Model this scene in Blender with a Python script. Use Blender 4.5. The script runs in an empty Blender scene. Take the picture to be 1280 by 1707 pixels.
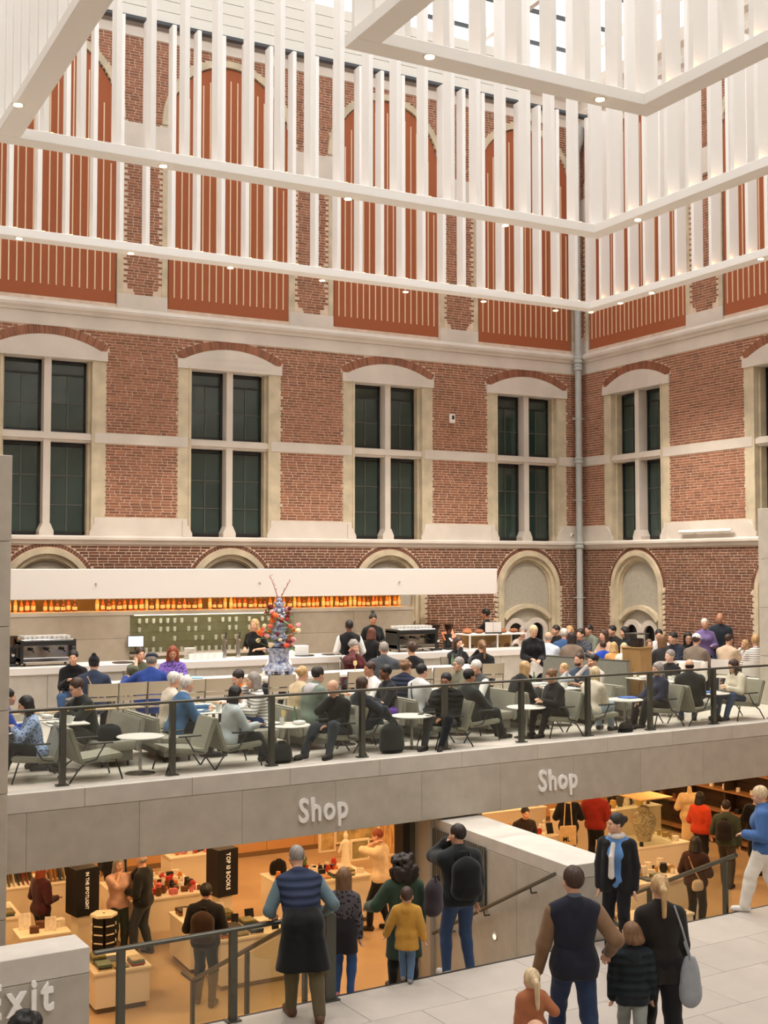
import bpy, bmesh, math, random
import numpy as np
from mathutils import Matrix, Vector
random.seed(7)
RNG = np.random.default_rng(11)
SC = bpy.context.scene
COL = SC.collection
# ------------------------------------------------------------------ camera (1280 x 1707 frame)
FPX, HORIZON, EYE, ANG = 2015.0, 945.0, 2.7, math.radians(61.65)
PITCH = math.atan((HORIZON - 853.5) / FPX)
cam_d = bpy.data.cameras.new('camera'); cam = bpy.data.objects.new('camera', cam_d); COL.objects.link(cam)
cam.location = (0, 0, EYE); cam.rotation_euler = (math.pi/2 + PITCH, 0, ANG - math.pi/2)
cam_d.sensor_fit = 'HORIZONTAL'; cam_d.sensor_width = 36.0; cam_d.lens = FPX / 1280 * 36.0
cam_d.clip_start = 0.1; cam_d.clip_end = 300
SC.camera = cam
# ------------------------------------------------------------------ overcast sky over the glass roof
world = bpy.data.worlds.new('sky'); SC.world = world; world.use_nodes = True
wn = world.node_tree.nodes; wn['Background'].inputs[0].default_value = (1.0, 0.962, 0.918, 1); wn['Background'].inputs[1].default_value = 2.8
SC.view_settings.view_transform = 'Standard'; SC.view_settings.look = 'None'
SC.view_settings.gamma = 1.0; SC.view_settings.use_curve_mapping = False; SC.view_settings.exposure = 0.0
# ------------------------------------------------------------------ pixel -> place (a pixel gives a direction, a surface gives the distance)
_fw = (math.cos(ANG), math.sin(ANG)); _rt = (_fw[1], -_fw[0])
def ray(px, py):
    a = (px-640)/FPX; b = (853.5-py)/FPX
    f = math.cos(PITCH) - b*math.sin(PITCH); u = math.sin(PITCH) + b*math.cos(PITCH)
    return (_fw[0]*f+_rt[0]*a, _fw[1]*f+_rt[1]*a, u)
def atz(px, py, z): r = ray(px, py); t = (z-EYE)/r[2]; return (r[0]*t, r[1]*t, z)
def aty(px, py, Y): r = ray(px, py); t = Y/r[1]; return (r[0]*t, Y, EYE+r[2]*t)
def atx(px, py, X): r = ray(px, py); t = X/r[0]; return (X, r[1]*t, EYE+r[2]*t)
# ------------------------------------------------------------------ materials
def lin(c):
    return tuple(((v/255)/12.92 if v/255 <= 0.04045 else ((v/255+0.055)/1.055)**2.4) for v in c)
MATS = {}
def mat(name, rgb, rough=0.6, var=0.0, scale=8.0, metal=0.0, bump=0.0, attr=None, objrand=0.0, rgb2=None, spec=0.4, sheen=0.0, stretch=None):
    """principled, optional two-tone noise, optional per-piece variation"""
    if name in MATS: return MATS[name]
    m = bpy.data.materials.new(name); m.use_nodes = True; nt = m.node_tree; N = nt.nodes; L = nt.links
    b = N['Principled BSDF']; c = lin(rgb)
    b.inputs['Base Color'].default_value = (*c, 1); b.inputs['Roughness'].default_value = rough
    b.inputs['Metallic'].default_value = metal; b.inputs['Specular IOR Level'].default_value = spec
    if sheen: b.inputs['Sheen Weight'].default_value = sheen
    src = None
    if var or rgb2 or bump:
        tc = N.new('ShaderNodeTexCoord'); no = N.new('ShaderNodeTexNoise'); no.inputs['Scale'].default_value = scale
        no.inputs['Detail'].default_value = 5
        if stretch:
            mp = N.new('ShaderNodeMapping'); mp.inputs['Scale'].default_value = stretch
            L.new(tc.outputs['Object'], mp.inputs[0]); L.new(mp.outputs[0], no.inputs['Vector'])
        else: L.new(tc.outputs['Object'], no.inputs['Vector'])
        if bump:
            bp = N.new('ShaderNodeBump'); bp.inputs['Strength'].default_value = bump; bp.inputs['Distance'].default_value = 0.02
            L.new(no.outputs['Fac'], bp.inputs['Height']); L.new(bp.outputs[0], b.inputs['Normal'])
        if var or rgb2:
            mx = N.new('ShaderNodeMix'); mx.data_type = 'RGBA'
            c2 = lin(rgb2) if rgb2 else tuple(max(0, v*(1-var)) for v in c)
            c1 = c if rgb2 else tuple(min(1, v*(1+var*0.6)) for v in c)
            mx.inputs[6].default_value = (*c1, 1); mx.inputs[7].default_value = (*c2, 1)
            mr = N.new('ShaderNodeMapRange'); mr.inputs[1].default_value = .3; mr.inputs[2].default_value = .7
            L.new(no.outputs['Fac'], mr.inputs[0]); L.new(mr.outputs[0], mx.inputs[0]); src = mx.outputs[2]
    if attr or objrand:
        hs = N.new('ShaderNodeHueSaturation')
        if attr: a = N.new('ShaderNodeAttribute'); a.attribute_name = attr; f = a.outputs['Fac']; amt = .3
        else: a = N.new('ShaderNodeObjectInfo'); f = a.outputs['Random']; amt = objrand
        mr = N.new('ShaderNodeMapRange'); mr.inputs[3].default_value = 1-amt; mr.inputs[4].default_value = 1+amt*.7
        L.new(f, mr.inputs[0]); L.new(mr.outputs[0], hs.inputs['Value'])
        if src: L.new(src, hs.inputs['Color'])
        else: hs.inputs['Color'].default_value = (*c, 1)
        src = hs.outputs[0]
    if src: L.new(src, b.inputs['Base Color'])
    MATS[name] = m; return m
def emat(name, rgb, strength):
    if name in MATS: return MATS[name]
    m = bpy.data.materials.new(name); m.use_nodes = True; N = m.node_tree.nodes
    b = N['Principled BSDF']; c = lin(rgb); b.inputs['Base Color'].default_value = (*c, 1)
    b.inputs['Emission Color'].default_value = (*c, 1); b.inputs['Emission Strength'].default_value = strength
    MATS[name] = m; return m
def glassmat(name, rgb, clear=0.8, rough=0.02):
    """thin sheet glass: mostly clear, tinted, with a mirror coat"""
    if name in MATS: return MATS[name]
    m = bpy.data.materials.new(name); m.use_nodes = True; nt = m.node_tree; N = nt.nodes; L = nt.links
    N.remove(N['Principled BSDF']); out = [n for n in N if n.type == 'OUTPUT_MATERIAL'][0]
    t = N.new('ShaderNodeBsdfTransparent'); t.inputs[0].default_value = (*lin(rgb), 1)
    g = N.new('ShaderNodeBsdfGlossy'); g.inputs['Roughness'].default_value = rough; g.inputs[0].default_value = (.9, .9, .9, 1)
    lw = N.new('ShaderNodeLayerWeight'); lw.inputs[0].default_value = .5; pw = N.new('ShaderNodeMath'); pw.operation = 'POWER'; pw.inputs[1].default_value = 4
    fr = N.new('ShaderNodeMath'); fr.operation = 'MULTIPLY_ADD'; fr.inputs[1].default_value = .5; fr.inputs[2].default_value = .035
    L.new(lw.outputs['Facing'], pw.inputs[0]); L.new(pw.outputs[0], fr.inputs[0])
    mx = N.new('ShaderNodeMixShader'); L.new(fr.outputs[0], mx.inputs[0]); L.new(t.outputs[0], mx.inputs[1]); L.new(g.outputs[0], mx.inputs[2])
    L.new(mx.outputs[0], out.inputs[0]); MATS[name] = m; return m
# ------------------------------------------------------------------ mesh helpers
def link(name, me, m=None, parent=None):
    o = bpy.data.objects.new(name, me); COL.objects.link(o)
    if m is not None and me is not None and not me.materials: me.materials.append(m)
    if parent is not None: o.parent = parent
    return o
def tag(o, label=None, cat=None, group=None, kind=None):
    if label: o['label'] = label
    if cat: o['category'] = cat
    if group: o['group'] = group
    if kind: o['kind'] = kind
    return o
def empty(name, loc=(0, 0, 0), rz=0.0, label=None, cat=None, group=None, kind=None):
    o = bpy.data.objects.new(name, None); COL.objects.link(o); o.empty_display_size = .1
    o.location = loc; o.rotation_euler = (0, 0, rz); return tag(o, label, cat, group, kind)
def unit(v):
    v = np.asarray(v, float); n = np.linalg.norm(v); return v/n if n > 1e-9 else v
class MB:
    def __init__(s, fn=None): s.v = []; s.f = []; s.fn = fn
    def add(s, vs, fs):
        b = len(s.v); s.v += [tuple(p) for p in vs]; s.f += [tuple(i+b for i in q) for q in fs]; return s
    def box(s, x0, x1, y0, y1, z0, z1):
        return s.add([(x0,y0,z0),(x1,y0,z0),(x1,y1,z0),(x0,y1,z0),(x0,y0,z1),(x1,y0,z1),(x1,y1,z1),(x0,y1,z1)],
                     [(0,3,2,1),(4,5,6,7),(0,1,5,4),(1,2,6,5),(2,3,7,6),(3,0,4,7)])
    def cbox(s, c, sz): return s.box(c[0]-sz[0]/2, c[0]+sz[0]/2, c[1]-sz[1]/2, c[1]+sz[1]/2, c[2]-sz[2]/2, c[2]+sz[2]/2)
    def bbox(s, x0, x1, y0, y1, z0, z1, b=.02, seg=2):
        """box with rounded edges"""
        bm = bmesh.new(); bmesh.ops.create_cube(bm, size=1)
        for v in bm.verts: v.co = Vector(((x0+x1)/2+v.co.x*(x1-x0), (y0+y1)/2+v.co.y*(y1-y0), (z0+z1)/2+v.co.z*(z1-z0)))
        bmesh.ops.bevel(bm, geom=bm.edges[:], offset=b, segments=seg, affect='EDGES', profile=.5)
        bm.verts.index_update(); s.add([tuple(v.co) for v in bm.verts], [[v.index for v in f.verts] for f in bm.faces]); bm.free(); return s
    def tube(s, pts, r, n=8, caps=True):
        pts = [np.asarray(p, float) for p in pts]; rs = r if isinstance(r, (list, tuple)) else [r]*len(pts)
        b = len(s.v); ref = None
        for i, p in enumerate(pts):
            t = unit((pts[min(i+1, len(pts)-1)]-p)*1.0 + (p-pts[max(i-1, 0)])*1.0)
            if ref is None: ref = np.array([0, 0, 1.]) if abs(t[2]) < .9 else np.array([1., 0, 0])
            a = unit(np.cross(t, ref)); c = np.cross(a, t); ref = c
            for k in range(n):
                w = 2*math.pi*k/n; s.v.append(tuple(p + rs[i]*(math.cos(w)*a + math.sin(w)*c)))
        for i in range(len(pts)-1):
            for k in range(n):
                q = (k+1) % n; s.f.append((b+i*n+k, b+i*n+q, b+(i+1)*n+q, b+(i+1)*n+k))
        if caps:
            s.f.append(tuple(b+k for k in range(n))[::-1]); e = b+(len(pts)-1)*n; s.f.append(tuple(e+k for k in range(n)))
        return s
    def lathe(s, prof, n=16, c=(0, 0, 0), sq=None):
        """prof: (radius, z) from bottom to top"""
        b = len(s.v)
        for r, z in prof:
            for k in range(n):
                w = 2*math.pi*(k+.5)/n; s.v.append((c[0]+r*math.cos(w), c[1]+r*math.sin(w), c[2]+z))
        for i in range(len(prof)-1):
            for k in range(n):
                q = (k+1) % n; s.f.append((b+i*n+k, b+i*n+q, b+(i+1)*n+q, b+(i+1)*n+k))
        s.f.append(tuple(b+k for k in range(n))[::-1]); e = b+(len(prof)-1)*n; s.f.append(tuple(e+k for k in range(n))); return s
    def prism(s, poly, o0, o1, ax=1):
        """2-D polygon (a, z) extruded along axis ax (1: y)"""
        n = len(poly); b = len(s.v)
        for o in (o0, o1):
            for a, z in poly: s.v.append((a, o, z) if ax == 1 else ((o, a, z) if ax == 0 else (a, z, o)))
        s.f.append(tuple(b+k for k in range(n))); s.f.append(tuple(b+n+k for k in range(n))[::-1])
        for k in range(n): q = (k+1) % n; s.f.append((b+k, b+n+k, b+n+q, b+q))
        return s
    def ring(s, cu, cz, r0, r1, a0, a1, o0, o1, n=24):
        """arched band in the (x, z) plane between radii r0 < r1"""
        b = len(s.v)
        for i in range(n+1):
            w = a0+(a1-a0)*i/n; c, d = math.cos(w), math.sin(w)
            s.v += [(cu+r0*c, o0, cz+r0*d), (cu+r1*c, o0, cz+r1*d), (cu+r1*c, o1, cz+r1*d), (cu+r0*c, o1, cz+r0*d)]
        for i in range(n):
            p = b+4*i; q = p+4
            for k in range(4): j = (k+1) % 4; s.f.append((p+k, p+j, q+j, q+k))
        s.f.append((b, b+3, b+2, b+1)); e = b+4*n; s.f.append((e, e+1, e+2, e+3)); return s
    def mesh(s, name, smooth=False):
        me = bpy.data.meshes.new(name); vs = [s.fn(*p) for p in s.v] if s.fn else s.v
        me.from_pydata(vs, [], s.f); me.validate()
        bm = bmesh.new(); bm.from_mesh(me); bmesh.ops.recalc_face_normals(bm, faces=bm.faces[:]); bm.to_mesh(me); bm.free()
        if smooth: me.polygons.foreach_set('use_smooth', [True]*len(me.polygons)); me.set_sharp_from_angle(angle=math.radians(40))
        return me
    def build(s, name, m, parent=None, smooth=False):
        return link(name, s.mesh(name, smooth), m, parent)
def struct(o): o['kind'] = 'structure'; return o
def children(o): return [c for c in COL.objects if c.parent == o]
KIDS = {}
def copy_tree(o, parent=None, kids=None):
    c = o.copy(); COL.objects.link(c)
    if parent is not None: c.parent = parent
    for ch in (kids if kids is not None else [k for k in o.children]): copy_tree(ch, c)
    return c
# text cut as raised letters, each letter a mesh
def letters(parent, txt, size, depth, m, sx=0.8, gap=0.0, bold=0.012):
    x = 0
    for ch in txt:
        if ch == ' ': x += size*.3*sx; continue
        cu = bpy.data.curves.new('letter', 'FONT'); cu.body = ch; cu.size = size; cu.extrude = depth/2; cu.offset = bold*size; cu.resolution_u = 3
        t = bpy.data.objects.new('tmp', cu); COL.objects.link(t)
        me = bpy.data.meshes.new_from_object(t.evaluated_get(bpy.context.evaluated_depsgraph_get()))
        COL.objects.unlink(t); bpy.data.objects.remove(t)
        xs = [v.co.x for v in me.vertices]; x0, x1 = min(xs), max(xs)
        for v in me.vertices:          # stand the letter up: x right, z up, front face towards -y
            px, py, pz = v.co; v.co = ((px-x0)*sx + x, -pz, py)
        me.materials.clear(); o = link('letter', me, m, parent); x += (x1-x0)*sx + size*(.10+gap)*sx
    return x
# ------------------------------------------------------------------ palette
WHITE = mat('white_paint', (238, 232, 224), .55)
PLASTER = mat('pale_stone', (214, 203, 190), .8, var=.10, scale=1.5)
CREAM = mat('cream_quoin', (204, 189, 160), .85, var=.22, scale=3.0, bump=.1)
MORTAR = mat('mortar', (220, 197, 175), .9, var=.15, scale=6)
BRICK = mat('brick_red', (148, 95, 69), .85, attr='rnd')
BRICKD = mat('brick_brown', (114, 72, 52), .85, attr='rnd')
BRICKO = mat('brick_single', (148, 95, 69), .85, objrand=.3)
PANEL = mat('terracotta_panel', (163, 91, 56), .85, var=.12, scale=60)
SLOT = mat('slot_strip', (226, 196, 160), .7)
GREY = mat('grey_limestone', (184, 176, 162), .65, var=.10, scale=3.5, bump=.03)
GREYD = mat('grey_limestone_pieces', (186, 178, 165), .65, var=.10, scale=5, objrand=.06)
GREYT = mat('limestone_coping', (204, 197, 187), .6, var=.08, scale=4, objrand=.04)
FLOORM = mat('limestone_floor', (216, 206, 194), .45, var=.07, scale=2.5, objrand=.05)
BLACKM = mat('black_steel', (34, 34, 34), .4, spec=.5)
RAILM = mat('bronze_grey_steel', (92, 92, 84), .38, metal=.6)
GLASS = glassmat('rail_glass', (246, 249, 246))
DARKG = mat('dark_window_glass', (46, 64, 58), .08, spec=.8, var=.25, scale=1.2)
PIPE = mat('zinc_pipe', (176, 178, 174), .5, var=.08, scale=5)
# ================================================================== brick walls of the atrium
YA, XB = 25.7, 19.8
fnA = lambda u, o, z: (u, YA-o, z)
fnB = lambda u, o, z: (XB-o, u, z)
CH = 0.0625
BASE_Z = -0.95
class Arch:        # hole: straight jambs up to spring, then an (elliptic) arch
    def __init__(s, c, hw, z0, spring, rise): s.c, s.hw, s.z0, s.sp, s.rise = c, hw, z0, spring, rise
    def top(s, u, g=0):
        x = (u-s.c)/(s.hw+g)
        if abs(x) >= 1: return None
        return s.sp + (s.rise+g)*math.sqrt(1-x*x) if s.rise > 0 else s.sp+g
    def inside(s, u, z, g=0):
        t = s.top(u, g); return t is not None and s.z0-g*(s.rise == 0) <= z <= t
def make_wall(name, fn, u0, u1, bays, panel_hw, flip):
    root = struct(empty(name))
    holes, win, niche, blind = [], [], [], []
    for c in bays:
        w = Arch(c, .98, 3.36, 7.2, 0); n = Arch(c-.02*(fn is fnA), panel_hw, 8.42, 12.55, 1.6); b = Arch(c+.03, .90, 0, 2.14, .94)
        win.append(w); niche.append(n); blind.append(b); holes += [w, n, b]
    # mortar backing with the openings left out, merged into vertical strips
    m = MB(fn); du = .06; cols = []
    k = int(round((u1-u0)/du))
    for i in range(k):
        a = u0+(u1-u0)*i/k; e = u0+(u1-u0)*(i+1)/k; mid = (a+e)/2; iv = [(BASE_Z, 15.6)]
        for h in holes:
            t = h.top(mid)
            if t is None: continue
            new = []
            for p, q in iv:
                if t <= p or h.z0 >= q: new.append((p, q)); continue
                if h.z0 > p: new.append((p, h.z0))
                if t < q: new.append((t, q))
            iv = new
        iv = [(round(p, 3), round(q, 3)) for p, q in iv]
        if cols and cols[-1][2] == iv: cols[-1][1] = e
        else: cols.append([a, e, iv])
    for a, e, iv in cols:
        for p, q in iv: m.box(a, e, -.5, 0, p, q)
    m.build('mortar_backing', MORTAR, root)
    MB(fn).box(u0, u1, -.8, -.5, BASE_Z, 15.6).build('wall_core', mat('dark_core', (60, 52, 46), .9), root)
    # bricks, laid course by course
    bl = []
    ze = [0, 3.2, 7.8, 14.9]
    def excl(z, odd):
        """intervals along the wall where this course has no brick; jambs are toothed course by course"""
        t = .055 if odd else -.035; ex = []
        if z < 3.2:
            for b in blind:
                if z <= b.sp: ex.append((b.c-b.hw-.10-t, b.c+b.hw+.10+t))
                elif z < b.sp+b.rise+.17: w = (b.hw+.17)*math.sqrt(max(0, 1-((z-b.sp)/(b.rise+.17))**2)); ex.append((b.c-w, b.c+w))
        elif z < 7.8:
            for w in win:
                if z < 7.35: ex.append((w.c-1.20-t, w.c+1.20+t))
                else:
                    x = math.sqrt(max(0, 2.565**2-(z-5.266)**2)); x = min(x, 1.30)
                    if x > 0: ex.append((w.c-x, w.c+x))
        else:
            for n in niche:
                if z <= n.sp: ex.append((n.c-n.hw-.15-t-.28*max(0, math.floor((8.95-z)/.12)*.12)/.3, n.c+n.hw+.15+t+.28*max(0, math.floor((8.95-z)/.12)*.12)/.3))
                elif z < n.sp+n.rise+.16: w = (n.hw+.16)*math.sqrt(max(0, 1-((z-n.sp)/(n.rise+.16))**2)); ex.append((n.c-w, n.c+w))
        return ex
    zi = 0
    z = .03
    while z < 14.4:
        zm = z+CH/2; off = (zi % 2)*.1125 + (.03 if zi % 4 > 1 else 0)
        skip = 3.17 < zm < 3.78 or 5.35 < zm < 5.60 or 7.79 < zm < 8.66 or 11.85 < zm < 12.49 or zm > 14.40
        if not skip:
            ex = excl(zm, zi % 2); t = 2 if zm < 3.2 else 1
            u = u0 - .3 + off
            while u < u1:
                L = .1025 if random.random() < .13 else .215
                iv = [(max(u, u0), min(u+L, u1))]
                for a_, e_ in ex:
                    nv = []
                    for p_, q_ in iv:
                        if e_ <= p_ or a_ >= q_: nv.append((p_, q_)); continue
                        if a_ > p_: nv.append((p_, a_))
                        if e_ < q_: nv.append((e_, q_))
                    iv = nv
                for p_, q_ in iv:
                    if q_-p_ > .035: bl.append((p_, q_, z+.0085, z+CH-.0085, t))
                u += L+.017
        z += CH; zi += 1
    # the bricks that show largest become pieces of their own
    P = np.array(bl)
    cx = (P[:, 0]+P[:, 1])/2; cz = (P[:, 2]+P[:, 3])/2
    if fn is fnA: X, Y = cx, np.full_like(cx, YA); fore = _fw[1]
    else: X, Y = np.full_like(cx, XB), cx; fore = _fw[0]
    d = X*_fw[0]+Y*_fw[1]; xs = 640+FPX*(X*_rt[0]+Y*_rt[1])/d; ys = HORIZON-FPX*(cz-EYE)/d
    score = (P[:, 1]-P[:, 0])/d**2 * ((xs > 2) & (xs < 1262)) * (cz < 7.8) * (cz > 3.8)
    top = set(np.argsort(-score)[:300 if fn is fnA else 0].tolist())
    V, Fc, R, MI = [], [], [], []
    tmpl = None
    for i, (a, e, p, q, t) in enumerate(bl):
        if i in top:
            if tmpl is None or True:
                key = round(e-a, 3)
                if key not in KIDS:
                    KIDS[key] = MB().box(-key/2, key/2, -.009, .0, -(CH-.017)/2, (CH-.017)/2).mesh('brick'); KIDS[key].materials.append(BRICKO)
            o = bpy.data.objects.new('brick', KIDS[key]); COL.objects.link(o); o.parent = root
            o.location = fn((a+e)/2, random.uniform(-.002, .002), (p+q)/2); continue
        b = len(V); oo = .007+random.uniform(-.002, .002)
        V += [fn(a, 0, p), fn(e, 0, p), fn(e, 0, q), fn(a, 0, q), fn(a, oo, p), fn(e, oo, p), fn(e, oo, q), fn(a, oo, q)]
        Fc += [(b+4, b+5, b+6, b+7), (b, b+1, b+5, b+4), (b+1, b+2, b+6, b+5), (b+2, b+3, b+7, b+6), (b+3, b, b+4, b+7)]
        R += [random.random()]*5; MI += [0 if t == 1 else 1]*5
    # brick-on-edge segmental arches over the windows and the niches' blind arches
    def voussoirs(cu, cz_, r0, r1, a0, a1, n, mi):
        for i in range(n):
            w0 = a0+(a1-a0)*(i+.08)/n; w1 = a0+(a1-a0)*(i+.92)/n
            b = len(V); oo = .01
            ring4 = [(r0, w0), (r0, w1), (r1, w1), (r1, w0)]
            for o_ in (0, oo):
                for r, w in ring4: V.append(fn(cu+r*math.cos(w), o_, cz_+r*math.sin(w)))
            Fc.extend([(b+4, b+5, b+6, b+7), (b, b+1, b+5, b+4), (b+1, b+2, b+6, b+5), (b+2, b+3, b+7, b+6), (b+3, b, b+4, b+7)])
            R.extend([random.random()]*5); MI.extend([mi]*5)
    for w in win:
        half = math.asin(1.2/2.354)
        voussoirs(w.c, 5.266, 2.354, 2.354+.20, math.pi/2+half, math.pi/2-half, 46, 0)
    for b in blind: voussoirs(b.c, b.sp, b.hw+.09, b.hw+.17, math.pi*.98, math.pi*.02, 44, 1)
    me = bpy.data.meshes.new('brick_field'); me.from_pydata(V, [], Fc)
    at = me.attributes.new('rnd', 'FLOAT', 'FACE'); at.data.foreach_set('value', R)
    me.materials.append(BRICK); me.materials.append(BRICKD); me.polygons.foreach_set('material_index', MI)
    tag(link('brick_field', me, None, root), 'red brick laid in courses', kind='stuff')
    # continuous stone courses
    MB(fn).prism([(0, 3.18), (.05, 3.2), (.11, 3.28), (.11, 3.33), (.03, 3.37), (0, 3.37)], u0, u1, 0).v
    def course(nm, prof, m_):
        q = MB(fn); n = len(prof); b = 0
        for uu in (u0, u1):
            for o_, z_ in prof: q.v.append((uu, o_, z_))
        q.f.append(tuple(range(n))); q.f.append(tuple(range(n, 2*n))[::-1])
        for k in range(n): j = (k+1) % n; q.f.append((k, j, n+j, n+k))
        q.build(nm, m_, root)
    course('sill_moulding', [(0, 3.17), (.05, 3.19), (.06, 3.24), (.12, 3.28), (.12, 3.33), (.04, 3.37), (0, 3.37)], PLASTER)
    course('frieze', [(0, 7.80), (.025, 7.80), (.025, 8.08), (0, 8.08)], PLASTER)
    course('cornice', [(0, 8.08), (.06, 8.09), (.07, 8.14), (.13, 8.18), (.14, 8.24), (.08, 8.28), (.05, 8.33), (0, 8.33)], PLASTER)
    course('top_cornice', [(0, 14.42), (.03, 14.42), (.03, 14.62), (.10, 14.70), (.10, 14.84), (.06, 14.88), (.06, 15.1), (.18, 15.2), (.18, 15.32), (.08, 15.36), (.08, 15.6), (0, 15.6)], PLASTER)
    edges = sorted([u0, u1]+[w.c-1.0 for w in win]+[w.c+1.0 for w in win]); edges = [e for e in edges if u0 <= e <= u1]
    segs = []
    lo = u0
    for w in sorted(win, key=lambda w: w.c):
        if w.c-1.0 > lo: segs.append((lo, w.c-1.0))
        lo = w.c+1.0
    if lo < u1: segs.append((lo, u1))
    for a, e in segs:
        MB(fn).box(a, e, 0, .022, 3.37, 3.76).build('sill_stone', PLASTER, root)
        MB(fn).box(a, e, 0, .022, 5.36, 5.585).build('band_stone', PLASTER, root)
    lo = u0
    for n in sorted(niche, key=lambda n: n.c)+[None]:
        hi = n.c-n.hw if n else u1
        if hi > lo and (n is None or hi > u0):
            a, e = max(lo, u0), min(hi, u1)
            q = MB(fn); q.box(a, e, 0, .02, 8.33, 8.66)
            q.build('pier_base', PLASTER, root)
            MB(fn).bbox(a-.0, e+.0, 0, .05, 11.86, 12.48, .015, 1).build('impost_stone', PLASTER, root)
        if n: lo = n.c+n.hw
    # windows
    for wi, w in enumerate(win):
        c = w.c; wr = struct(empty('window_%d' % (len([o for o in COL.objects if o.name.startswith('window_')])+1)))
        for s in (-1, 1):
            q = MB(fn)
            for k in range(int((7.15-3.76)/CH)):
                zz = 3.76+k*CH; tw = 1.25 if k % 2 else 1.17
                q.box(*sorted((c+s*.96, c+s*1.235)), 0, .013, zz, zz+CH)
            q.build('quoin', CREAM, wr)
            q = MB(fn); q.box(*sorted((c+s*.93, c+s*.985)), -.40, .03, 3.37, 7.15); q.box(*sorted((c+s*.88, c+s*.935)), -.40, -.12, 3.37, 7.15); q.build('jamb', CREAM, wr)
            q = MB(fn); q.prism([(c+s*1.12, 3.37), (c+s*1.12, 3.72), (c+s*.98, 3.60), (c+s*.90, 3.44), (c+s*.90, 3.37)], 0, .05); q.build('jamb_base', PLASTER, wr)
        q = MB(fn); q.box(c-1.26, c+1.26, 0, .05, 7.13, 7.34); q.box(c-1.0, c+1.0, .05, .075, 7.13, 7.18); q.box(c-.98, c+.98, -.3, .0, 7.12, 7.2); q.build('lintel', PLASTER, wr)
        pts = []
        half = math.asin(1.15/2.354)
        for i in range(25): a = math.pi/2+half-2*half*i/24; pts.append((c+2.354*math.cos(a), 5.266+2.354*math.sin(a)))
        MB(fn).prism(pts, 0, .03).build('tympanum', PLASTER, wr)
        q = MB(fn); q.box(c-.075, c+.075, -.30, -.03, 3.37, 7.13); q.prism([(c-.15, 3.37), (c+.15, 3.37), (c+.15, 3.46), (c+.08, 3.62), (c-.08, 3.62), (c-.15, 3.46)], -.3, -.0); q.build('mullion', PLASTER, wr)
        q = MB(fn); q.box(c-.93, c+.93, -.30, -.05, 5.36, 5.56); q.box(c-.93, c+.93, -.05, .0, 5.41, 5.53); q.build('transom', PLASTER, wr)
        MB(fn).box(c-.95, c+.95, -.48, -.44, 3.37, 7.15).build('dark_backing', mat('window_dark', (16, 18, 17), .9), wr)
        for s in (-1, 1):
            for (z0, z1, rows) in ((3.40, 5.34, 3), (5.58, 7.10, 2)):
                a, e = sorted((c+s*.08, c+s*.89)); q = MB(fn)
                for (x0, x1, y0, y1) in ((a, e, z0, z0+.06), (a, e, z1-.06, z1), (a, a+.05, z0, z1), (e-.05, e, z0, z1)): q.box(x0, x1, -.36, -.29, y0, y1)
                zt = z1-.06
                if rows == 2: q.box(a, e, -.36, -.30, z1-.30, z1-.26); zt = z1-.28
                q.build('casement', BLACKM, wr)
                g = MB(fn); mid = (a+e)/2; g.box(mid-.012, mid+.012, -.345, -.305, z0, zt)
                for r in range(1, rows): zz = z0+(zt-z0)*r/rows; g.box(a, e, -.345, -.305, zz-.011, zz+.011)
                g.build('glazing_bar', mat('glazing_bar', (88, 88, 80), .5), wr)
                cells = [(x0, x1, z0+(zt-z0)*r/rows, z0+(zt-z0)*(r+1)/rows) for r in range(rows) for x0, x1 in ((a, mid), (mid, e))]
                if rows == 2: cells.append((a, e, zt, z1))
                for (x0, x1, y0, y1) in cells:
                    t = random.uniform(-.004, .004)
                    q = MB(fn); q.add([(x0+.01, -.325, y0+.01), (x1-.01, -.325+t, y0+.01), (x1-.01, -.325, y1-.01), (x0+.01, -.325-t, y1-.01), (x0+.01, -.333, y0+.01), (x1-.01, -.333+t, y0+.01), (x1-.01, -.333, y1-.01), (x0+.01, -.333-t, y1-.01)],
                        [(0, 1, 2, 3), (7, 6, 5, 4), (0, 4, 5, 1), (1, 5, 6, 2), (2, 6, 7, 3), (3, 7, 4, 0)])
                    q.build('pane', DARKG, wr)
    # tall niches with slotted terracotta panels
    for n in niche:
        pts = [(n.c-n.hw+.03, n.z0+.0), (n.c+n.hw-.03, n.z0+.0)]
        for i in range(25): a = math.pi*i/24; pts.append((n.c+(n.hw-.03)*math.cos(a), n.sp+(n.rise-.03)*math.sin(a)))
        pr = MB(fn).prism(pts, -.35, -.02).build('acoustic_panel', PANEL, root)
        k = int(n.hw*2/.165); sm = {}
        for i in range(k):
            u = n.c+(i-(k-1)/2)*.165; t = n.top(u, -.30)
            if t is None: t = 11.5
            MB(fn).box(u-.014, u+.014, -.02, -.008, n.z0+.27, t).build('slot_strip', SLOT, pr)
        q = MB(fn)
        for s in (-1, 1): q.box(*sorted((n.c+s*n.hw, n.c+s*(n.hw+.13))), 0, .013, 8.66, n.sp)
        b0 = len(q.v)
        for i in range(33):
            a = math.pi*i/32; co, si = math.cos(a), math.sin(a)
            q.v += [(n.c+n.hw*co, 0, n.sp+n.rise*si), (n.c+(n.hw+.15)*co, 0, n.sp+(n.rise+.15)*si), (n.c+(n.hw+.15)*co, .03, n.sp+(n.rise+.15)*si), (n.c+n.hw*co, .03, n.sp+n.rise*si)]
        for i in range(32):
            p = b0+4*i
            for j in range(4): jj = (j+1) % 4; q.f.append((p+j, p+jj, p+4+jj, p+4+j))
        q.build('niche_edging', CREAM, root)
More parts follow.
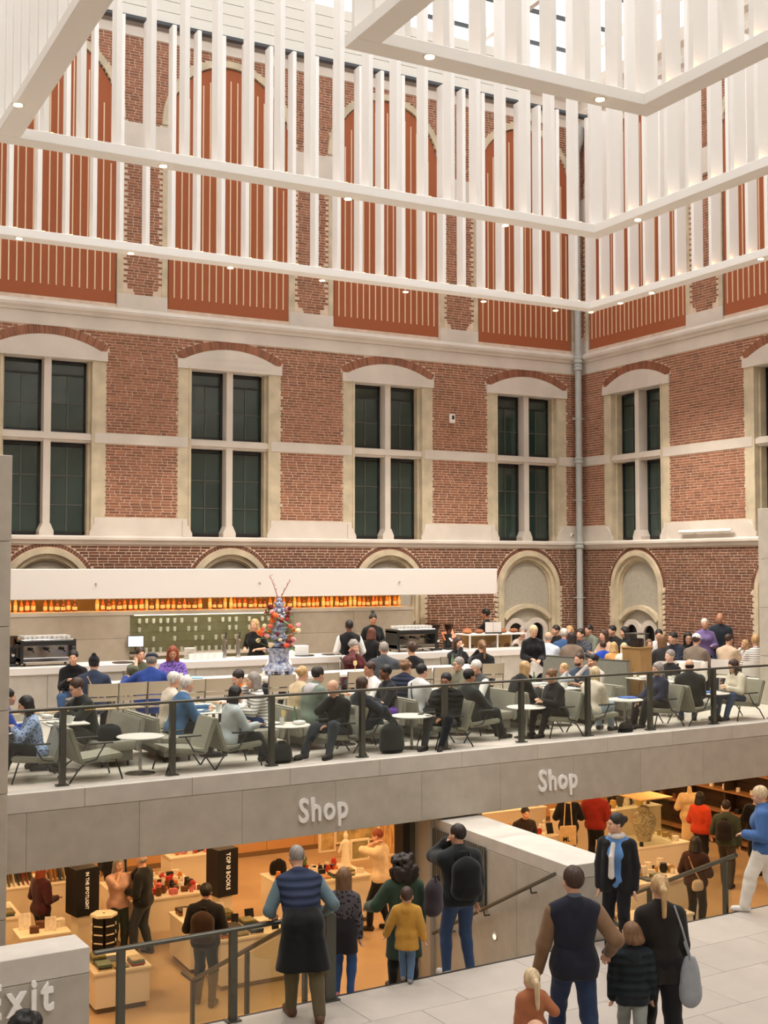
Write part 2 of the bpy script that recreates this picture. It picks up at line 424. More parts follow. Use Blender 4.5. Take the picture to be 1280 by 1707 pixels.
    # blind arches at café level
    for b in blind:
        r = struct(empty('trim_%d' % (len([o for o in COL.objects if o.name.startswith('trim_')])+1)))
        q = MB(fn)
        for (ra, rb, oa, ob) in ((b.hw-.06, b.hw+.06, -.05, .05), (b.hw-.16, b.hw-.06, -.12, -.03), (b.hw-.20, b.hw-.16, -.16, -.09)):
            q.ring(b.c, b.sp, ra, rb, 0, math.pi, oa, ob, 28)
            for s in (-1, 1): q.box(*sorted((b.c+s*ra, b.c+s*rb)), oa, ob, 0, b.sp)
        q.build('arch_moulding', CREAM, r)
        q = MB(fn)
        for k in range(int(b.sp/CH)):
            if k % 2:
                for s in (-1, 1): q.box(*sorted((b.c+s*(b.hw+.05), b.c+s*(b.hw+.13))), 0, .02, k*CH, (k+1)*CH)
        q.build('arch_quoin', CREAM, r)
        MB(fn).box(b.c-b.hw+.02, b.c+b.hw-.02, -.45, -.16, 1.3, 3.0).build('arch_infill', mat('grey_plaster', (178, 170, 154), .9, var=.1, scale=14), r)
        q = MB(fn)
        hoodr = 1.0; hz = 1.75-hoodr
        q.ring(b.c, hz, hoodr-.11, hoodr, math.pi*.23, math.pi*.77, -.16, -.02, 18); q.build('hood_mould', CREAM, r)
        q = MB(fn); q.box(b.c-.72, b.c+.72, -.45, -.17, 0, 1.32)
        for s in (-1, 1):
            q.ring(b.c+s*.33, 1.05, .21, .34, 0, math.pi, -.17, -.10, 16)
            for e in (-1, 1): q.box(*sorted((b.c+s*.33+e*.21, b.c+s*.33+e*.33)), -.17, -.10, 0, 1.05)
        q.build('twin_light_stone', PLASTER, r)
        for s in (-1, 1):
            pts = [(b.c+s*.33-.21, 0), (b.c+s*.33+.21, 0)]+[(b.c+s*.33+.21*math.cos(math.pi*i/14), 1.05+.21*math.sin(math.pi*i/14)) for i in range(15)]
            MB(fn).prism(pts, -.168, -.155).build('pane', mat('black_glass', (14, 14, 14), .1, spec=.6), r)
    return root
wall_back = make_wall('wall_back', fnA, -3.6, XB, (-2.37, 1.72, 5.81, 9.90, 13.99, 18.08), 1.48, 0)
wall_right = make_wall('wall_right', fnB, 13.0, YA, (18.54, 23.46), 1.86, 1)
# the two sides of the court behind and beside the camera
PLB = mat('pale_bounce', (206, 192, 174), .9, var=.1, scale=3)  # unseen brick sides, coloured pale to bounce light onto camera-facing stone
struct(MB().box(-4.0, -3.6, -7.4, YA, -3.9, 15.6).build('wall_left', PLB))
struct(MB().box(-4.0, XB+.8, -7.8, -7.4, -3.9, 15.6).build('wall_front', PLB))
struct(MB().box(XB, XB+.8, -7.4, 13.0, -3.9, 15.6).build('wall_right_near', PLB))
# rainwater pipe in the corner
pp = empty('drainpipe', (XB-.24, YA-.24, 0), 0, 'grey cylindrical rainwater pipe running up the brick corner', 'pipe')
MB().tube([(0, 0, -.2), (0, 0, 14.0)], .085, 14).build('pipe', PIPE, pp, True)
for z in (1.9, 4.45, 6.6, 10.6): q = MB(); q.lathe([(.095, z-.02), (.10, z-.02), (.10, z+.02), (.095, z+.02)], 14); q.box(-.02, .02, -.02, .22, z-.012, z+.012); q.box(-.2, .2, .0, .02, z-.012, z+.012); q.build('bracket', PIPE, pp)
for z in (3.27, 5.5, 7.95, 8.15): MB().lathe([(.088, z-.09), (.115, z-.07), (.115, z-.03), (.10, z), (.115, z+.03), (.115, z+.06), (.088, z+.09)], 14).build('collar', PIPE, pp, True)
MB().lathe([(.09, 13.7), (.12, 13.8), (.17, 13.95), (.19, 14.1), (.19, 14.35), (.16, 14.4)], 14).build('hopper', PIPE, pp, True)
# small things fixed to the walls
wb = empty('wall_sensor', aty(752, 698, YA-.02), 0, 'small white box with black lens high on the brick wall', 'sensor')
MB().bbox(-.07, .07, -.09, 0, -.11, .11, .012).build('housing', WHITE, wb)
MB().bbox(-.035, .035, -.11, -.085, -.03, .07, .015).build('lens', BLACKM, wb)
cm = empty('security_camera', aty(953, 892, YA-.02), 0, 'tiny white dome camera on the pale stone near the pipe', 'camera')
MB().lathe([(.04, -.03), (.045, 0), (.035, .035), (.01, .045)], 10).build('housing', WHITE, cm, True); MB().bbox(-.02, .02, -.06, -.035, -.015, .015, .006).build('lens', BLACKM, cm)
p0 = atx(1137, 882, XB-.03); p1 = atx(1224, 882, XB-.03)
tl = empty('strip_light', ((p0[0]+p1[0])/2, (p0[1]+p1[1])/2, 3.52), 0, 'long white tube lamp fixed above the sill on the side wall', 'lamp')
hl = abs(p0[1]-p1[1])/2
MB().tube([(-.08, -hl, 0), (-.08, hl, 0)], .045, 10).build('tube', WHITE, tl, True)
for s in (-.5, .5): MB().box(-.08, .0, hl*s-.04, hl*s+.04, -.02, .03).build('bracket', WHITE, tl)

# ================================================================== glass roof
ROOF_Z = 16.6
rf = struct(empty('ceiling'))
PANE = glassmat('roof_glass', (250, 252, 255)); STEEL = mat('white_steel', (225, 222, 216), .5); DST = mat('dark_steel', (70, 74, 78), .5)
for i in range(9):
    x = -3.6+i*(XB+3.6)/8; MB().box(x-.07, x+.07, -7.4, YA+.3, ROOF_Z-.28, ROOF_Z-.02).build('rafter', STEEL, rf)
for j in range(23):
    y = -7.4+j*(YA+7.4)/22; MB().box(-3.6, XB, y-.03, y+.03, ROOF_Z-.12, ROOF_Z-.02).build('purlin', DST, rf)
pm = None
for i in range(8):
    for j in range(22):
        x = -3.6+i*(XB+3.6)/8; y = -7.4+j*(YA+7.4)/22
        if pm is None: pm = MB().box(.02, (XB+3.6)/8-.02, .02, (YA+7.4)/22-.02, -.01, .01).mesh('pane'); pm.materials.append(PANE)
        o = link('pane', pm, None, rf); o.location = (x, y, ROOF_Z)
# boarded valance under the roof edge, in front of the brick wall
trv = struct(empty('trim_%d' % (len([o for o in COL.objects if o.name.startswith('trim_')])+1)))
BRD = mat('white_boards', (226, 222, 212), .6, objrand=.03)
for k in range(5):
    z = 12.84+k*.215
    MB().box(-1.0, 15.1, 21.40, 21.46, z+.006, z+.209).build('board', BRD, trv)
MB().box(-1.0, 16.9, 21.36, 21.50, 12.78, 12.84).build('dark_rail', DST, trv)  # dark steel frame along the foot of the boards
MB().box(-1.0, 15.1, 21.47, 21.8, 12.84, 13.9).build('backing', mat('grey_back', (150, 146, 140), .8), trv)
# ================================================================== three nested hanging light frames
FINM = mat('fin_white', (246, 243, 238), .6)
LAMP = emat('warm_downlight', (255, 214, 160), 14)
UPL = emat('warm_uplight', (255, 176, 96), 10)
RZ = 8.4     # underside of the rails
def light_frame(label, x0, x1, y0, y1, top, spots, sides):
    r = empty('hanging_light_frame', ((x0+x1)/2, (y0+y1)/2, RZ), 0, label, 'chandelier', 'nested hanging light frames')
    cx, cy = (x0+x1)/2, (y0+y1)/2
    W, H = .30, .15
    X0, X1, Y0, Y1 = x0-cx, x1-cx, y0-cy, y1-cy
    rails = {'far': (X0-W/2, X1+W/2, Y1-W/2, Y1+W/2), 'right': (X1-W/2, X1+W/2, Y0, Y1-W/2), 'left': (X0-W/2, X0+W/2, Y0, Y1-W/2)}
    for s in sides: a = rails[s]; MB().bbox(*a, 0, H, .008, 1).build('rail', FINM, r)
    FD, FW = .24, .075
    mx = MB().box(-FW/2, FW/2, -FD/2, FD/2, 0, top-RZ-H).mesh('fin'); mx.materials.append(FINM)
    my = MB().box(-FD/2, FD/2, -FW/2, FW/2, 0, top-RZ-H).mesh('fin'); my.materials.append(FINM)
    up = MB().lathe([(.035, 0), (.035, .012)], 8).mesh('uplight'); up.materials.append(UPL)
    P_ = .4865
    if 'far' in sides:
        n = int(round((X1-X0)/P_))
        for i in range(n+1):
            x = X0+(X1-X0)*i/n
            if i == 0 or i == n: continue
            f = link('fin', mx, None, r); f.location = (x, Y1, H)
            u = link('uplight', up, None, r); u.location = (x+.075, Y1-.09, H)
    for s, xx in (('right', X1), ('left', X0)):
        if s not in sides: continue
        n = int(round((Y1-Y0)/P_))
        for i in range(n+1):
            y = Y1-(Y1-Y0)*i/n
            f = link('fin', my, None, r); f.location = (xx, y, H)
            if i and s == 'right': u = link('uplight', up, None, r); u.location = (xx-.09, y-.075, H)
    dl = MB().lathe([(.055, -.012), (.055, 0)], 12).mesh('downlight'); dl.materials.append(LAMP)
    rg = MB().lathe([(.075, -.006), (.075, 0)], 12).mesh('lamp_ring'); rg.materials.append(mat('ring_grey', (170, 166, 158), .4, metal=.5))
    for (px, py) in spots:
        p = atz(px, py, RZ)
        q = link('lamp_ring', rg, None, r); q.location = (p[0]-cx, p[1]-cy, 0)
        q2 = link('downlight', dl, None, q); q2.location = (0, 0, -.003)
        ld = bpy.data.lights.new('frame_spot', 'SPOT'); ld.energy = 480 if y1 > 12 else 160; ld.spot_size = math.radians(120); ld.spot_blend = .8; ld.shadow_soft_size = .06; ld.color = (1, .92, .82)
        lo_ = bpy.data.objects.new('frame_spot', ld); COL.objects.link(lo_); lo_.parent = q; lo_.location = (0, 0, -.05)
    for sx in (X0, X1): MB().box(sx-.03, sx+.03, Y1-.03, Y1+.03, top-RZ, ROOF_Z-.28-RZ).build('hanger', STEEL, r)
    return r
light_frame('outermost and lowest looking white slatted light frame nearest the brick wall', -.25, 16.73, 2.0, 21.30, 12.74,
    [(32,397),(218,422),(384,446),(537,467),(676,486),(806,502),(926,517),(985,520),(1034,505),(1086,488),(1268,431)], ('far', 'right', 'left'))
light_frame('middle white slatted light frame between the inner and outer frames', 3.12, 13.0, 2.0, 16.40, 13.2,
    [(30,174),(272,276),(580,331),(842,375),(1063,366)], ('far', 'right', 'left'))
light_frame('innermost white slatted light frame at the top of the picture', 5.97, 9.95, 2.0, 11.55, 13.2,
    [(716,94),(1000,165)], ('far', 'right', 'left'))
# ================================================================== bridge with the café, landing, stairs
BA = math.radians(2.96); BO = (3.64, 15.08); LO = (4.57, 11.80)
def frame(O):
    c, s = math.cos(BA), math.sin(BA)
    return lambda u, v, z: (O[0]+u*c-v*s, O[1]+u*s+v*c, z)
B = frame(BO); L_ = frame(LO)
SHOPZ, LANDZ, FZ = -3.8, -1.9, -0.92
e0 = B(-7.3, -.05, 0); e1 = B(16.3, -.05, 0)
struct(MB().prism([(e0[0], e0[1]), (e1[0], e1[1]), (22.0, 16.2), (22.0, YA), (-3.6, YA)], FZ, 0.0, 2).build('floor', FLOORM))
fb = struct(empty('trim_edge_beam', B(0, 0, 0), BA))
u = -1.2; k = 0
while u < 16:       # coping stones with the ledge outside the railing, fascia slabs below
    MB().bbox(u+.0015, u+1.3985, -.27, -.04, -.22, .012, .006, 1).build('coping_stone', GREYT, fb); u += 1.4
u = -.55
MB().box(-2, 16, -.24, -.06, FZ, -.2).build('beam_core', GREY, fb)
u = -1.9
while u < 16:
    MB().bbox(u+.0012, u+1.3988, -.265, -.23, FZ, -.224, .003, 1).build('fascia_slab', GREYD, fb); u += 1.4
# raised lettering on the fascia
SIGNW = mat('sign_white', (250, 248, 245), .5)
def sign(px, py, px2, capz, txt, size, label):
    p = aty(px, py, 15.0)
    for _ in range(6):   # settle on the fascia face
        uu = p[0]-BO[0]; Y = B(uu, -.28, 0)[1]; p = aty(px, py, Y)
    r = empty('wall_lettering', p, BA, label, 'sign'); 
    w = letters(r, txt, size, .035, SIGNW, .78, .02, .022); return r
sign(498, 1371, 580, 0, 'Shop', .44, 'white raised word Shop on the fascia above the left opening')
sign(898, 1319, 965, 0, 'Shop', .44, 'white raised word Shop on the fascia beside the right opening')
# stone piers at both ends
def pier(name, x0, x1, y0, y1, zs):
    r = struct(empty(name))
    for a, b in zip(zs[:-1], zs[1:]): MB().bbox(x0, x1, y0, y1, a+.003, b-.003, .006, 1).build('stone_block', GREYD, r)
pl = aty(19, 900, 14.62)[0]
pier('wall_pier_left', pl-1.6, pl, 14.62, 15.6, [-3.8, -2.4, -1.4, .05, 1.02, 2.0, 3.0, 4.02])
q = ray(1264, 950); t = 17.6/q[1]
pier('wall_pier_right', q[0]*t, q[0]*t+1.2, 17.0, 17.6, [-.0, .95, 1.9, 2.85, 3.86])
# glass railing along the bridge
def railing(name, origin, rz, posts, h, label, u0, u1, wide=()):
    r = empty(name, origin, rz, label, 'railing')
    for p in posts:
        w = .06 if p in wide else .036
        q = MB(); q.box(p-w, p+w, -.035, .035, 0, h-.03); q.build('post', RAILM, r)
        MB().box(p-w-.04, p+w+.04, -.06, .06, 0, .015).build('base_plate', RAILM, r)
    MB().bbox(u0, u1, -.035, .035, h-.035, h, .01).build('handrail', RAILM, r)
    es = sorted(set([u0]+list(posts)+[u1]))
    for a, b in zip(es[:-1], es[1:]):
        if b-a > .3: MB().box(a+.05, b-.05, -.006, .006, .06, h-.05).build('glass_panel', GLASS, r)
    return r
railing('glass_railing', B(0, 0, .012), BA, [0.0, 1.43, 2.85, 4.27, 5.68, 7.10, 8.43, 9.77, 11.24, 12.7], .96, 'long glass railing with dark posts in front of the café tables', -.72, 13.6)
# landing
lf = struct(empty('floor_landing', (0, 0, 0)))
MB().prism([L_(-7.9, 0, 0)[:2], L_(15, 0, 0)[:2], (19.7, -7.3), (-3.5, -7.3)], LANDZ-.25, LANDZ-.012, 2).build('landing_base', GREY, lf)
me_sl = MB().bbox(.003, 1.197, -.797, -.003, -.012, .0, .002, 1).mesh('floor_slab'); me_sl.materials.append(mat('landing_stone', (180, 171, 162), .42, var=.08, scale=2.2, objrand=.06))
for i in range(-3, 12):
    for j in range(0, 11):
        o = link('floor_slab', me_sl, None, lf); o.location = L_(i*1.2+(.6 if j % 2 else 0), -j*.8-.03, LANDZ); o.rotation_euler = (0, 0, BA)
MB().box(0, 20, 0, .03, -.05, .006).fn
nb = MB(L_); nb.box(-1.6, 10, -.03, .0, LANDZ-.12, LANDZ+.003); nb.build('edge_nosing', BLACKM, lf)
nb = MB(L_); nb.box(-8, 14.5, -.4, -.05, SHOPZ, LANDZ-.2); nb.build('landing_wall', GREY, lf)
railing('glass_railing', L_(0, -.09, LANDZ), BA, [-1.18, 0.0, 1.12], .93, 'short glass railing at the landing edge with the man leaning on it', -1.45, 1.16, (1.12,))
# low parapet that says Exit
ex = struct(empty('wall_parapet', L_(0, 0, LANDZ), BA))
c0 = atz(150, 1578, -.9); c1 = Vector(c0)-Vector((LO[0], LO[1], 0)); uR = c1.x*math.cos(BA)+c1.y*math.sin(BA); vF = -c1.x*math.sin(BA)+c1.y*math.cos(BA)
MB().bbox(uR-3, uR, vF, vF+.46, .76, 1.0, .006, 1).build('coping_stone', GREYT, ex)
MB().bbox(uR-3, uR, vF, vF+.46, 0, .755, .006, 1).build('stone_block', GREYD, ex)
rr = empty('wall_lettering', (*L_(uR-.97, vF-.025, 0)[:2], LANDZ+.50), BA, 'large white word Exit on the low parapet', 'sign'); letters(rr, 'Exit', .43, .04, SIGNW, .76, .02, .02)
# stairs down to the shop
def stairs(name, u0, u1, n=11, run=.31):
    r = struct(empty(name, L_(0, 0, 0), BA)); h = (LANDZ-SHOPZ)/n
    for i in range(1, n): MB().box(u0, u1, (i-1)*run+.002, i*run, SHOPZ, LANDZ-i*h).build('step', GREYD, r)
    return h, run
SH, SR = stairs('floor_stairs_left', 1.2, 4.35)
stairs('floor_stairs_right', 5.15, 7.25)
def sloped_rail(name, u, v0, z0, v1, z1, posts, label):
    r = empty(name, L_(u, 0, 0), BA, label, 'railing'); sl = (z1-z0)/(v1-v0)
    MB().tube([(0, v0, z0), (0, v1, z1), (0, v1+.35, z1)], .03, 8).build('handrail', RAILM, r, True)
    for v in posts:
        st = max(SHOPZ, LANDZ-max(0, math.ceil(v/SR))*SH) if v < 3.4 else SHOPZ
        MB().box(-.02, .02, v-.035, v+.035, st, z0+(v-v0)*sl-.02).build('post', RAILM, r)
    g = MB(); a, b = v0+.1, v1-.1
    g.add([(x, y, z) for x in (-.006, .006) for y, z in ((a, z0+(a-v0)*sl-.85), (b, z0+(b-v0)*sl-.85), (b, z0+(b-v0)*sl-.06), (a, z0+(a-v0)*sl-.06))], [(0,1,2,3),(7,6,5,4),(0,4,5,1),(1,5,6,2),(2,6,7,3),(3,7,4,0)])
    g.build('glass_panel', GLASS, r)
sloped_rail('stair_railing', 1.13, .12, -.98, 3.7, -2.78, (.5, 2.0, 3.7), 'sloping glass stair railing going down on the left of the stairs')
sloped_rail('stair_railing', 7.32, -.05, -1.14, 2.6, -2.42, (.15, 1.6, 2.6), 'sloping glass stair railing on the right beside the dark coats')
# dividing wall with handrail
dw = struct(empty('wall_divider', (0, 0, 0)))
MB().bbox(9.08, 9.78, 12.08, 15.28, -1.12, -.95, .006, 1).build('coping_stone', GREYT, dw)
for a, b in ((12.08, 13.2), (13.2, 14.4), (14.4, 15.28)): MB().bbox(9.08, 9.78, a+.002, b-.002, SHOPZ, -1.124, .004, 1).build('stone_block', GREYD, dw)
MB().box(9.0, 9.9, 15.28, 15.9, SHOPZ, FZ).build('stone_block', GREY, dw)
g0 = atx(712, 1376, 9.07); g1 = atx(811, 1505, 9.07)
gr = empty('air_grille', (9.062, g0[1], g0[2]), 0, 'dark ribbed ventilation grille set in the divider wall', 'grille')
wy = g1[1]-g0[1]; zz0 = min(g1[2], g0[2])-.1-g0[2]
y0_, y1_ = sorted((0, wy)); ztop = .0; zbot = atx(712, 1471, 9.07)[2]-g0[2]
MB().box(-.012, -.004, y0_, y1_, zbot, ztop).build('backing', mat('grille_dark', (70, 68, 60), .7), gr)
k = int((y1_-y0_)/.055)
for i in range(k): y = y0_+(i+.5)*(y1_-y0_)/k; MB().box(-.022, -.010, y-.014, y+.014, zbot, ztop).build('slat', mat('grille_slat', (112, 108, 96), .6), gr)
h0 = atx(925, 1457, 8.98); h1 = atx(722, 1556, 8.98)
hr = empty('wall_handrail', (8.98, h0[1], h0[2]), 0, 'dark metal handrail sloping down along the divider wall', 'handrail')
dy, dz = h1[1]-h0[1], h1[2]-h0[2]
MB().tube([(0, -.0, 0), (0, dy, dz)], .025, 8).build('rail', RAILM, hr, True)
for f in (.18, .55, .85): MB().tube([(0, dy*f, dz*f-.02), (.02, dy*f, dz*f-.09), (.10, dy*f, dz*f-.09)], .012, 6).build('bracket', RAILM, hr, True)
for (px, py, lab) in ((825, 1560, 'middle'), (922, 1524, 'upper'), (742, 1612, 'lower')):
    p = atx(px, py, 9.075)
    w = empty('recessed_light', p, 0, '%s small round recessed step light in the divider wall' % lab, 'lamp', None)
    MB().tube([(-.008, 0, 0), (.0, 0, 0)], .055, 14).build('rim', GREYT, w)
    MB().tube([(-.012, 0, -.012), (-.006, 0, -.012)], .036, 12).build('lamp_lens', emat('step_lamp', (255, 225, 180), 1.6), w)
# shop shell below the bridge
WARMW = mat('shop_wall_panel', (196, 148, 96), .6, objrand=.05)
struct(MB().box(-3.6, 24, 3, 28, SHOPZ-.2, SHOPZ).build('floor_shop', mat('shop_floor', (186, 158, 122), .35, var=.12, scale=1.2)))
sb = struct(empty('wall_shop_back', (0, 25.6, SHOPZ)))
for i in range(-3, 21): MB().bbox(i*1.2+.004, i*1.2+1.196, 0, .05, .10, 2.9, .004, 1).build('wall_panel', WARMW, sb)
MB().box(-3.6, 24, .05, .3, 0, 2.9).build('wall_core', GREY, sb); MB().box(-3.6, 24, -.01, .05, 0, .10).build('skirting', mat('skirting_tan', (120, 92, 62), .6), sb)
struct(MB().box(22, 22.3, 3, 26, SHOPZ, FZ).build('wall_shop_right', mat('shop_dark_wall', (52, 42, 34), .7)))
struct(MB().box(-3.9, -3.6, 3, 26, SHOPZ, FZ).build('wall_shop_left', GREY))
fp = empty('door_post', (*B(5.22, .45, 0)[:2], SHOPZ), BA, 'dark upright frame of the shop opening beside the divider', 'door frame')
MB().box(-.06, .06, -.12, .12, 0, 2.88).build('upright', BLACKM, fp); MB().box(.06, .16, -.1, .1, 0, 2.88).build('side_panel', mat('olive_frame', (96, 92, 76), .5), fp)
# warm shop lighting: panels in the shop ceiling
LW = emat('shop_lamp', (255, 196, 120), 10)
for i, x in enumerate((1.6, 4.2, 6.8, 9.4, 12.0, 14.6, 17.2, 19.6)):
    for j, y in enumerate((16.8, 19.4, 22.0, 24.4)):
        c = empty('ceiling_downlight', (x, y, FZ), 0, 'warm lamp recessed in the shop ceiling', 'lamp', 'shop ceiling lamps')
        MB().box(-.2, .2, -.2, .2, -.012, .0).build('lamp_frame', BLACKM, c); MB().box(-.16, .16, -.16, .16, -.02, -.012).build('lamp_lens', emat('shop_lamp', (255, 186, 104), 12), c)
        ld = bpy.data.lights.new('shop_light', 'AREA'); ld.size = .3; ld.energy = 27; ld.color = (1.0, .64, .32); lo_ = bpy.data.objects.new('shop_light', ld); COL.objects.link(lo_)
        lo_.parent = c; lo_.location = (0, 0, -.03)
# ================================================================== bar under the white canopy
CHROME = mat('chrome', (190, 188, 184), .18, metal=1.0); WSOLID = mat('solid_white', (226, 219, 212), .4); CERAM = mat('white_ceramic', (240, 238, 234), .25)
GOLD = mat('brass_back', (150, 112, 52), .45, var=.15, scale=2)
cn = empty('bar_canopy', (9.85, 24.0, 2.08), 0, 'long white box canopy hanging over the bar', 'canopy')
xl, xr = 3.6-9.85, 15.47-9.85
MB().bbox(xl, xr, -.8, .95, .0, .58, .01, 1).build('canopy_box', WSOLID, cn)
MB().box(xl+.1, 14.1-9.85, .78, .84, -.014, -.002).build('light_strip', emat('bar_strip', (255, 186, 96), 15), cn)
for x in (6.2, 9.6, 12.9): MB().lathe([(.02, .28), (.02, .31)], 8, (x-9.85, -.815, 0)).build('rivet', GREY, cn)
for x in (5.2, 7.4, 9.6, 11.8, 14.0):
    MB().box(x-9.85-.12, x-9.85+.12, -.35, -.11, -.012, -.001).build('downlight', emat('canopy_lamp', (255, 232, 200), 3), cn)
    ld = bpy.data.lights.new('canopy_light', 'AREA'); ld.size = .25; ld.energy = 9; ld.color = (1, .88, .72); lo_ = bpy.data.objects.new('canopy_light', ld); COL.objects.link(lo_); lo_.parent = cn; lo_.location = (x-9.85, -.23, -.02)
bb = empty('back_bar', (9.0, 24.7, 0), 0, 'grey stone back bar wall with a lit niche and bottle shelf', 'bar wall')
x0, x1, n0, n1 = 3.4-9, 14.1-9, 7.33-9, 11.05-9
for (a, b_) in ((x0, -4.2), (-4.2, n0), (n1, 3.55), (3.55, x1)):
    for z0, z1 in ((0, .55), (.55, 1.22), (1.22, 1.70)): MB().bbox(a+.003, b_-.003, 0, .35, z0+.002, z1-.002, .003, 1).build('stone_panel', GREYD, bb)
MB().box(n0, n1, .33, .38, .0, 1.70).build('niche_back', mat('niche_green', (150, 148, 118), .5, var=.1), bb)
MB().box(n0, n1, -.1, .33, .84, .90).build('niche_counter', WSOLID, bb)
MB().bbox(x0, x1, -.06, .62, 1.70, 1.78, .006, 1).build('bottle_shelf', GREYT, bb)
MB().box(x0, x1, .62, .66, 1.78, 2.60).build('brass_panel', GOLD, bb)
MB().box(n0+.1, n1-.1, .02, .05, 1.685, 1.699).build('light_strip', emat('niche_strip', (255, 240, 200), 7), bb)
for z in (1.12, 1.32, 1.50): MB().box(n0+.05, n1-.05, .06, .30, z, z+.012).build('glass_shelf', GLASS, bb)
GLS = mat('drinking_glass', (216, 220, 210), .15, spec=.7)
gm = MB().lathe([(.028, 0), (.030, .002), (.036, .10), (.034, .10), (.028, .006)], 10).mesh('tumbler', True); gm.materials.append(GLS)
for z in (1.132, 1.332, 1.512, .90):
    for i in range(22):
        x = n0+.25+i*.155
        if random.random() < .35: continue
        o = link('tumbler', gm); o.location = (9+x, 24.88, z); tag(o, 'clear tumbler standing in the lit niche of the back bar', 'glass', 'glasses in the bar niche')
# bottles on the lit shelf
AMB = glassmat('amber', (200, 110, 30), rough=.05)
def bottle_proto(nm, prof, liquid, capc):
    b = empty(nm, (0, 0, 0)); MB().lathe(prof, 12).build('bottle_body', liquid, b, True)
    r = prof[1][0]; zb = prof[2][1]
    MB().lathe([(r+.001, zb*.25), (r+.002, zb*.28), (r+.002, zb*.75), (r+.001, zb*.78)], 12).build('bottle_label', mat('bottle_label', (236, 214, 170), .6), b)
    zt = prof[-1][1]; MB().lathe([(.014, zt-.03), (.015, zt-.03), (.015, zt+.008), (.013, zt+.01)], 8).build('bottle_cap', capc, b); return b
liq = mat('whisky', (196, 104, 34), .12, spec=.7); liq2 = mat('whisky_dark', (120, 52, 20), .12, spec=.7); liq3 = mat('pale_spirit', (226, 170, 90), .12, spec=.7); liq4 = mat('red_spirit', (190, 74, 40), .15, spec=.7)
protos = [bottle_proto('liquor_bottle', [(.03, 0), (.042, .004), (.042, .15), (.03, .19), (.014, .22), (.013, .29)], liq, BLACKM),
          bottle_proto('liquor_bottle', [(.03, 0), (.05, .004), (.048, .13), (.034, .17), (.015, .19), (.014, .25)], liq2, mat('cork', (180, 140, 90), .7)),
          bottle_proto('liquor_bottle', [(.03, 0), (.038, .004), (.038, .19), (.028, .22), (.013, .25), (.012, .32)], liq3, BLACKM),
          bottle_proto('liquor_bottle', [(.03, 0), (.045, .004), (.04, .16), (.03, .20), (.016, .23), (.015, .33)], liq4, mat('gold_cap', (190, 150, 80), .3, metal=.7))]
x = 4.6; used = [0]*4
while x < 14.0:
    if not (6.35 < x < 6.62 or 9.05 < x < 9.2 or random.random() < .03):
        i = random.choices(range(4), (5, 4, 3, 2))[0]
        o = protos[i] if not used[i] else copy_tree(protos[i]); used[i] = 1
        o.location = (x, 25.05+random.uniform(-.05, .05), 1.78); o.rotation_euler = (0, 0, random.uniform(0, 6)); s = random.uniform(.92, 1.08); o.scale = (s, s, s)
        tag(o, ('amber', 'dark brown', 'pale gold', 'reddish')[i]+' liquor bottle in the row on the lit shelf above the bar', 'bottle', 'bottles on the bar shelf')
    x += .118
# counter
bc = empty('bar_counter', (9.9, 21.75, 0), 0, 'long bar counter with grey stone front and white top', 'counter')
x = -6.3
while x < 5.45: MB().bbox(x+.003, min(x+1.37, 5.45), 0, .04, 0, .80, .003, 1).build('stone_panel', GREYD, bc); x += 1.373
MB().box(-6.3, 5.45, .04, .75, 0, .80).build('counter_body', GREY, bc)
MB().bbox(-6.34, 5.5, -.04, .80, .80, .93, .008, 1).build('worktop', WSOLID, bc)
# coffee machines
def coffee_machine(px, w, label):
    p = aty(px, 1080, 22.2); r = empty('coffee_machine', (p[0], 22.22, .93), 0, label, 'coffee machine')
    MB().bbox(-w/2, w/2, -.27, .27, .06, .16, .02).build('drip_tray', CHROME, r); MB().bbox(-w/2+.04, w/2-.04, -.05, .27, .12, .42, .02).build('body', CHROME, r)
    MB().bbox(-w/2, w/2, -.28, .28, .36, .46, .03).build('head_panel', CHROME, r); MB().box(-w/2+.02, w/2-.02, -.284, -.278, .37, .45).build('dark_band', BLACKM, r)
    for s in (-1, 1): MB().bbox(s*(w/2-.025)-.025, s*(w/2-.025)+.025, -.28, .27, .05, .47, .012).build('side_panel', BLACKM, r)
    for s in (-.28, 0, .28):
        h = MB(); h.tube([(s*w, -.12, .32), (s*w, -.12, .27)], .035, 10); h.tube([(s*w, -.13, .28), (s*w, -.32, .26)], .013, 8); h.build('portafilter', BLACKM, r, True)
    for sx in (-1, 1):
        for sy in (-1, 1): MB().lathe([(.02, 0), (.025, .06)], 8, (sx*(w/2-.08), sy*.2, 0)).build('foot', BLACKM, r)
    MB().bbox(-w/2+.03, w/2-.03, -.24, .24, .46, .475, .004, 1).build('cup_tray', CHROME, r)
    cup = MB().lathe([(.02, 0), (.034, .02), (.04, .06), (.036, .06), (.03, .022), (.004, .018)], 10).mesh('cup', True); cup.materials.append(CERAM)
    for i in range(int(w/.085)-1):
        for j in range(4):
            o = link('cup', cup); o.location = (p[0]-w/2+.09+i*.085+random.uniform(-.01, .01), 22.22-.17+j*.1, .93+.475+(.0 if (i+j) % 3 else .0)); tag(o, 'small white cup piled on top of the %s' % ('left coffee machine' if px < 300 else 'right coffee machine'), 'cup', 'cups on the coffee machines')
    return r
coffee_machine(76, .98, 'chrome espresso machine on the left end of the bar')
coffee_machine(686, .95, 'chrome espresso machine on the right half of the bar')
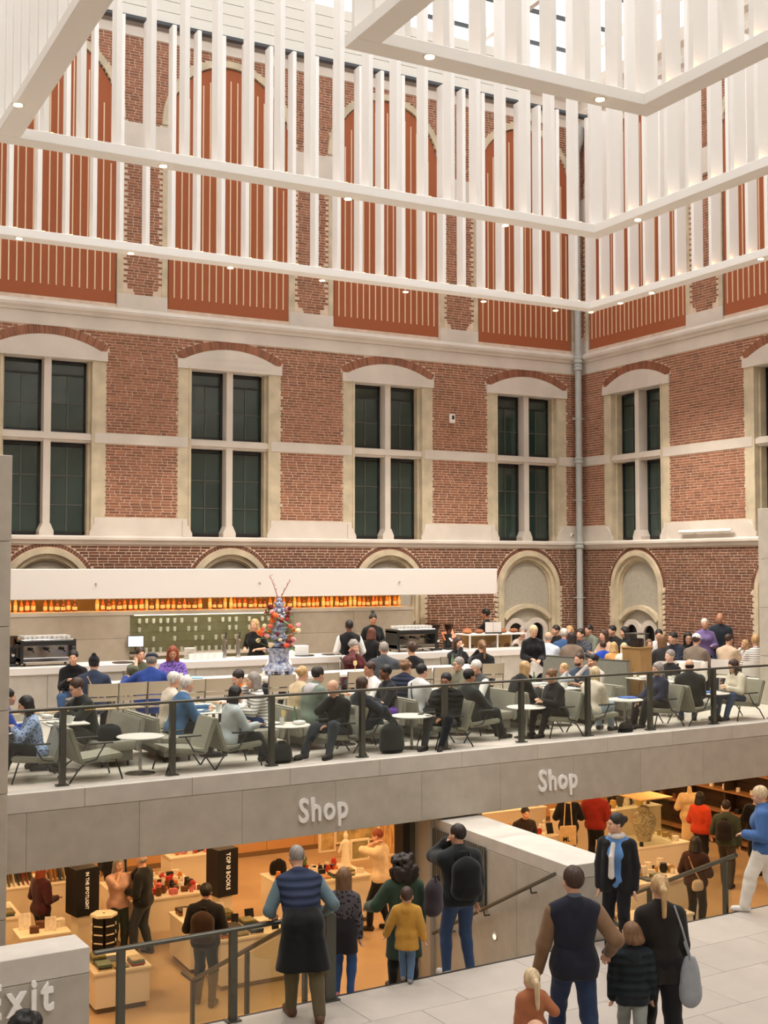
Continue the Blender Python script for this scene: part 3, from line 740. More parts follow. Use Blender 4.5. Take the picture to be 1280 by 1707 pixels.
def grinder(px, Y, label, hop):
    p = aty(px, 1080, Y); r = empty('coffee_grinder', (p[0], Y, .93), 0, label, 'grinder')
    MB().bbox(-.09, .09, -.14, .12, 0, .05, .012).build('base', BLACKM, r); MB().bbox(-.075, .075, -.02, .12, .05, .34, .02).build('body', BLACKM, r); MB().tube([(0, -.05, .24), (0, -.12, .20)], .03, 8).build('spout', CHROME, r, True)
    MB().lathe([(.04, .34), (.06, .38), (.10, .52), (.10, .54), (.02, .54)], 12).build('hopper', hop, r, True)
HOP = glassmat('hopper_glass', (150, 130, 110), rough=.1)
grinder(20, 22.2, 'black coffee grinder beside the left pier', HOP); grinder(726, 22.25, 'black grinder with open hopper right of the espresso machine', HOP); grinder(748, 22.25, 'second black grinder further right on the bar', HOP)
# till, beer taps, trays, carafes
p = aty(232, 1080, 24.3); t = empty('till_screen', (p[0], 24.55, .90), math.radians(-8), 'tablet till with bright screen in the bar niche', 'till')
MB().bbox(-.12, .12, -.08, .08, 0, .04, .01).build('base', BLACKM, t); MB().tube([(0, 0, .04), (0, .02, .2)], .02, 8).build('stem', BLACKM, t)
q = MB(); q.bbox(-.17, .17, -.015, .015, .14, .38, .008); o = q.build('bezel', BLACKM, t); MB().box(-.155, .155, -.019, -.016, .155, .365).build('screen', emat('screen_white', (220, 228, 235), .9), t)
for px, lab in ((374, 'left'), (397, 'right')):
    p = aty(px, 1080, 22.3); t = empty('beer_tap', (p[0], 22.3, .93), 0, 'tall chrome beer tap column, the %s one of two' % lab, 'tap')
    MB().lathe([(.055, 0), (.055, .012), (.042, .02), (.042, .42), (.035, .44)], 14).build('column', CHROME, t, True); MB().tube([(0, -.03, .36), (0, -.12, .34), (0, -.12, .28)], .012, 8).build('spout', CHROME, t, True); MB().tube([(0, -.06, .38), (0, -.1, .5)], .014, 8).build('handle', BLACKM, t, True)
for px, Y, lab in ((205, 22.0, 'left of the man in the blue sweater'), (552, 22.05, 'right of the flower vase'), (508, 22.02, 'left of the waiter')):
    p = aty(px, 1090, Y); t = MB().lathe([(.17, 0), (.19, .004), (.20, .02), (.19, .02), (.17, .008)], 24).build('serving_tray', BLACKM, None, True); t.location = (p[0], Y, .93); tag(t, 'round black serving tray on the bar '+lab, 'tray')
cup2 = MB().lathe([(.03, 0), (.034, .003), (.036, .12), (.033, .12), (.028, .01)], 10).mesh('carafe', True); cup2.materials.append(CERAM)
for i in range(15):
    p = aty(318+i*3.6, 1090, 22.05+(i % 3)*.09); o = link('carafe', cup2); o.location = (p[0], 22.05+(i % 3)*.09, .93); tag(o, 'white beaker in the cluster on the bar left of the taps', 'beaker', 'beakers on the bar')
plm = MB().lathe([(.05, 0), (.10, .008), (.115, .02), (.11, .02), (.06, .01)], 16).mesh('plate', True); plm.materials.append(CERAM)
for j in range(9):
    p = aty(316, 1080, 22.35); o = link('plate', plm); o.location = (p[0], 22.35, .93+j*.024); tag(o, 'white plate in the stack on the bar near the beakers', 'plate', 'stacked plates on the bar')
p = aty(463, 1085, 22.2); t = MB().bbox(-.3, .32, -.12, .12, 0, .2, .01).build('napkin_box', CERAM); t.location = (p[0]+.3, 22.2, .93); tag(t, 'white rectangular box on the bar right of the flower vase', 'box')
p = aty(614, 1075, 22.0)
wbt = empty('water_bottle', (p[0], 22.0, .93), 0, 'tall white bottle with blue cap on the bar', 'bottle'); MB().lathe([(.04, 0), (.044, .01), (.044, .22), (.02, .27)], 12).build('bottle_body', CERAM, wbt, True); MB().lathe([(.02, .27), (.022, .27), (.022, .31)], 10).build('cap', mat('blue_cap', (70, 110, 190), .4), wbt)
lmp = empty('heat_lamp', (13.62, 22.3, .93), 0, 'copper coloured slanted card stand on the bar', 'stand'); MB().tube([(0, 0, 0), (0, 0, .25)], .012, 8).build('stem', CHROME, lmp); q = MB(); q.add([(-.14, -.05, .2), (.14, -.05, .26), (.14, .08, .42), (-.14, .08, .36), (-.14, -.04, .19), (.14, -.04, .25), (.14, .09, .41), (-.14, .09, .35)], [(0,1,2,3),(7,6,5,4),(0,4,5,1),(1,5,6,2),(2,6,7,3),(3,7,4,0)]); q.build('card', mat('copper', (224, 130, 84), .5), lmp)
# pastry display at the right end
pv = empty('pastry_display', (14.28, 22.15, .93), 0, 'white framed glass pastry display on the right end of the bar', 'display')
MB().bbox(-.42, 1.06, -.3, .3, .30, .33, .006, 1).build('top_shelf', WSOLID, pv); MB().bbox(-.42, 1.06, -.3, .3, 0, .03, .006, 1).build('base_shelf', WSOLID, pv)
for x in (-.40, .30, 1.04):
    for y in (-.28, .28): MB().box(x-.015, x+.015, y-.015, y+.015, .03, .30).build('upright', WSOLID, pv)
MB().box(-.38, .28, .26, .27, .03, .30).build('wood_back', mat('pale_wood', (220, 176, 116), .5, var=.1, scale=4, stretch=(1, 8, 8)), pv); MB().box(.32, 1.02, .26, .27, .03, .30).build('wood_back', MATS['pale_wood'], pv)
MB().box(-.38, .28, -.285, -.28, .03, .28).build('glass_panel', GLASS, pv); MB().box(.32, 1.02, -.285, -.28, .03, .28).build('glass_panel', GLASS, pv)
cake = MB().lathe([(.05, 0), (.06, .02), (.055, .05), (.02, .065)], 10).mesh('pastry', True); cake.materials.append(mat('pastry_brown', (120, 70, 40), .7, objrand=.3))
for i in range(11): o = link('pastry', cake); o.location = (13.97+i*.118, 22.0+(i % 2)*.16, .96); tag(o, 'small brown pastry inside the pastry display', 'pastry', 'pastries in the display')
bun_ = MB().lathe([(.03, 0), (.09, .02), (.11, .05), (.08, .09), (.02, .11)], 10).mesh('bread_roll', True); bun_.materials.append(mat('crust', (146, 88, 50), .7, objrand=.3))
for i in range(9): o = link('bread_roll', bun_); o.location = (13.98+i*.15, 22.13+(i % 2)*.24, 1.26); o.scale = (1, 1, random.uniform(.7, 1.2)); tag(o, 'brown bread roll on top of the pastry display', 'bread', 'bread on the display')
p = aty(822, 1055, 21.92); t = empty('menu_stand', (p[0], 21.92, 1.26), math.radians(-20), 'white two page menu card standing on the pastry display', 'menu')
for s in (-1, 1): MB().box(s*.09-.085, s*.09+.085, -.006, .006, .03, .25).build('page', WSOLID, t)
MB().box(-.18, .18, -.03, .03, 0, .03).build('base', BLACKM, t)
# ================================================================== long communal table with the flower pyramid
lt = empty('communal_table', (9.25, 20.1, 0), math.radians(1.5), 'long white communal table in front of the bar', 'table')
MB().bbox(-4.1, 3.9, -.42, .42, .71, .76, .006, 1).build('tabletop', WSOLID, lt)
for x in (-3.6, -1.2, 1.2, 3.4): MB().bbox(x-.05, x+.05, -.3, .3, 0, .71, .006, 1).build('leg', WSOLID, lt)
DELFT = mat('delft_ware', (214, 220, 230), .25, rgb2=(46, 66, 128), scale=16, spec=.6)
vx, vy, vz = 8.72, 20.15, .765
vs = empty('flower_pyramid', (vx, vy, vz), math.radians(20), 'tall blue and white tiered tulip vase on the communal table', 'vase')
q = MB(); q.bbox(-.24, .24, -.24, .24, .07, .12, .015); q.build('plinth', DELFT, vs)
for a in range(6): w = a*math.pi/3; q = MB(); q.lathe([(.03, 0), (.055, .02), (.05, .05), (.06, .075)], 8, (.21*math.cos(w), .21*math.sin(w), 0)); q.build('foot', DELFT, vs, True)
MB().lathe([(.27, .12), (.26, .14), (.20, .19), (.185, .22), (.19, .42), (.23, .44), (.24, .47), (.20, .48)], 6).build('pedestal', DELFT, vs)
z = .48; r_ = .17
for i in range(7):
    h = .135-.006*i
    tr_ = MB().lathe([(r_*.7, z), (r_, z+.03), (r_*.98, z+.06), (r_*.75, z+.085), (r_*.55, z+h)], 12).build('tier', DELFT, vs, True)
    for a in range(6):
        w = a*math.pi/3+i*.5; MB().tube([(r_*.8*math.cos(w), r_*.8*math.sin(w), z+.05), (r_*1.25*math.cos(w), r_*1.25*math.sin(w), z+.10)], [.022, .016], 7).build('spout', DELFT, tr_, True)
    z += h; r_ *= .88
MB().lathe([(.04, z), (.06, z+.03), (.055, z+.06), (.025, z+.08)], 10).build('finial', DELFT, vs, True)
LEAF = mat('leaf_green', (84, 112, 62), .6, var=.3, scale=10); STEM = mat('stem_green', (96, 110, 60), .7)
FLC = [('red', (170, 34, 34)), ('orange', (230, 120, 50)), ('pink', (232, 160, 160)), ('dark red', (110, 24, 34)), ('coral', (226, 92, 66)), ('cream', (236, 214, 170))]
rr = random.Random(5)
for i in range(48):
    w = rr.uniform(0, 2*math.pi); zz = vz+rr.uniform(.52, 1.25); rad = rr.uniform(.18, .36)*(1.15 if zz < 1.7 else .8); x, y = vx+rad*math.cos(w), vy+rad*math.sin(w)
    nm, c = FLC[i % 6]; f = empty('flower', (x, y, zz), rr.uniform(0, 6), '%s flower in the tulip vase on the communal table' % nm, 'flower', 'flowers in the tulip vase')
    m_ = MB()
    for a in range(6):
        ww = a*math.pi/3; s = rr.uniform(.045, .07); cx_, cy_ = .03*math.cos(ww), .03*math.sin(ww)
        m_.lathe([(.008, -.02), (s*.6, .0), (s*.62, .025), (s*.2, .05)], 7, (cx_, cy_, 0))
    bl_ = m_.build('blossom', mat('petal_'+nm.replace(' ', '_'), c, .7, var=.2, scale=30), f, True); bl_.rotation_euler = (rr.uniform(-1.2, 1.2), rr.uniform(-1.2, 1.2), 0); sc_ = rr.uniform(.5, .95); bl_.scale = (sc_, sc_, sc_*1.3)
    th_ = f.rotation_euler[2]; dx, dy = (vx-x)*.8, (vy-y)*.8; lx, ly = dx*math.cos(th_)+dy*math.sin(th_), -dx*math.sin(th_)+dy*math.cos(th_)
    MB().tube([(0, 0, -.02), (lx*.5, ly*.5, -.09), (lx, ly, -.1)], .006, 5).build('stem', STEM, f, True)
    if i % 2 == 0:
        q = MB(); a, b_ = .08, .20; q.add([(0, 0, -.04), (a, .05, -.02), (b_, 0, -.09), (a, -.05, -.03), (.08, 0, -.05)], [(0, 1, 4), (1, 2, 4), (2, 3, 4), (3, 0, 4)]); q.build('leaf', LEAF, f)
for i, (dx, hh) in enumerate(((-.17, .50), (.20, .40))):
    f = empty('twig', (vx, vy, vz+z), 0, ('left' if i == 0 else 'right')+' bare budding twig rising from the top of the tulip vase', 'branch')
    pts = [(0, 0, 0), (dx*.35*_rt[0], dx*.35*_rt[1], hh*.4), (dx*.6*_rt[0], dx*.6*_rt[1], hh*.62), (dx*_rt[0], dx*_rt[1], hh)]
    MB().tube(pts, [.008, .007, .006, .004], 5).build('stem', mat('twig_brown', (140, 84, 70), .8), f)
    q = MB()
    for k in range(16): t_ = k/16; x_ = dx*t_; q.lathe([(.002, -.012), (.012, 0), (.002, .014)], 5, (x_*_rt[0]+rr.uniform(-.03, .03), x_*_rt[1]+rr.uniform(-.03, .03), hh*t_+.02))
    tag(q.build('buds', mat('bud_pink', (200, 120, 110), .8), f), kind='stuff')
# things on the communal table
def tabletop_item(kind, x, y, z, label, col=None, grp=None):
    if kind == 'glass': o = link('tumbler', gm); 
    elif kind == 'plate': o = link('plate', plm)
    elif kind == 'cup':
        if 'cupS' not in KIDS:
            KIDS['cupS'] = MB().lathe([(.022, 0), (.036, .02), (.042, .065), (.038, .065), (.03, .022), (.004, .018)], 10).mesh('cup', True); KIDS['cupS'].materials.append(CERAM)
        o = link('cup', KIDS['cupS'])
    elif kind == 'bottle':
        if 'gb' not in KIDS:
            KIDS['gb'] = MB().lathe([(.028, 0), (.031, .004), (.031, .12), (.013, .18), (.012, .23)], 10).mesh('bottle', True); KIDS['gb'].materials.append(mat('green_glass_bottle', (90, 120, 90), .15, spec=.6))
        o = link('bottle', KIDS['gb'])
    elif kind == 'wine':
        if 'wg' not in KIDS:
            KIDS['wg'] = MB().lathe([(.034, 0), (.034, .004), (.005, .008), (.005, .08), (.03, .10), (.038, .14), (.032, .18), (.03, .18), (.035, .14)], 12).mesh('wine_glass', True); KIDS['wg'].materials.append(mat('wine_pale', (214, 190, 130), .1, spec=.6))
        o = link('wine_glass', KIDS['wg'])
    elif kind == 'phone':
        o = MB().bbox(-.035, .035, -.075, .075, 0, .009, .003, 1).build('phone', BLACKM)
    elif kind == 'paper':
        o = MB().bbox(-.105, .105, -.148, .148, 0, .004, .001, 1).build('paper', WSOLID)
    elif kind == 'napkin':
        o = MB().bbox(-.08, .08, -.06, .06, 0, .05, .02).build('napkin', mat('paper_%d_%d_%d' % (col or (238, 234, 228)), col or (238, 234, 228), .8))
    elif kind == 'book':
        o = MB().bbox(-.1, .1, -.14, .14, 0, .02, .002, 1).build('booklet', mat('booklet_%d_%d_%d' % (col or (90, 130, 180)), col or (90, 130, 180), .6))
    o.location = (x, y, z); o.rotation_euler = (0, 0, random.uniform(0, 6)); tag(o, label, {'glass': 'glass', 'plate': 'plate', 'cup': 'cup', 'bottle': 'bottle', 'wine': 'glass', 'phone': 'phone', 'paper': 'paper', 'napkin': 'napkin', 'book': 'booklet'}[kind], grp); return o
for px, kind, lab, col in ((163, 'napkin', 'white crumpled napkin at the left end of the communal table', None), (300, 'glass', 'clear glass in front of the red-haired woman', None), (311, 'cup', 'white cup in front of the red-haired woman', None), (327, 'book', 'pale blue folded map on the communal table', (150, 190, 215)), (484, 'glass', 'tumbler on the communal table right of the flower pyramid', None), (527, 'glass', 'tumbler on the communal table between vase and maroon sweater', None), (593, 'wine', 'wine glass in front of the woman in maroon', None), (758, 'bottle', 'small bottle in front of the curly-haired woman', None), (770, 'napkin', 'black handbag shape on the right end of the communal table', (30, 30, 32))):
    Y = 20.25; p = aty(px, 1100, Y); tabletop_item(kind, p[0], Y+(p[0]-9.25)*.026, .765, lab, col)
# ================================================================== café furniture
UPH = mat('olive_grey_fabric', (152, 147, 132), .9, var=.10, scale=30, bump=.15, sheen=.2); UPHD = mat('dark_olive_fabric', (122, 118, 106), .9, var=.1, scale=30, bump=.15)
def lounge_proto():
    r = empty('lounge_chair')
    def slab(nm, prof, w, m):
        q = MB(); n = len(prof)
        bm = bmesh.new(); vs = [[bm.verts.new((x, y, z)) for y, z in prof] for x in (-w/2, w/2)]
        bm.faces.new(vs[0][::-1]); bm.faces.new(vs[1])
        for i in range(n): j = (i+1) % n; bm.faces.new((vs[0][i], vs[0][j], vs[1][j], vs[1][i]))
        bmesh.ops.bevel(bm, geom=bm.edges[:], offset=.016, segments=2, affect='EDGES'); bm.verts.index_update()
        q.add([tuple(v.co) for v in bm.verts], [[v.index for v in f.verts] for f in bm.faces]); bm.free(); return q.build(nm, m, r, True)
    slab('seat', [(-.22, .22), (.30, .27), (.30, .34), (-.24, .29)], .56, UPH)
    slab('backrest', [(-.20, .23), (-.26, .23), (-.42, .67), (-.35, .69)], .54, UPH)
    for s in (-1, 1):
        MB().tube([(s*.24, .22, .26), (s*.25, .30, .02), (s*.25, .30, 0)], .011, 6).build('leg', BLACKM, r, True)
        MB().tube([(s*.24, -.16, .24), (s*.25, -.26, .17), (s*.25, -.38, .0)], .011, 6).build('leg', BLACKM, r, True)
        MB().tube([(s*.28, -.20, .25), (s*.30, -.06, .28), (s*.30, .06, .47)], .010, 6).build('arm_bracket', BLACKM, r, True)
        MB().bbox(s*.30-.022, s*.30+.022, -.16, .16, .47, .49, .008).build('armrest', BLACKM, r)
    MB().tube([(-.25, -.1, .24), (.25, -.1, .24)], .012, 6).build('crossbar', BLACKM, r, True)
    return r
LPR = lounge_proto(); LPU = [0]
def lounge(x, y, rz, label, z=0.0):
    o = LPR if not LPU[0] else copy_tree(LPR); LPU[0] = 1; o.location = (x, y, z); o.rotation_euler = (0, 0, rz); return tag(o, label, 'lounge chair', 'lounge chairs along the railing')
FX = [4.77, 6.93, 8.98, 11.13, 13.20, 15.25]       # stations along the railing
def V(u_x, v):        # along the bridge: x as given, v behind the railing
    return (u_x, BO[1]+(u_x-BO[0])*math.tan(BA)+v)
RIGHT, LEFT = -math.pi/2, math.pi/2
def pedestal(x, y, h, r, label, square=False, name='round_table'):
    t = empty(name, (x, y, 0), 0, label, 'table', 'small café tables')
    if square: MB().bbox(-r, r, -r*.85, r*.85, h-.02, h, .008).build('tabletop', WSOLID, t)
    else: MB().lathe([(r-.01, h-.018), (r, h-.012), (r, h-.004), (r-.01, h)], 32).build('tabletop', WSOLID, t, True)
    MB().tube([(0, 0, .012), (0, 0, h-.018)], .022, 10).build('stem', CHROME, t, True); MB().lathe([(.20, 0), (.20, .008), (.03, .014)], 24).build('foot_plate', CHROME, t, True); return t
names = ['between the two empty lounge chairs', 'beside the woman in pale grey', 'between the navy-jacket woman and the bearded man', 'in front of the woman in black with tied hair', 'beside the blonde in cream with an open booklet', 'in front of the woman in the cream jumper']
for x, nm in zip(FX, names): p = V(x, .42); pedestal(p[0], p[1], .49, .31, 'small round white table '+nm)
# back-to-back benches between the second-row tables
def sofa(x, y, rz, label):
    r = empty('bench_sofa', (x, y, 0), rz, label, 'sofa', 'benches behind the lounge chairs')
    MB().bbox(-.62, .62, -.05, .5, .22, .35, .03).build('seat', UPH, r, True); q = MB()
    bm = bmesh.new(); prof = [(-.05, .20), (-.13, .20), (-.19, .62), (-.11, .64)]
    vs = [[bm.verts.new((xx, yy, zz)) for yy, zz in prof] for xx in (-.62, .62)]; bm.faces.new(vs[0][::-1]); bm.faces.new(vs[1])
    for i in range(4): j = (i+1) % 4; bm.faces.new((vs[0][i], vs[0][j], vs[1][j], vs[1][i]))
    bmesh.ops.bevel(bm, geom=bm.edges[:], offset=.02, segments=2, affect='EDGES'); bm.verts.index_update(); q.add([tuple(v.co) for v in bm.verts], [[v.index for v in f.verts] for f in bm.faces]); bm.free(); q.build('backrest', UPH, r, True)
    MB().box(-.58, .58, -.02, .42, .08, .22).build('plinth', UPHD, r)
    for a in (-.5, .5):
        for b_ in (.02, .38): MB().tube([(a, b_, 0), (a, b_, .08)], .015, 6).build('leg', BLACKM, r)
SX = [5.05, 7.22, 9.28, 11.45, 13.55]
tabs = ['left of the first bench pair', 'between the white-haired men and the striped top', 'between the green hoodie and the white shirt', 'between the grey sweatshirt and the white-haired man in waistcoat', 'between the couple and the long-haired woman in black', 'in front of the man in black tee']
for i, x in enumerate(SX):
    p = V(x, 1.62)
    sofa(p[0]-.24, p[1], LEFT+BA, '%s olive bench from the left pier among those facing left' % ['first', 'second', 'third', 'fourth', 'fifth'][i]); sofa(p[0]+.24, p[1], RIGHT+BA, '%s olive bench from the left pier among those facing right' % ['first', 'second', 'third', 'fourth', 'fifth'][i])
TX = [(3.95, 1.45), (6.13, 1.62), (8.25, 1.62), (10.36, 1.62), (12.5, 1.62), (15.0, 1.6)]
TT = []
for (x, v), nm in zip(TX, tabs):
    p = V(x, v); TT.append(p)
    pedestal(p[0], p[1]-.33, .64, .27, 'square white table '+nm+', the near one', True, 'square_table'); pedestal(p[0], p[1]+.33, .64, .27, 'square white table '+nm+', the far one', True, 'square_table')
# dining chairs at the communal table
BEIGE = mat('beige_shell', (172, 160, 138), .55); TUBEM = mat('grey_tube', (120, 114, 104), .35, metal=.5)
def dining_proto():
    r = empty('dining_chair')
    q = MB(); n = 8
    def curved(z0, z1, y0, bulge, w):
        q = MB(); b = 0
        for th in (0, .018):
            for i in range(n+1):
                a = -1+2*i/n
                for z in (z0, z1): q.v.append((a*w/2, y0-bulge*(1-a*a)-th-(z-.6)*.12, z))
        m = 2*(n+1)
        for i in range(n):
            k = 2*i; q.f += [(k, k+2, k+3, k+1), (m+k, m+k+1, m+k+3, m+k+2), (k, m+k, m+k+2, k+2), (k+1, k+3, m+k+3, m+k+1)]
        q.f += [(0, 1, m+1, m), (2*n, m+2*n, m+2*n+1, 2*n+1)]; return q
    curved(.66, .86, -.20, .04, .46).build('backrest', BEIGE, r, True); curved(.58, .64, -.19, .04, .46).build('back_slat', BEIGE, r, True)
    MB().bbox(-.22, .22, -.20, .22, .44, .465, .01).build('seat', BEIGE, r)
    for s in (-1, 1):
        MB().tube([(s*.22, .18, .44), (s*.23, .20, 0)], .011, 6).build('leg', TUBEM, r, True); MB().tube([(s*.235, -.23, .86), (s*.23, -.19, .45), (s*.24, -.24, 0)], .011, 6).build('leg', TUBEM, r, True)
        MB().tube([(s*.235, -.2, .64), (s*.25, .12, .62), (s*.24, .14, .46)], .010, 6).build('armrest', BLACKM, r, True)
    return r
DPR = dining_proto(); DPU = [0]
def dining(x, y, rz, label):
    o = DPR if not DPU[0] else copy_tree(DPR); DPU[0] = 1; o.location = (x, y, 0); o.rotation_euler = (0, 0, rz); return tag(o, label, 'chair', 'chairs at the communal table')
for px, lab in ((165, 'under the person in navy jacket and dark beanie'), (211, 'empty, left of the man in the blue sweater'), (260, 'under the man in the blue sweater'), (310, 'empty, right of the man in the blue sweater'), (355, 'empty, second right of the blue sweater'), (404, 'empty, left of the flower pyramid'), (462, 'empty, below the flower pyramid'), (535, 'empty, right of the flower pyramid'), (590, 'empty, below the woman in maroon'), (643, 'under the grey-haired man with neon collar'), (692, 'under the short-haired woman in black'), (735, 'empty, left of the ponytail woman'), (817, 'under the woman with the long ponytail')):
    Y = 19.28 if px < 800 else 19.55; p = aty(px, 1150, Y); dining(p[0], Y+(p[0]-9)*.026, random.uniform(-.1, .1), 'beige dining chair at the communal table, '+lab)
for px, lab in ((125, 'under the smiling woman in black with a bun'), (232, 'under the girl in olive'), (290, 'under the red-haired woman'), (466, 'under the elderly woman behind the vase'), (596, 'under the woman in maroon'), (764, 'under the curly-haired woman')):
    Y = 20.95; p = aty(px, 1130, Y); dining(p[0], Y+(p[0]-9)*.02, math.pi, 'beige dining chair on the bar side, '+lab)
# partition, wooden stand and white chairs in the right-hand corner
P0 = atz(880, 1090, .95); P1 = atz(1047, 1101, .95); d_ = Vector((P1[0]-P0[0], P1[1]-P0[1], 0)); L0 = d_.length; an = math.atan2(d_.y, d_.x)
pt = empty('low_partition', (P0[0], P0[1], 0), an, 'low grey partition in front of the right-hand diners', 'partition')
for i in range(2): MB().bbox(i*L0/2+.003, (i+1)*L0/2-.003, -.05, .05, 0, .93, .004, 1).build('panel', mat('felt_grey', (128, 128, 118), .9, var=.08, scale=30), pt)
MB().bbox(0, L0, -.055, .055, .93, .95, .004, 1).build('cap_rail', RAILM, pt)
P2 = atz(1065, 1078, 1.18); ws = empty('wooden_stand', (P2[0]-.05, P2[1], 0), an, 'tall oak coloured stand at the end of the partition', 'stand')
WOOD = mat('oak', (168, 132, 84), .6, var=.18, scale=6, stretch=(6, 6, .6))
MB().bbox(-.2, .2, -.2, .2, 0, 1.16, .006, 1).build('cabinet', WOOD, ws); MB().bbox(-.22, .22, -.22, .22, 1.16, 1.18, .004, 1).build('top', WOOD, ws)
MB().box(-.16, .16, -.16, .16, 1.18, 1.42).build('glass_box', GLASS, ws); MB().box(-.17, .17, -.17, .17, 1.42, 1.44).build('glass_lid', RAILM, ws)
MB().bbox(-.1, .1, -.1, .1, 1.18, 1.34, .02).build('dark_contents', mat('dark_contents', (56, 40, 34), .7), ws)
WSH = mat('white_shell', (232, 228, 222), .4)
def white_proto():
    r = empty('white_chair')
    q = MB(); n = 8
    for th in (0, .014):
        for i in range(n+1):
            a = -1+2*i/n
            for z in (.52, .68, .82): q.v.append((a*.21*(1 if z < .8 else .9), -.19-.04*(1-a*a)-th-(z-.5)*.25, z))
    m = 3*(n+1)
    for i in range(n):
        for j in (0, 1): k = 3*i+j; q.f += [(k, k+3, k+4, k+1), (m+k, m+k+1, m+k+4, m+k+3)]
        k = 3*i; q.f += [(k, m+k, m+k+3, k+3), (k+2, k+5, m+k+5, m+k+2)]
    q.f += [(0, 1, m+1, m), (1, 2, m+2, m+1), (3*n, m+3*n, m+3*n+1, 3*n+1), (3*n+1, m+3*n+1, m+3*n+2, 3*n+2)]
    q.build('backrest', WSH, r, True); MB().bbox(-.21, .21, -.2, .22, .43, .455, .012).build('seat', WSH, r)
    for sx in (-1, 1):
        for sy in (-1, 1): MB().tube([(sx*.16, sy*.15, .43), (sx*.2, sy*.21, 0)], .014, 6).build('leg', WSH, r, True)
        MB().tube([(sx*.14, -.2, .44), (sx*.14, -.21, .56)], .012, 6).build('back_support', WSH, r, True)
    return r
WPR = white_proto(); WPU = [0]
def wchair(x, y, rz, label):
    o = WPR if not WPU[0] else copy_tree(WPR); WPU[0] = 1; o.location = (x, y, 0); o.rotation_euler = (0, 0, rz); return tag(o, label, 'chair', 'white chairs in the corner')
def vtable(x, y, label, w=1.3, d=.75, rz=0):
    t = empty('cafe_table', (x, y, 0), rz, label, 'table'); MB().bbox(-w/2, w/2, -d/2, d/2, .70, .73, .006, 1).build('tabletop', WSOLID, t)
    for sx in (-1, 1):
        for sy in (-1, 1): MB().tube([(sx*(w/2-.08), sy*(d/2-.08), 0), (sx*(w/2-.08), sy*(d/2-.08), .70)], .018, 6).build('leg', WSH, t)
# ================================================================== people: blended implicit bodies meshed with surface nets
class SDF:
    def __init__(s): s.p = []
    def cone(s, a, b, ra, rb, k=.03, tg=None): s.p.append(('c', np.asarray(a, float), np.asarray(b, float), ra, rb, k, tg)); return s
    def ell(s, c, r, R=None, k=.02, tg=None): s.p.append(('e', np.asarray(c, float), np.asarray(r, float), np.eye(3) if R is None else R, None, k, tg)); return s
    def cut(s, c, r, R=None): s.p.append(('x', np.asarray(c, float), np.asarray(r, float), np.eye(3) if R is None else R, None, .01, None)); return s
    def half(s, c, n): s.p.append(('h', np.asarray(c, float), unit(n), None, None, 0, None)); return s
    def sub(s, tags, grow=0.0, k=None):
        o = SDF()
        for q in s.p:
            if q[6] in tags:
                if q[0] == 'c': o.p.append((q[0], q[1], q[2], q[3]+grow, q[4]+grow, k or q[5], q[6]))
                else: o.p.append((q[0], q[1], q[2]+grow, q[3], q[4], k or q[5], q[6]))
        return o
    def bounds(s):
        lo = np.full(3, 1e9); hi = -lo
        for q in s.p:
            if q[0] == 'c': lo = np.minimum(lo, np.minimum(q[1]-q[3], q[2]-q[4])); hi = np.maximum(hi, np.maximum(q[1]+q[3], q[2]+q[4]))
            elif q[0] == 'e': m = max(q[2]); lo = np.minimum(lo, q[1]-m); hi = np.maximum(hi, q[1]+m)
        return lo, hi
    def mesh(s, vox):
        lo, hi = s.bounds(); lo = lo-2.5*vox; n = np.ceil((hi-lo)/vox).astype(int)+3
        F = np.full(n, .5, np.float32)
        for q in s.p:
            if q[0] == 'c': l, h, m = np.minimum(q[1]-q[3], q[2]-q[4]), np.maximum(q[1]+q[3], q[2]+q[4]), q[5]+2*vox
            elif q[0] == 'h': l, h, m = lo, hi, 2*vox
            else: mm = max(q[2]); l, h, m = q[1]-mm, q[1]+mm, q[5]+2*vox
            i0 = np.clip(np.floor((l-m-lo)/vox).astype(int), 0, n-1); i1 = np.clip(np.ceil((h+m-lo)/vox).astype(int)+1, 1, n)
            if (i1 <= i0).any(): continue
            ax = [(lo[d]+vox*np.arange(i0[d], i1[d])).astype(np.float32) for d in range(3)]
            X, Y, Z = ax[0][:, None, None], ax[1][None, :, None], ax[2][None, None, :]
            if q[0] == 'c':
                a, b = q[1], q[2]; ba = b-a; L2 = max(float(ba@ba), 1e-9)
                px, py, pz = X-a[0], Y-a[1], Z-a[2]
                t = np.clip((px*ba[0]+py*ba[1]+pz*ba[2])/L2, 0, 1)
                d = np.sqrt((px-t*ba[0])**2+(py-t*ba[1])**2+(pz-t*ba[2])**2)-(q[3]+(q[4]-q[3])*t)
            elif q[0] == 'h':
                c, nn = q[1], q[2]; d = (X-c[0])*nn[0]+(Y-c[1])*nn[1]+(Z-c[2])*nn[2]
            else:
                c, r, R = q[1], q[2], q[3]; px, py, pz = X-c[0], Y-c[1], Z-c[2]
                u = [(R[j][0]*px+R[j][1]*py+R[j][2]*pz) for j in range(3)]
                k0 = np.sqrt(sum((u[j]/r[j])**2 for j in range(3)))+1e-6; k1 = np.sqrt(sum((u[j]/r[j]**2)**2 for j in range(3)))+1e-6
                d = k0*(k0-1)/k1
            sl = tuple(slice(i0[j], i1[j]) for j in range(3)); G = F[sl]
            if q[0] in 'xh': F[sl] = np.maximum(G, -d)
            else:
                k = q[5]; hh = np.maximum(k-np.abs(G-d), 0)/k; F[sl] = np.minimum(G, d)-hh*hh*k*.25
        return surface_nets(F, lo, vox)
_CO = np.array([(i, j, k) for i in (0, 1) for j in (0, 1) for k in (0, 1)])
_ED = [(a, b) for a in range(8) for b in range(a+1, 8) if abs(_CO[a]-_CO[b]).sum() == 1]
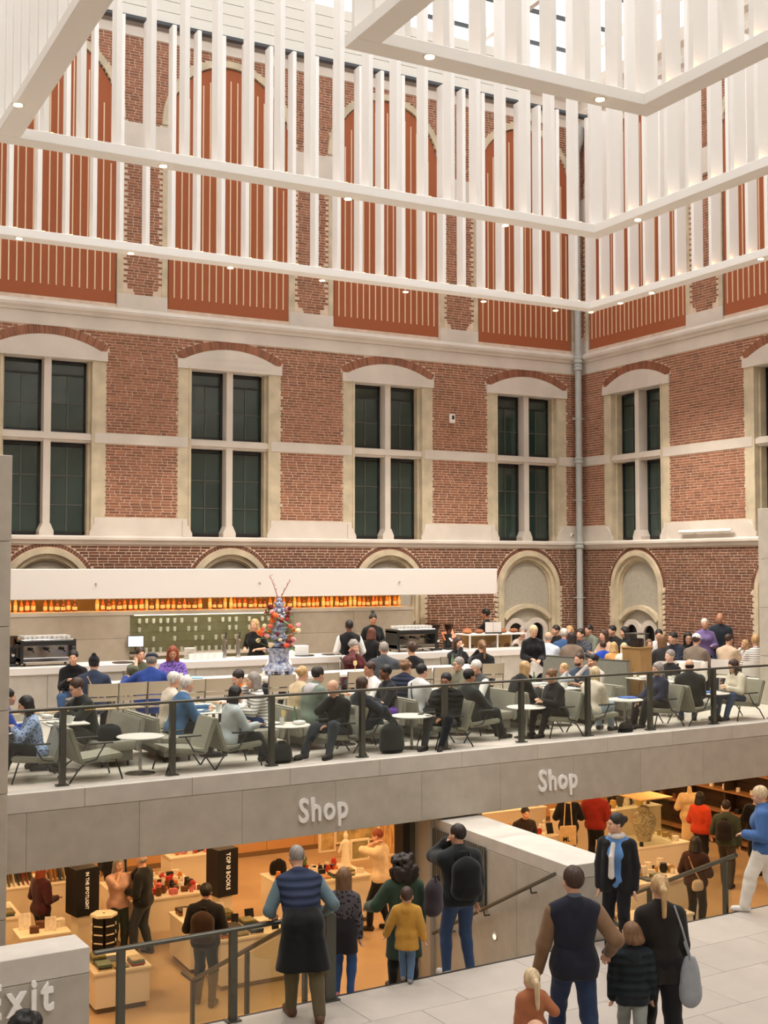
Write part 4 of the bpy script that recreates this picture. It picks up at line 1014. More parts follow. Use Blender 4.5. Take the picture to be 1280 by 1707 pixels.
def surface_nets(F, lo, vox):
    ins = F < 0
    c = np.zeros(tuple(x-1 for x in F.shape), np.int8)
    for i, j, k in _CO: c += ins[i:F.shape[0]-1+i, j:F.shape[1]-1+j, k:F.shape[2]-1+k]
    act = np.argwhere((c > 0) & (c < 8))
    if len(act) == 0: return np.zeros((0, 3)), np.zeros((0, 4), int)
    idx = np.full(c.shape, -1, np.int64); idx[tuple(act.T)] = np.arange(len(act))
    f = np.stack([F[act[:, 0]+o[0], act[:, 1]+o[1], act[:, 2]+o[2]] for o in _CO], 1)
    pos = np.zeros((len(act), 3)); cnt = np.zeros(len(act))
    for a, b in _ED:
        f0, f1 = f[:, a], f[:, b]; m = (f0 < 0) != (f1 < 0)
        t = np.where(m, f0/np.where(m, f0-f1, 1), 0)
        pos += np.where(m[:, None], _CO[a]+t[:, None]*(_CO[b]-_CO[a]), 0); cnt += m
    V = lo+vox*(act+pos/cnt[:, None])
    Q = []
    for d in range(3):
        s0 = [slice(None)]*3; s1 = [slice(None)]*3; s0[d] = slice(0, -1); s1[d] = slice(1, None)
        A, Bq = ins[tuple(s0)], ins[tuple(s1)]
        e = np.argwhere(A != Bq); e1, e2 = (d+1) % 3, (d+2) % 3
        e = e[(e[:, e1] > 0) & (e[:, e2] > 0)]
        if not len(e): continue
        fl = A[tuple(e.T)]
        def g(x, y):
            r = e.copy(); r[:, e1] -= x; r[:, e2] -= y; return idx[tuple(r.T)]
        q = np.stack([g(1, 1), g(0, 1), g(0, 0), g(1, 0)], 1)
        q[~fl] = q[~fl][:, ::-1]; Q.append(q)
    return V, np.concatenate(Q) if Q else np.zeros((0, 4), int)
def wob(P, f, seed):
    r = np.random.default_rng(seed); o = np.zeros(len(P))
    for i in range(4):
        a = unit(r.normal(size=3)*np.array([1, 1, .45])); b_ = unit(r.normal(size=3)); ff = f*r.uniform(.6, 1.5)
        o += np.sin(P@a*ff+2.2*np.sin(P@b_*ff*.45+r.uniform(0, 6))+r.uniform(0, 6))
    return o/4
def relief(me, amp, f, seed, strands=None):
    n = len(me.vertices); P = np.zeros(n*3, np.float32); N_ = np.zeros(n*3, np.float32); me.vertices.foreach_get('co', P); me.vertices.foreach_get('normal', N_); P = P.reshape(-1, 3); N_ = N_.reshape(-1, 3)
    d = wob(P, f, seed)*amp
    if strands is not None:
        q = P-strands; a = np.arctan2(q[:, 0], q[:, 1]); d = d*.5+amp*(.6*np.sin(a*17+q[:, 2]*14)+.4*np.sin(a*31-q[:, 2]*9))
    me.vertices.foreach_set('co', (P+N_*d[:, None]).astype(np.float32).ravel()); me.update()
def np_mesh(name, parts, m):
    V = np.concatenate([p[0] for p in parts]); off = 0; Q = []
    for v, q in parts: Q.append(q+off); off += len(v)
    Q = np.concatenate(Q); me = bpy.data.meshes.new(name)
    me.vertices.add(len(V)); me.vertices.foreach_set('co', V.astype(np.float32).ravel())
    me.loops.add(len(Q)*4); me.loops.foreach_set('vertex_index', Q.astype(np.int32).ravel())
    me.polygons.add(len(Q)); me.polygons.foreach_set('loop_start', np.arange(len(Q), dtype=np.int32)*4)
    me.polygons.foreach_set('use_smooth', np.ones(len(Q), bool)); me.update(calc_edges=True); me.materials.append(m); return me
def ik(S, T, l1, l2, pole):
    S, T = np.asarray(S, float), np.asarray(T, float); v = T-S; d = np.linalg.norm(v); d2 = min(max(d, abs(l1-l2)+.03), l1+l2-.004)
    v = unit(v); T = S+v*d2; a = (l1*l1-l2*l2+d2*d2)/(2*d2); h = math.sqrt(max(l1*l1-a*a, 0))
    p = np.asarray(pole, float); p = unit(p-v*(p@v)); return S+v*a+p*h, T
def rotm(yaw=0, pitch=0, roll=0):
    """columns: right, forward, up"""
    cy, sy, cp, sp, cr, sr = math.cos(yaw), math.sin(yaw), math.cos(pitch), math.sin(pitch), math.cos(roll), math.sin(roll)
    Rz = np.array([[cy, -sy, 0], [sy, cy, 0], [0, 0, 1]]); Rx = np.array([[1, 0, 0], [0, cp, -sp], [0, sp, cp]]); Ry = np.array([[cr, 0, sr], [0, 1, 0], [-sr, 0, cr]])
    return Rz@Rx@Ry
SKIN = {'l': (214, 166, 138), 'p': (226, 184, 160), 'm': (184, 132, 102), 'd': (120, 80, 60)}
HAIRC = {'black': (26, 22, 20), 'brown': (66, 44, 32), 'dark': (42, 31, 25), 'blonde': (196, 160, 110), 'lblonde': (214, 190, 150), 'grey': (150, 142, 134), 'white': (222, 216, 208), 'red': (140, 62, 32), 'auburn': (96, 52, 36), 'lbrown': (122, 88, 58)}
def cloth(rgb, kind='plain'):
    return mat('cloth_%s_%d_%d_%d' % ((kind,)+tuple(rgb)), rgb, .9, var=.14, scale=9, bump=.25, sheen=.15, spec=.2) if kind == 'plain' else pattern_mat(rgb, kind)
def pattern_mat(rgb, kind):
    nm = 'cloth_%s_%d_%d_%d' % ((kind,)+tuple(rgb))
    if nm in MATS: return MATS[nm]
    m = mat(nm, rgb, .9, spec=.2); nt = m.node_tree; N = nt.nodes; L = nt.links; b = N['Principled BSDF']; tc = N.new('ShaderNodeTexCoord'); mx = N.new('ShaderNodeMix'); mx.data_type = 'RGBA'
    c = lin(rgb)
    if kind in ('stripe', 'quilt'):
        w = N.new('ShaderNodeTexWave'); w.bands_direction = 'Z'; w.inputs['Scale'].default_value = 7 if kind == 'stripe' else 4.2; w.inputs['Distortion'].default_value = .6; L.new(tc.outputs['Object'], w.inputs[0])
        mr = N.new('ShaderNodeMapRange'); mr.inputs[1].default_value = .55; mr.inputs[2].default_value = .7; L.new(w.outputs[1], mr.inputs[0]); L.new(mr.outputs[0], mx.inputs[0])
        c2 = tuple(v*.35 for v in c) if kind == 'stripe' else tuple(v*1.3 for v in c)
        if kind == 'quilt': bp = N.new('ShaderNodeBump'); bp.inputs['Strength'].default_value = .55; bp.inputs['Distance'].default_value = .03; L.new(w.outputs[1], bp.inputs['Height']); L.new(bp.outputs[0], b.inputs['Normal'])
    elif kind == 'check':
        w = N.new('ShaderNodeTexChecker'); w.inputs['Scale'].default_value = 45; L.new(tc.outputs['Object'], w.inputs[0]); L.new(w.outputs[1], mx.inputs[0]); c2 = tuple(v*2.2 for v in c)
    else:
        w = N.new('ShaderNodeTexVoronoi'); w.inputs['Scale'].default_value = 26; L.new(tc.outputs['Object'], w.inputs[0])
        mr = N.new('ShaderNodeMapRange'); mr.inputs[1].default_value = .3; mr.inputs[2].default_value = .45; L.new(w.outputs[0], mr.inputs[0]); L.new(mr.outputs[0], mx.inputs[0]); c2 = tuple(min(1, v*3+.04) for v in c) if kind == 'speckle' else tuple(v*.3 for v in c)
    mx.inputs[6].default_value = (*c, 1); mx.inputs[7].default_value = (*c2, 1); L.new(mx.outputs[2], b.inputs['Base Color']); return m
PEOPLE = []; DBG = False
def person(label, head=None, Y=None, at=None, face=0, Ht=1.72, sex='m', pose='sit', seat=.43, lean=0, side=0, twist=0, hyaw=0, hpit=0, la='lap', ra='lap', legs=None,
           skin='l', hair=('short', 'brown'), top=((90, 90, 95), 'long', .016), bottom=((40, 42, 50), 'long', .012), shoe=(40, 34, 30), extra=(), lod=1, zf=0.0, scale=None, glasses=False, group=None, fat=0.0, apron=None, name='person', beard=False):
    """head: photo pixel of the crown, Y: depth of the row it sits in; or at: world (x, y). face: degrees to the right of the camera's view direction (0 = back to us)"""
    k = Ht/1.75
    W = {0: .036, 1: .0265, 2: .0175}[lod]; HV = {0: .018, 1: .0125, 2: .009}[lod]; NV = {0: 0, 1: .009, 2: .0066}[lod]
    f = sex == 'f'; sh = (.165 if f else .188); hipw = .082 if f else .076
    b = SDF()
    ln, sd = math.radians(lean), math.radians(side)
    ph = (seat+.085)/k if pose == 'sit' else .935
    if pose == 'walk': ph = .92
    p0 = np.array([0, 0, ph])
    R = rotm(0, -ln, sd); RT = R@rotm(math.radians(twist))
    sp = lambda x, y, z: p0+R@np.array([x, y, z]); st = lambda x, y, z: p0+R@np.array([0, 0, z])+RT@np.array([x, y, 0])
    # torso
    g = fat
    b.cone(sp(-hipw, 0, -.01), sp(hipw, 0, -.01), .112+g*.5, .112+g*.5, .05, 'hips')
    wb_ = .046 if f else .054
    b.cone(sp(-wb_, .005+g*.4, .13), sp(wb_, .005+g*.4, .13), .088+g, .088+g, .06, 'belly')
    b.cone(st(-.056, 0, .25), st(.056, 0, .25), .100+g*.6, .100+g*.6, .06, 'chest')
    b.cone(st(-sh*.42, .0, .36), st(sh*.42, .0, .36), .100+g*.3, .100+g*.3, .05, 'chest')
    if f:
        for s in (-1, 1): b.ell(st(s*.07, .085, .32), (.065, .06, .065), None, .04, 'chest')
    for s in (-1, 1):
        b.cone(st(s*sh*.15, -.012, .475), st(s*sh*.88, -.005, .428), .070, .058, .03, 'chest')
    nb = st(0, -.01, .50); nk = rotm(math.radians(twist*.6), -ln*.55, sd*.5)
    nt = nb+nk@np.array([0, .02, .10]); b.cone(nb-(nt-nb)*.3, nt, .066, .052, .03, 'neck')
    HR = rotm(math.radians(twist*.7+hyaw), -ln*.35+math.radians(hpit), sd*.3); hc = nt+HR@np.array([0, .018, .085])
    hsz = 1.0+(max(0, 1.5-Ht)*1.0 if pose != 'sit' else max(0, 1.5-Ht)*.3)
    H = lambda x, y, z: hc+HR@np.array([x, y, z])
    def hscale(v): return np.array([0, 0, 0])+hc+(np.asarray(v)-hc)*hsz
    HH = lambda x, y, z: hscale(H(x, y, z))
    hd = SDF(); RH = HR.T
    hd.ell(H(0, -.014, .032), (.076, .097, .092), RH, .03); hd.ell(H(0, .028, -.045), (.056, .066, .072), RH, .04)
    hd.cone(H(0, .088, .012), H(0, .104, -.024), .008, .0135, .012); hd.cone(H(-.03, .078, .024), H(.03, .078, .024), .012, .012, .02)
    hd.cone(H(-.018, .086, -.062), H(.018, .086, -.062), .008, .008, .012); hd.ell(H(0, .072, -.098), (.024, .02, .018), RH, .02)
    for s in (-1, 1):
        hd.cut(H(s*.031, .1, .004), (.016, .014, .010), RH); hd.ell(H(s*.077, -.008, -.008), (.011, .020, .030), RH, .008); hd.ell(H(s*.036, .062, -.03), (.028, .026, .03), RH, .02)
    hd.cone(nt-(nt-nb)*.75, H(0, -.015, -.05), .050, .050, .03)
    # arms
    S = {s: st(s*sh, 0, .428) for s in (-1, 1)}
    pre = {'lap': (.09, .30, ph+.09), 'lapc': (.03, .27, ph+.10), 'table': (.14, .40, seat+.355), 'tablec': (.06, .36, seat+.37), 'phone': (.05, .30, ph+.34), 'down': None, 'hip': (.24, .02, ph+.08), 'chin': 'chin', 'cheek': 'cheek', 'knee': (.14, .42, ph+.06), 'side': None, 'reach': (.12, .52, seat+.39), 'mouth': 'mouth', 'held': (.16, .22, ph+.16), 'arm': (.2, .22, ph+.20), 'foot': (.12, .45, ph-.22)}
    ends = {}
    for s, tgt in ((-1, la), (1, ra)):
        if isinstance(tgt, str):
            v = pre[tgt]
            if tgt in ('down', 'side'): T = S[s]+np.array([s*.055, .05, -.525])
            elif v == 'chin': T = H(s*.02, .10, -.15)
            elif v == 'mouth': T = H(s*.03, .14, -.10)
            elif v == 'cheek': T = H(s*.085, .045, -.09)
            else: T = np.array([s*v[0], v[1], v[2]]); T[:2] += (R@np.array([0, 0, .3]))[:2]*.6
        else: T = np.array(tgt, float)
        E, Wr = ik(S[s], T, .285, .25, (s*.4, .75, -.7) if tgt in ('chin', 'mouth', 'cheek', 'phone') else (s*.5, -.6, -.6))
        tg = 'L' if s < 0 else 'R'
        b.cone(S[s], E, .056, .043, .03, 'uarm'+tg); b.cone(E, Wr, .042, .029, .02, 'farm'+tg)
        dr = unit(Wr-E); ends[s] = (Wr, dr)
    hn = []
    for s in (-1, 1):
        Wr, dr = ends[s]; up = np.array([0, 0, 1.]) if abs(dr[2]) < .8 else np.array([0, 1., 0])
        sidev = unit(np.cross(dr, up)); nrm = np.cross(sidev, dr)            # sidev: across the palm
        if abs(dr[2]) >= .8: sidev, nrm = nrm, -sidev                       # hanging arm: palm towards the thigh
        if s < 0 and abs(dr[2]) >= .8: nrm = -nrm
        h = SDF() if lod else b
        pal = nrm*-1 if nrm[2] > 0 or abs(dr[2]) >= .8 else nrm
        for o in (-.026, 0, .026): h.cone(Wr+sidev*o*.55, Wr+dr*.085+sidev*o, .017, .015, .02, 'hand')
        if lod:
            for j, (o, ln_) in enumerate(((-.031, .062), (-.0105, .076), (.0105, .072), (.031, .054))):
                a = Wr+dr*.085+sidev*o; m_ = a+unit(dr+pal*.35)*ln_*.55; e = m_+unit(dr*.6+pal*.8)*ln_*.5
                h.cone(a, m_, .0105, .0095, .006); h.cone(m_, e, .0095, .008, .004)
            th = -1 if True else 1
            a = Wr+dr*.025+sidev*(-.024)*s; m_ = a+unit(dr*.7-sidev*s*.7+pal*.3)*.045; e = m_+unit(dr*.9+pal*.4)*.034
            h.cone(a, m_, .014, .012, .012); h.cone(m_, e, .0115, .009, .004)
            h.cone(Wr-dr*.05, Wr+dr*.01, .027, .026, .01); hn.append(h)
        else: b.cone(Wr+dr*.08, Wr+dr*.14, .026, .016, .02, 'hand')
    # legs
    hp = {s: sp(s*.085, 0, -.02) for s in (-1, 1)}
    if legs is None:
        legs = {'sit': ((-.12, .50), (.12, .52)), 'stand': ((-.10, .02), (.10, .0)), 'walk': ((-.08, .26), (.08, -.24))}[pose]
    for s, lg in zip((-1, 1), legs):
        tg = 'L' if s < 0 else 'R'
        an = np.array([lg[0], lg[1], .085 if len(lg) < 3 else lg[2]/k]); pole = (s*(.25 if pose == 'sit' else .05) if len(lg) < 4 else lg[3], 1, .35 if pose == 'sit' else .1)
        K, A = ik(hp[s], an, .43, .425, pole)
        b.cone(hp[s]+np.array([0, 0, .0]), K, .086 if f else .082, .056, .04, 'thigh'+tg); b.cone(K, A, .056, .038, .03, 'shin'+tg); b.ell(K+(A-K)*.3+unit(A-hp[s])*0-np.array([0, .012, 0]), (.05, .052, .09), None, .03, 'shin'+tg)
        fd = unit(np.array([s*.18, 1, 0])); 
        if pose == 'walk' and lg[1] < 0: fd = unit(np.array([s*.1, 1, -.35]))
        hl = A+np.array([0, -.0, -.045])-fd*.035
        b.cone(hl, A, .034, .036, .02, 'foot'+tg); b.cone(hl, hl+fd*.19+np.array([0, 0, -.008]), .037, .030, .02, 'foot'+tg)
    # meshes: one continuous skin body with finer head and hands, clothing and hair as shells over it
    sk = mat('skin_'+skin, SKIN[skin], .55, var=.08, scale=14, spec=.35)
    bs = SDF(); cov = ('chest', 'belly', 'hips', 'thighL', 'thighR')
    for q in b.p: bs.p.append(q if q[6] not in cov else ((q[0], q[1], q[2], q[3]-.012, q[4]-.012, q[5], q[6]) if q[0] == 'c' else (q[0], q[1], q[2]-.012, q[3], q[4], q[5], q[6])))
    Vb, Qb = bs.mesh(W/k if lod else W); vh_, qh_ = hd.mesh(HV); parts = [(Vb, Qb), (hscale(vh_), qh_)]+[h.mesh(NV) for h in hn]
    # where it stands
    crown = HH(0, -.01, .125)*k
    th = ANG-math.pi/2-math.radians(face)
    c_, s_ = math.cos(th), math.sin(th)
    if head is not None:
        r_ = ray(head[0], head[1]); tt = Y/r_[1]; hx, hy = r_[0]*tt, Y
        loc = (hx-(crown[0]*c_-crown[1]*s_), hy-(crown[0]*s_+crown[1]*c_), zf)
    else: loc = (at[0], at[1], zf)
    if DBG and head is not None:
        cz = zf+crown[2]; dd = hx*_fw[0]+hy*_fw[1]; print('DBG %+.0f' % (HORIZON+FPX*(EYE-cz)/dd-head[1]), head, Y, pose, label[:50])
    me = np_mesh(name, [(v*k, q) for v, q in parts], sk)
    root = link(name, me); root.location = loc; root.rotation_euler = (0, 0, th); tag(root, label, 'person', group)
    pz = ph*k
    GW = W*1.0
    def garment(nm, sdf, m, vox=None):
        v, q = sdf.mesh((vox or GW)/k)
        if nm in ('hair', 'beard', 'cap', 'beanie') and len(v): v = hscale(v)
        if len(v):
            me_ = np_mesh(nm, [(v*k, q)], m)
            if nm == 'hair': relief(me_, .0042*k if lod else .003, 30, 3, hc*k)
            elif lod and nm in ('top', 'trousers', 'coat_tail', 'vest', 'sleeve', 'hood', 'skirt', 'apron'): relief(me_, .0055, 26, len(nm)+int(loc[0]*7) % 50)
            return link(nm, me_, None, root)
    ARM = {'long': ('uarmL', 'uarmR', 'farmL', 'farmR'), 'short': ('uarmL', 'uarmR'), 'none': ()}
    tr, tk, tgrow = top[:3]; tk2 = top[3] if len(top) > 3 else 'plain'
    sdf = b.sub(('chest', 'belly', 'hips'), tgrow, .045); sdf.p += b.sub(ARM[tk], tgrow, .018).p
    if tk == 'short':
        pass
    if tgrow > .03 and tk != 'none':      # collar of a coat or hooded top
        sdf.cone(nb-(nt-nb)*.1, nb+(nt-nb)*.35, .078, .074, .02)
    if pose != 'sit': sdf.half(np.array([0, 0, ph-.10]), (0, 0, 1)) if not any(e[0] == 'coat_tail' for e in extra) and lean < 20 else None
    garment('top', sdf, cloth(tr, tk2))
    if bottom:
        br, bk, bg = bottom[:3]
        if bk == 'skirt':
            sdf = SDF(); sdf.cone(sp(0, 0, .02), np.array([0, .02, .42]), .15, .2, .05); sdf = b.sub(('hips',), .014); sdf.cone(p0, np.array([0, 0, ph-.42]), .14, .19, .04)
        else:
            tags = ('hips', 'thighL', 'thighR')+(('shinL', 'shinR') if bk == 'long' else ())
            sdf = b.sub(tags, bg, .03)
        garment('trousers' if bk != 'skirt' else 'skirt', sdf, cloth(br, bottom[3] if len(bottom) > 3 else 'plain'))
    if shoe:
        for t_ in 'LR': garment('shoe', b.sub(('foot'+t_,), .012, .015), mat('shoe_%d_%d_%d' % shoe, shoe, .5), W*.9)
    # hair
    hs, hcol = hair[0], hair[1]
    hm = mat('hair_'+hcol, HAIRC.get(hcol, (60, 40, 30)), .55, var=.35, scale=40, bump=.5, stretch=(1, 1, .25), spec=.5)
    q = SDF()
    if hs == 'bald':
        q = None
    elif hs == 'ring':
        q.ell(H(0, -.022, -.005), (.084, .094, .055), RH, .01); q.half(H(0, .02, 0), -(HR@np.array([0, 1, .2]))) if False else None
        q.cut(H(0, .085, .0), (.09, .085, .2), RH); q.cut(H(0, -.0, .11), (.12, .15, .075), RH)
    else:
        q.ell(H(0, -.022, .038), (.087, .105, .101), RH, .01)
        if hs in ('curly', 'afro'):
            rr = random.Random(sum(map(ord, label)))
            for _ in range(34):
                d = unit([rr.gauss(0, 1), rr.gauss(-.3, 1), abs(rr.gauss(.2, .9))]); q.ell(H(0, -.025, .035)+HR@(d*np.array([.085, .10, .095])), (.034,)*3, None, .012)
            if hs == 'afro':
                for _ in range(110): d = unit([rr.gauss(0, 1), rr.gauss(-.8, .8), rr.gauss(-.35, .8)]); q.ell(H(0, -.05, -.03)+HR@(d*np.array([.15, .13, .19])), (rr.uniform(.028, .045),)*3, None, .012)
        q.cut(H(0, .125, -.055), (.085, .085, .125), RH)
        if hs in ('short', 'bun', 'pony', 'curly', 'crop', 'topbun'):
            q.cut(H(0, .02, -.125), (.13, .13, .10), RH)
            for s in (-1, 1): q.cut(H(s*.08, .055, -.03), (.03, .05, .05), RH)
        if hs == 'crop': q.p[0] = ('e', H(0, -.018, .036), np.array([.081, .101, .096]), RH, None, .01, None)
        if hs in ('long', 'bob', 'bowl'):
            ld = {'long': .34, 'bob': .16, 'bowl': .075}[hs]
            for x, y in ((-.06, -.02), (.06, -.02), (0, -.075), (-.04, -.06), (.04, -.06)):
                a = H(x, y, .03); e = a+np.array([0, 0, -ld])+HR@np.array([x*.3, y*.35-.012, 0]); q.cone(a, e, .045, .028 if hs == 'long' else .045, .018)
        if hs == 'pony':
            a = H(0, -.115, .05); e1 = a+HR@np.array([0, -.05, -.04]); e2 = e1+np.array([0, 0, -.24])+HR@np.array([0, -.02, 0]); q.ell(a, (.03, .03, .03), None, .01); q.cone(a, e1, .026, .036, .02); q.cone(e1, e2, .036, .02, .02)
        if hs == 'bun': q.ell(H(0, -.125, .045), (.045, .042, .045), RH, .012)
        if hs == 'topbun': q.ell(H(0, -.06, .155), (.042, .042, .042), RH, .012)
    if q is not None: garment('hair', q, hm, HV*1.15)
    if hs == 'ring' or hs == 'bald': pass
    if beard:
        q = SDF(); q.ell(H(0, .036, -.075), (.060, .064, .052), RH, .01); q.cut(H(0, .10, -.03), (.05, .05, .028), RH); garment('beard', q, hm, HV)
    for ex in extra:
        nm, colr = ex[0], ex[1]
        if nm == 'cap':
            q = SDF(); q.ell(H(0, -.015, .055), (.092, .108, .092), RH, .01); q.cut(H(0, 0, -.06), (.2, .2, .10), RH); q.ell(H(0, .10, .045), (.075, .085, .012), RH, .01); garment('cap', q, cloth(colr), HV)
        elif nm == 'flatcap':
            q = SDF(); q.ell(H(0, .0, .075), (.10, .125, .062), RH, .01); q.ell(H(0, .11, .045), (.07, .06, .012), RH, .02); garment('cap', q, cloth(colr), HV)
        elif nm == 'beanie':
            q = SDF(); q.ell(H(0, -.02, .055), (.092, .11, .10), RH, .01); q.ell(H(0, -.06, .15), (.04, .04, .04), RH, .02); q.cut(H(0, 0.03, -.07), (.2, .2, .10), RH); garment('beanie', q, cloth(colr), HV)
        elif nm == 'scarf':
            q = SDF()
            for i in range(10): a = 2*math.pi*i/10; q.ell(nb+nk@np.array([.07*math.cos(a), .07*math.sin(a)+.005, .035]), (.04, .04, .035), None, .02)
            if len(ex) > 2: q.cone(st(.03, .10, .44), st(.045, .165, .30), .03, .032, .02); q.cone(st(.045, .165, .30), sp(.05, .15, .06), .032, .04, .02)
            garment('scarf', q, cloth(colr), HV)
        elif nm == 'hood':
            q = SDF(); q.ell(st(0, -.105, .43), (.115, .055, .11), R.T, .03); q.cone(st(-.095, -.04, .49), st(.095, -.04, .49), .055, .055, .04); q.cone(st(-.1, -.03, .49), st(-.06, .06, .46), .045, .035, .03); q.cone(st(.1, -.03, .49), st(.06, .06, .46), .045, .035, .03); q.cut(st(0, .0, .58), (.07, .075, .10), R.T); garment('hood', q, cloth(colr), W)
        elif nm == 'vest':
            garment('vest', b.sub(('chest', 'belly', 'hips') if len(ex) < 4 else ('chest', 'belly'), ex[2], .05), cloth(colr, ex[3] if len(ex) > 3 else 'plain'))
        elif nm == 'coat_tail':
            q = b.sub(('hips', 'belly'), .03, .05); z1 = ex[2]; w_ = (ex[3] if len(ex) > 3 else .19)
            for s in (-1, 1): q.cone(sp(s*.065, 0, .06), np.array([s*w_*.42, -.012, z1-.10]), .125, w_*.78, .04)
            q.half(np.array([0, 0, z1]), (0, 0, 1)); garment('coat_tail', q, cloth(colr))
        elif nm == 'apron':
            q = SDF(); q.ell(sp(0, .01, -.1), (.20, .165, .24), None, .02); garment('apron', q, cloth(colr))
        elif nm == 'strap':
            m_ = MB()
            a, c2 = st(-.09, -.10, .47), sp(.16, -.10, .02)
            pts = [st(-.10, .03, .535), st(-.085, -.115, .45), st(0, -.145, .27), sp(.13, -.13, .05)]; m_.tube([tuple(p*k) for p in pts], .012, 6); m_.build('strap', cloth(colr), root, True)
        elif nm == 'collar':
            q = SDF(); q.cone(nb-(nt-nb)*.25, nb+(nt-nb)*.45, .080, .070, .02); garment('collar', q, cloth(colr), HV)
        elif nm == 'sleeves':
            for t_ in 'LR': garment('sleeve', b.sub(('uarm'+t_, 'farm'+t_), ex[2], .03), cloth(colr))
        elif nm == 'yoke':
            q = SDF(); q.ell(st(0, -.075, .43), (.07, .05, .06), R.T, .02); garment('yoke', q, cloth(colr), W)
    # small face features
    if hpit > -80:
        if 'eye' not in KIDS: KIDS['eye'] = MB().lathe([(.001, -.008), (.010, -.004), (.012, 0), (.010, .004), (.001, .008)], 6).mesh('eye', True); KIDS['eye'].materials.append(mat('eye_dark', (58, 46, 40), .3))
        for s in (-1, 1): o = link('eye', KIDS['eye'], None, root); o.location = HH(s*.031, .0835, .004)*k; o.scale = (k*hsz, k*hsz, k*hsz)
        m_ = MB(); c0_ = HH(0, .088, -.062)*k; d_ = HR@np.array([1, 0, 0])*.022*k
        m_.tube([tuple(c0_-d_), tuple(c0_+HR@np.array([0, .006, 0])*k), tuple(c0_+d_)], [.004*k, .009*k, .004*k], 6); m_.build('lips', mat('lips', (160, 92, 82), .5), root, True)
    if glasses:
        m_ = MB()
        for s in (-1, 1):
            pts = [tuple(H(s*.034+.026*math.cos(w), .106, .004+.020*math.sin(w))*k) for w in np.linspace(0, 2*math.pi, 11)]; m_.tube(pts, .0035*k, 5, False)
            m_.tube([tuple(H(s*.06, .104, .008)*k), tuple(H(s*.085, 0, .01)*k)], .003*k, 5)
        m_.tube([tuple(H(-.008, .108, .006)*k), tuple(H(.008, .108, .006)*k)], .003*k, 5); m_.build('glasses', BLACKM, root, True)
    info = dict(root=root, k=k, H=H, st=st, sp=sp, ends=ends, p0=p0, R=R, hc=hc)
    PEOPLE.append(info); return info
def wpt(info, p):
    """a point of the person's own frame as a place in the world"""
    o = info['root']; th = o.rotation_euler[2]; p = np.asarray(p)*info['k']; c, s = math.cos(th), math.sin(th)
    return (o.location[0]+p[0]*c-p[1]*s, o.location[1]+p[0]*s+p[1]*c, o.location[2]+p[2])
def hand_pt(info, s, f=.09): W_, d = info['ends'][s]; return wpt(info, W_+d*f)
# ================================================================== people in the café
FR, FL, TO, AW = 58.7, -121.3, 180, 0
def seatY(v, x=9): return BO[1]+(x-BO[0])*math.tan(BA)+v
def lounger(label, px, who, side=-1, v=.40, **kw):
    Yg = V(aty(px[0], px[1], 15.6)[0], v)[1]; f = (FR if side < 0 else FL)
    kw.setdefault('face', f); kw.setdefault('seat', .27); kw.setdefault('lean', 8); kw['hpit'] = kw.get('hpit', -8); kw.setdefault('Ht', 1.62 if kw.get('sex') != 'f' else 1.56); kw.setdefault('skin', 'l')
    r = person(label, head=px, Y=Yg, **kw); o = r['root']; th = ANG-math.pi/2-math.radians(f)
    lounge(o.location[0]-math.sin(th)*.08, o.location[1]+math.cos(th)*.08, th, 'olive grey lounge chair '+who); return r
for px, py, sd, lab in ((160, 1300, -1, 'left of the first round table, empty'), (303, 1284, 1, 'right of the first round table, empty')):
    p = atz(px, py, 0); q = V(p[0], .40); lounge(q[0], q[1], (RIGHT if sd < 0 else LEFT)+BA, 'olive grey lounge chair '+lab)
lounger('woman with dark hair in a blue grey patterned blouse, seated next to the left pier', (40, 1180), 'under the woman in patterned blouse by the pier', 1, v=.72, face=FL+5, sex='f', lean=14, la='phone', ra='lapc', hair=('bob', 'black'), top=((92, 104, 128), 'long', .022, 'speckle'), bottom=((28, 28, 30), 'long', .014))
person('person in bright blue mostly hidden behind the left pier', head=(14, 1192), seat=.30, Ht=1.55, Y=16.5, face=60, sex='m', hair=('short', 'black'), top=((48, 82, 180), 'long', .02), la='table', ra='table', lean=12)
lounger('woman with dark hair and pale grey sweater, leaning back in her chair', (395, 1165), 'under the woman in the pale grey sweater', -1, sex='f', la=(-.2, .3, .62), ra=(.12, .42, .60), hair=('bob', 'black'), top=((196, 202, 206), 'long', .03), bottom=((34, 36, 36), 'long', .02), hyaw=-10, legs=((-.1, .62), (.1, .66)))
lounger('bald man in black hunched with his chin on his hand', (552, 1157), 'under the bald man in black', 1, v=.36, la='lapc', ra='chin', lean=12, hpit=-20, hair=('ring', 'grey'), top=((24, 24, 26), 'long', .03), bottom=((52, 58, 70), 'long', .02), legs=((-.15, .45), (.2, .62)), face=FL-22, skin='l')
lounger('woman with long brown hair in a navy jacket looking at her phone', (606, 1152), 'under the woman in navy holding a phone', -1, v=.70, sex='f', la='phone', ra='phone', lean=-5, hpit=-16, hair=('long', 'brown'), top=((28, 34, 48), 'long', .035), bottom=((38, 44, 58), 'long', .015), legs=((-.05, .48), (.12, .55, .34)))
lounger('bearded man in glasses and black puffer resting his chin on his fist', (743, 1142), 'under the bearded man in glasses', 1, v=.28, la='lapc', ra='chin', lean=2, hair=('short', 'black'), skin='m', glasses=True, beard=True, top=((22, 24, 28), 'long', .045, 'quilt'), bottom=((30, 32, 36), 'long', .018), face=FL-35, legs=((-.1, .55), (.16, .6)))
lounger('person in a dark grey suit with black hair, seated facing right', (783, 1136), 'under the person in the dark grey suit', -1, v=.70, la='lap', ra='knee', lean=-5, hair=('short', 'black'), top=((44, 48, 48), 'long', .035), bottom=((40, 44, 46), 'long', .02), skin='m', legs=((-.1, .66), (.12, .58)))
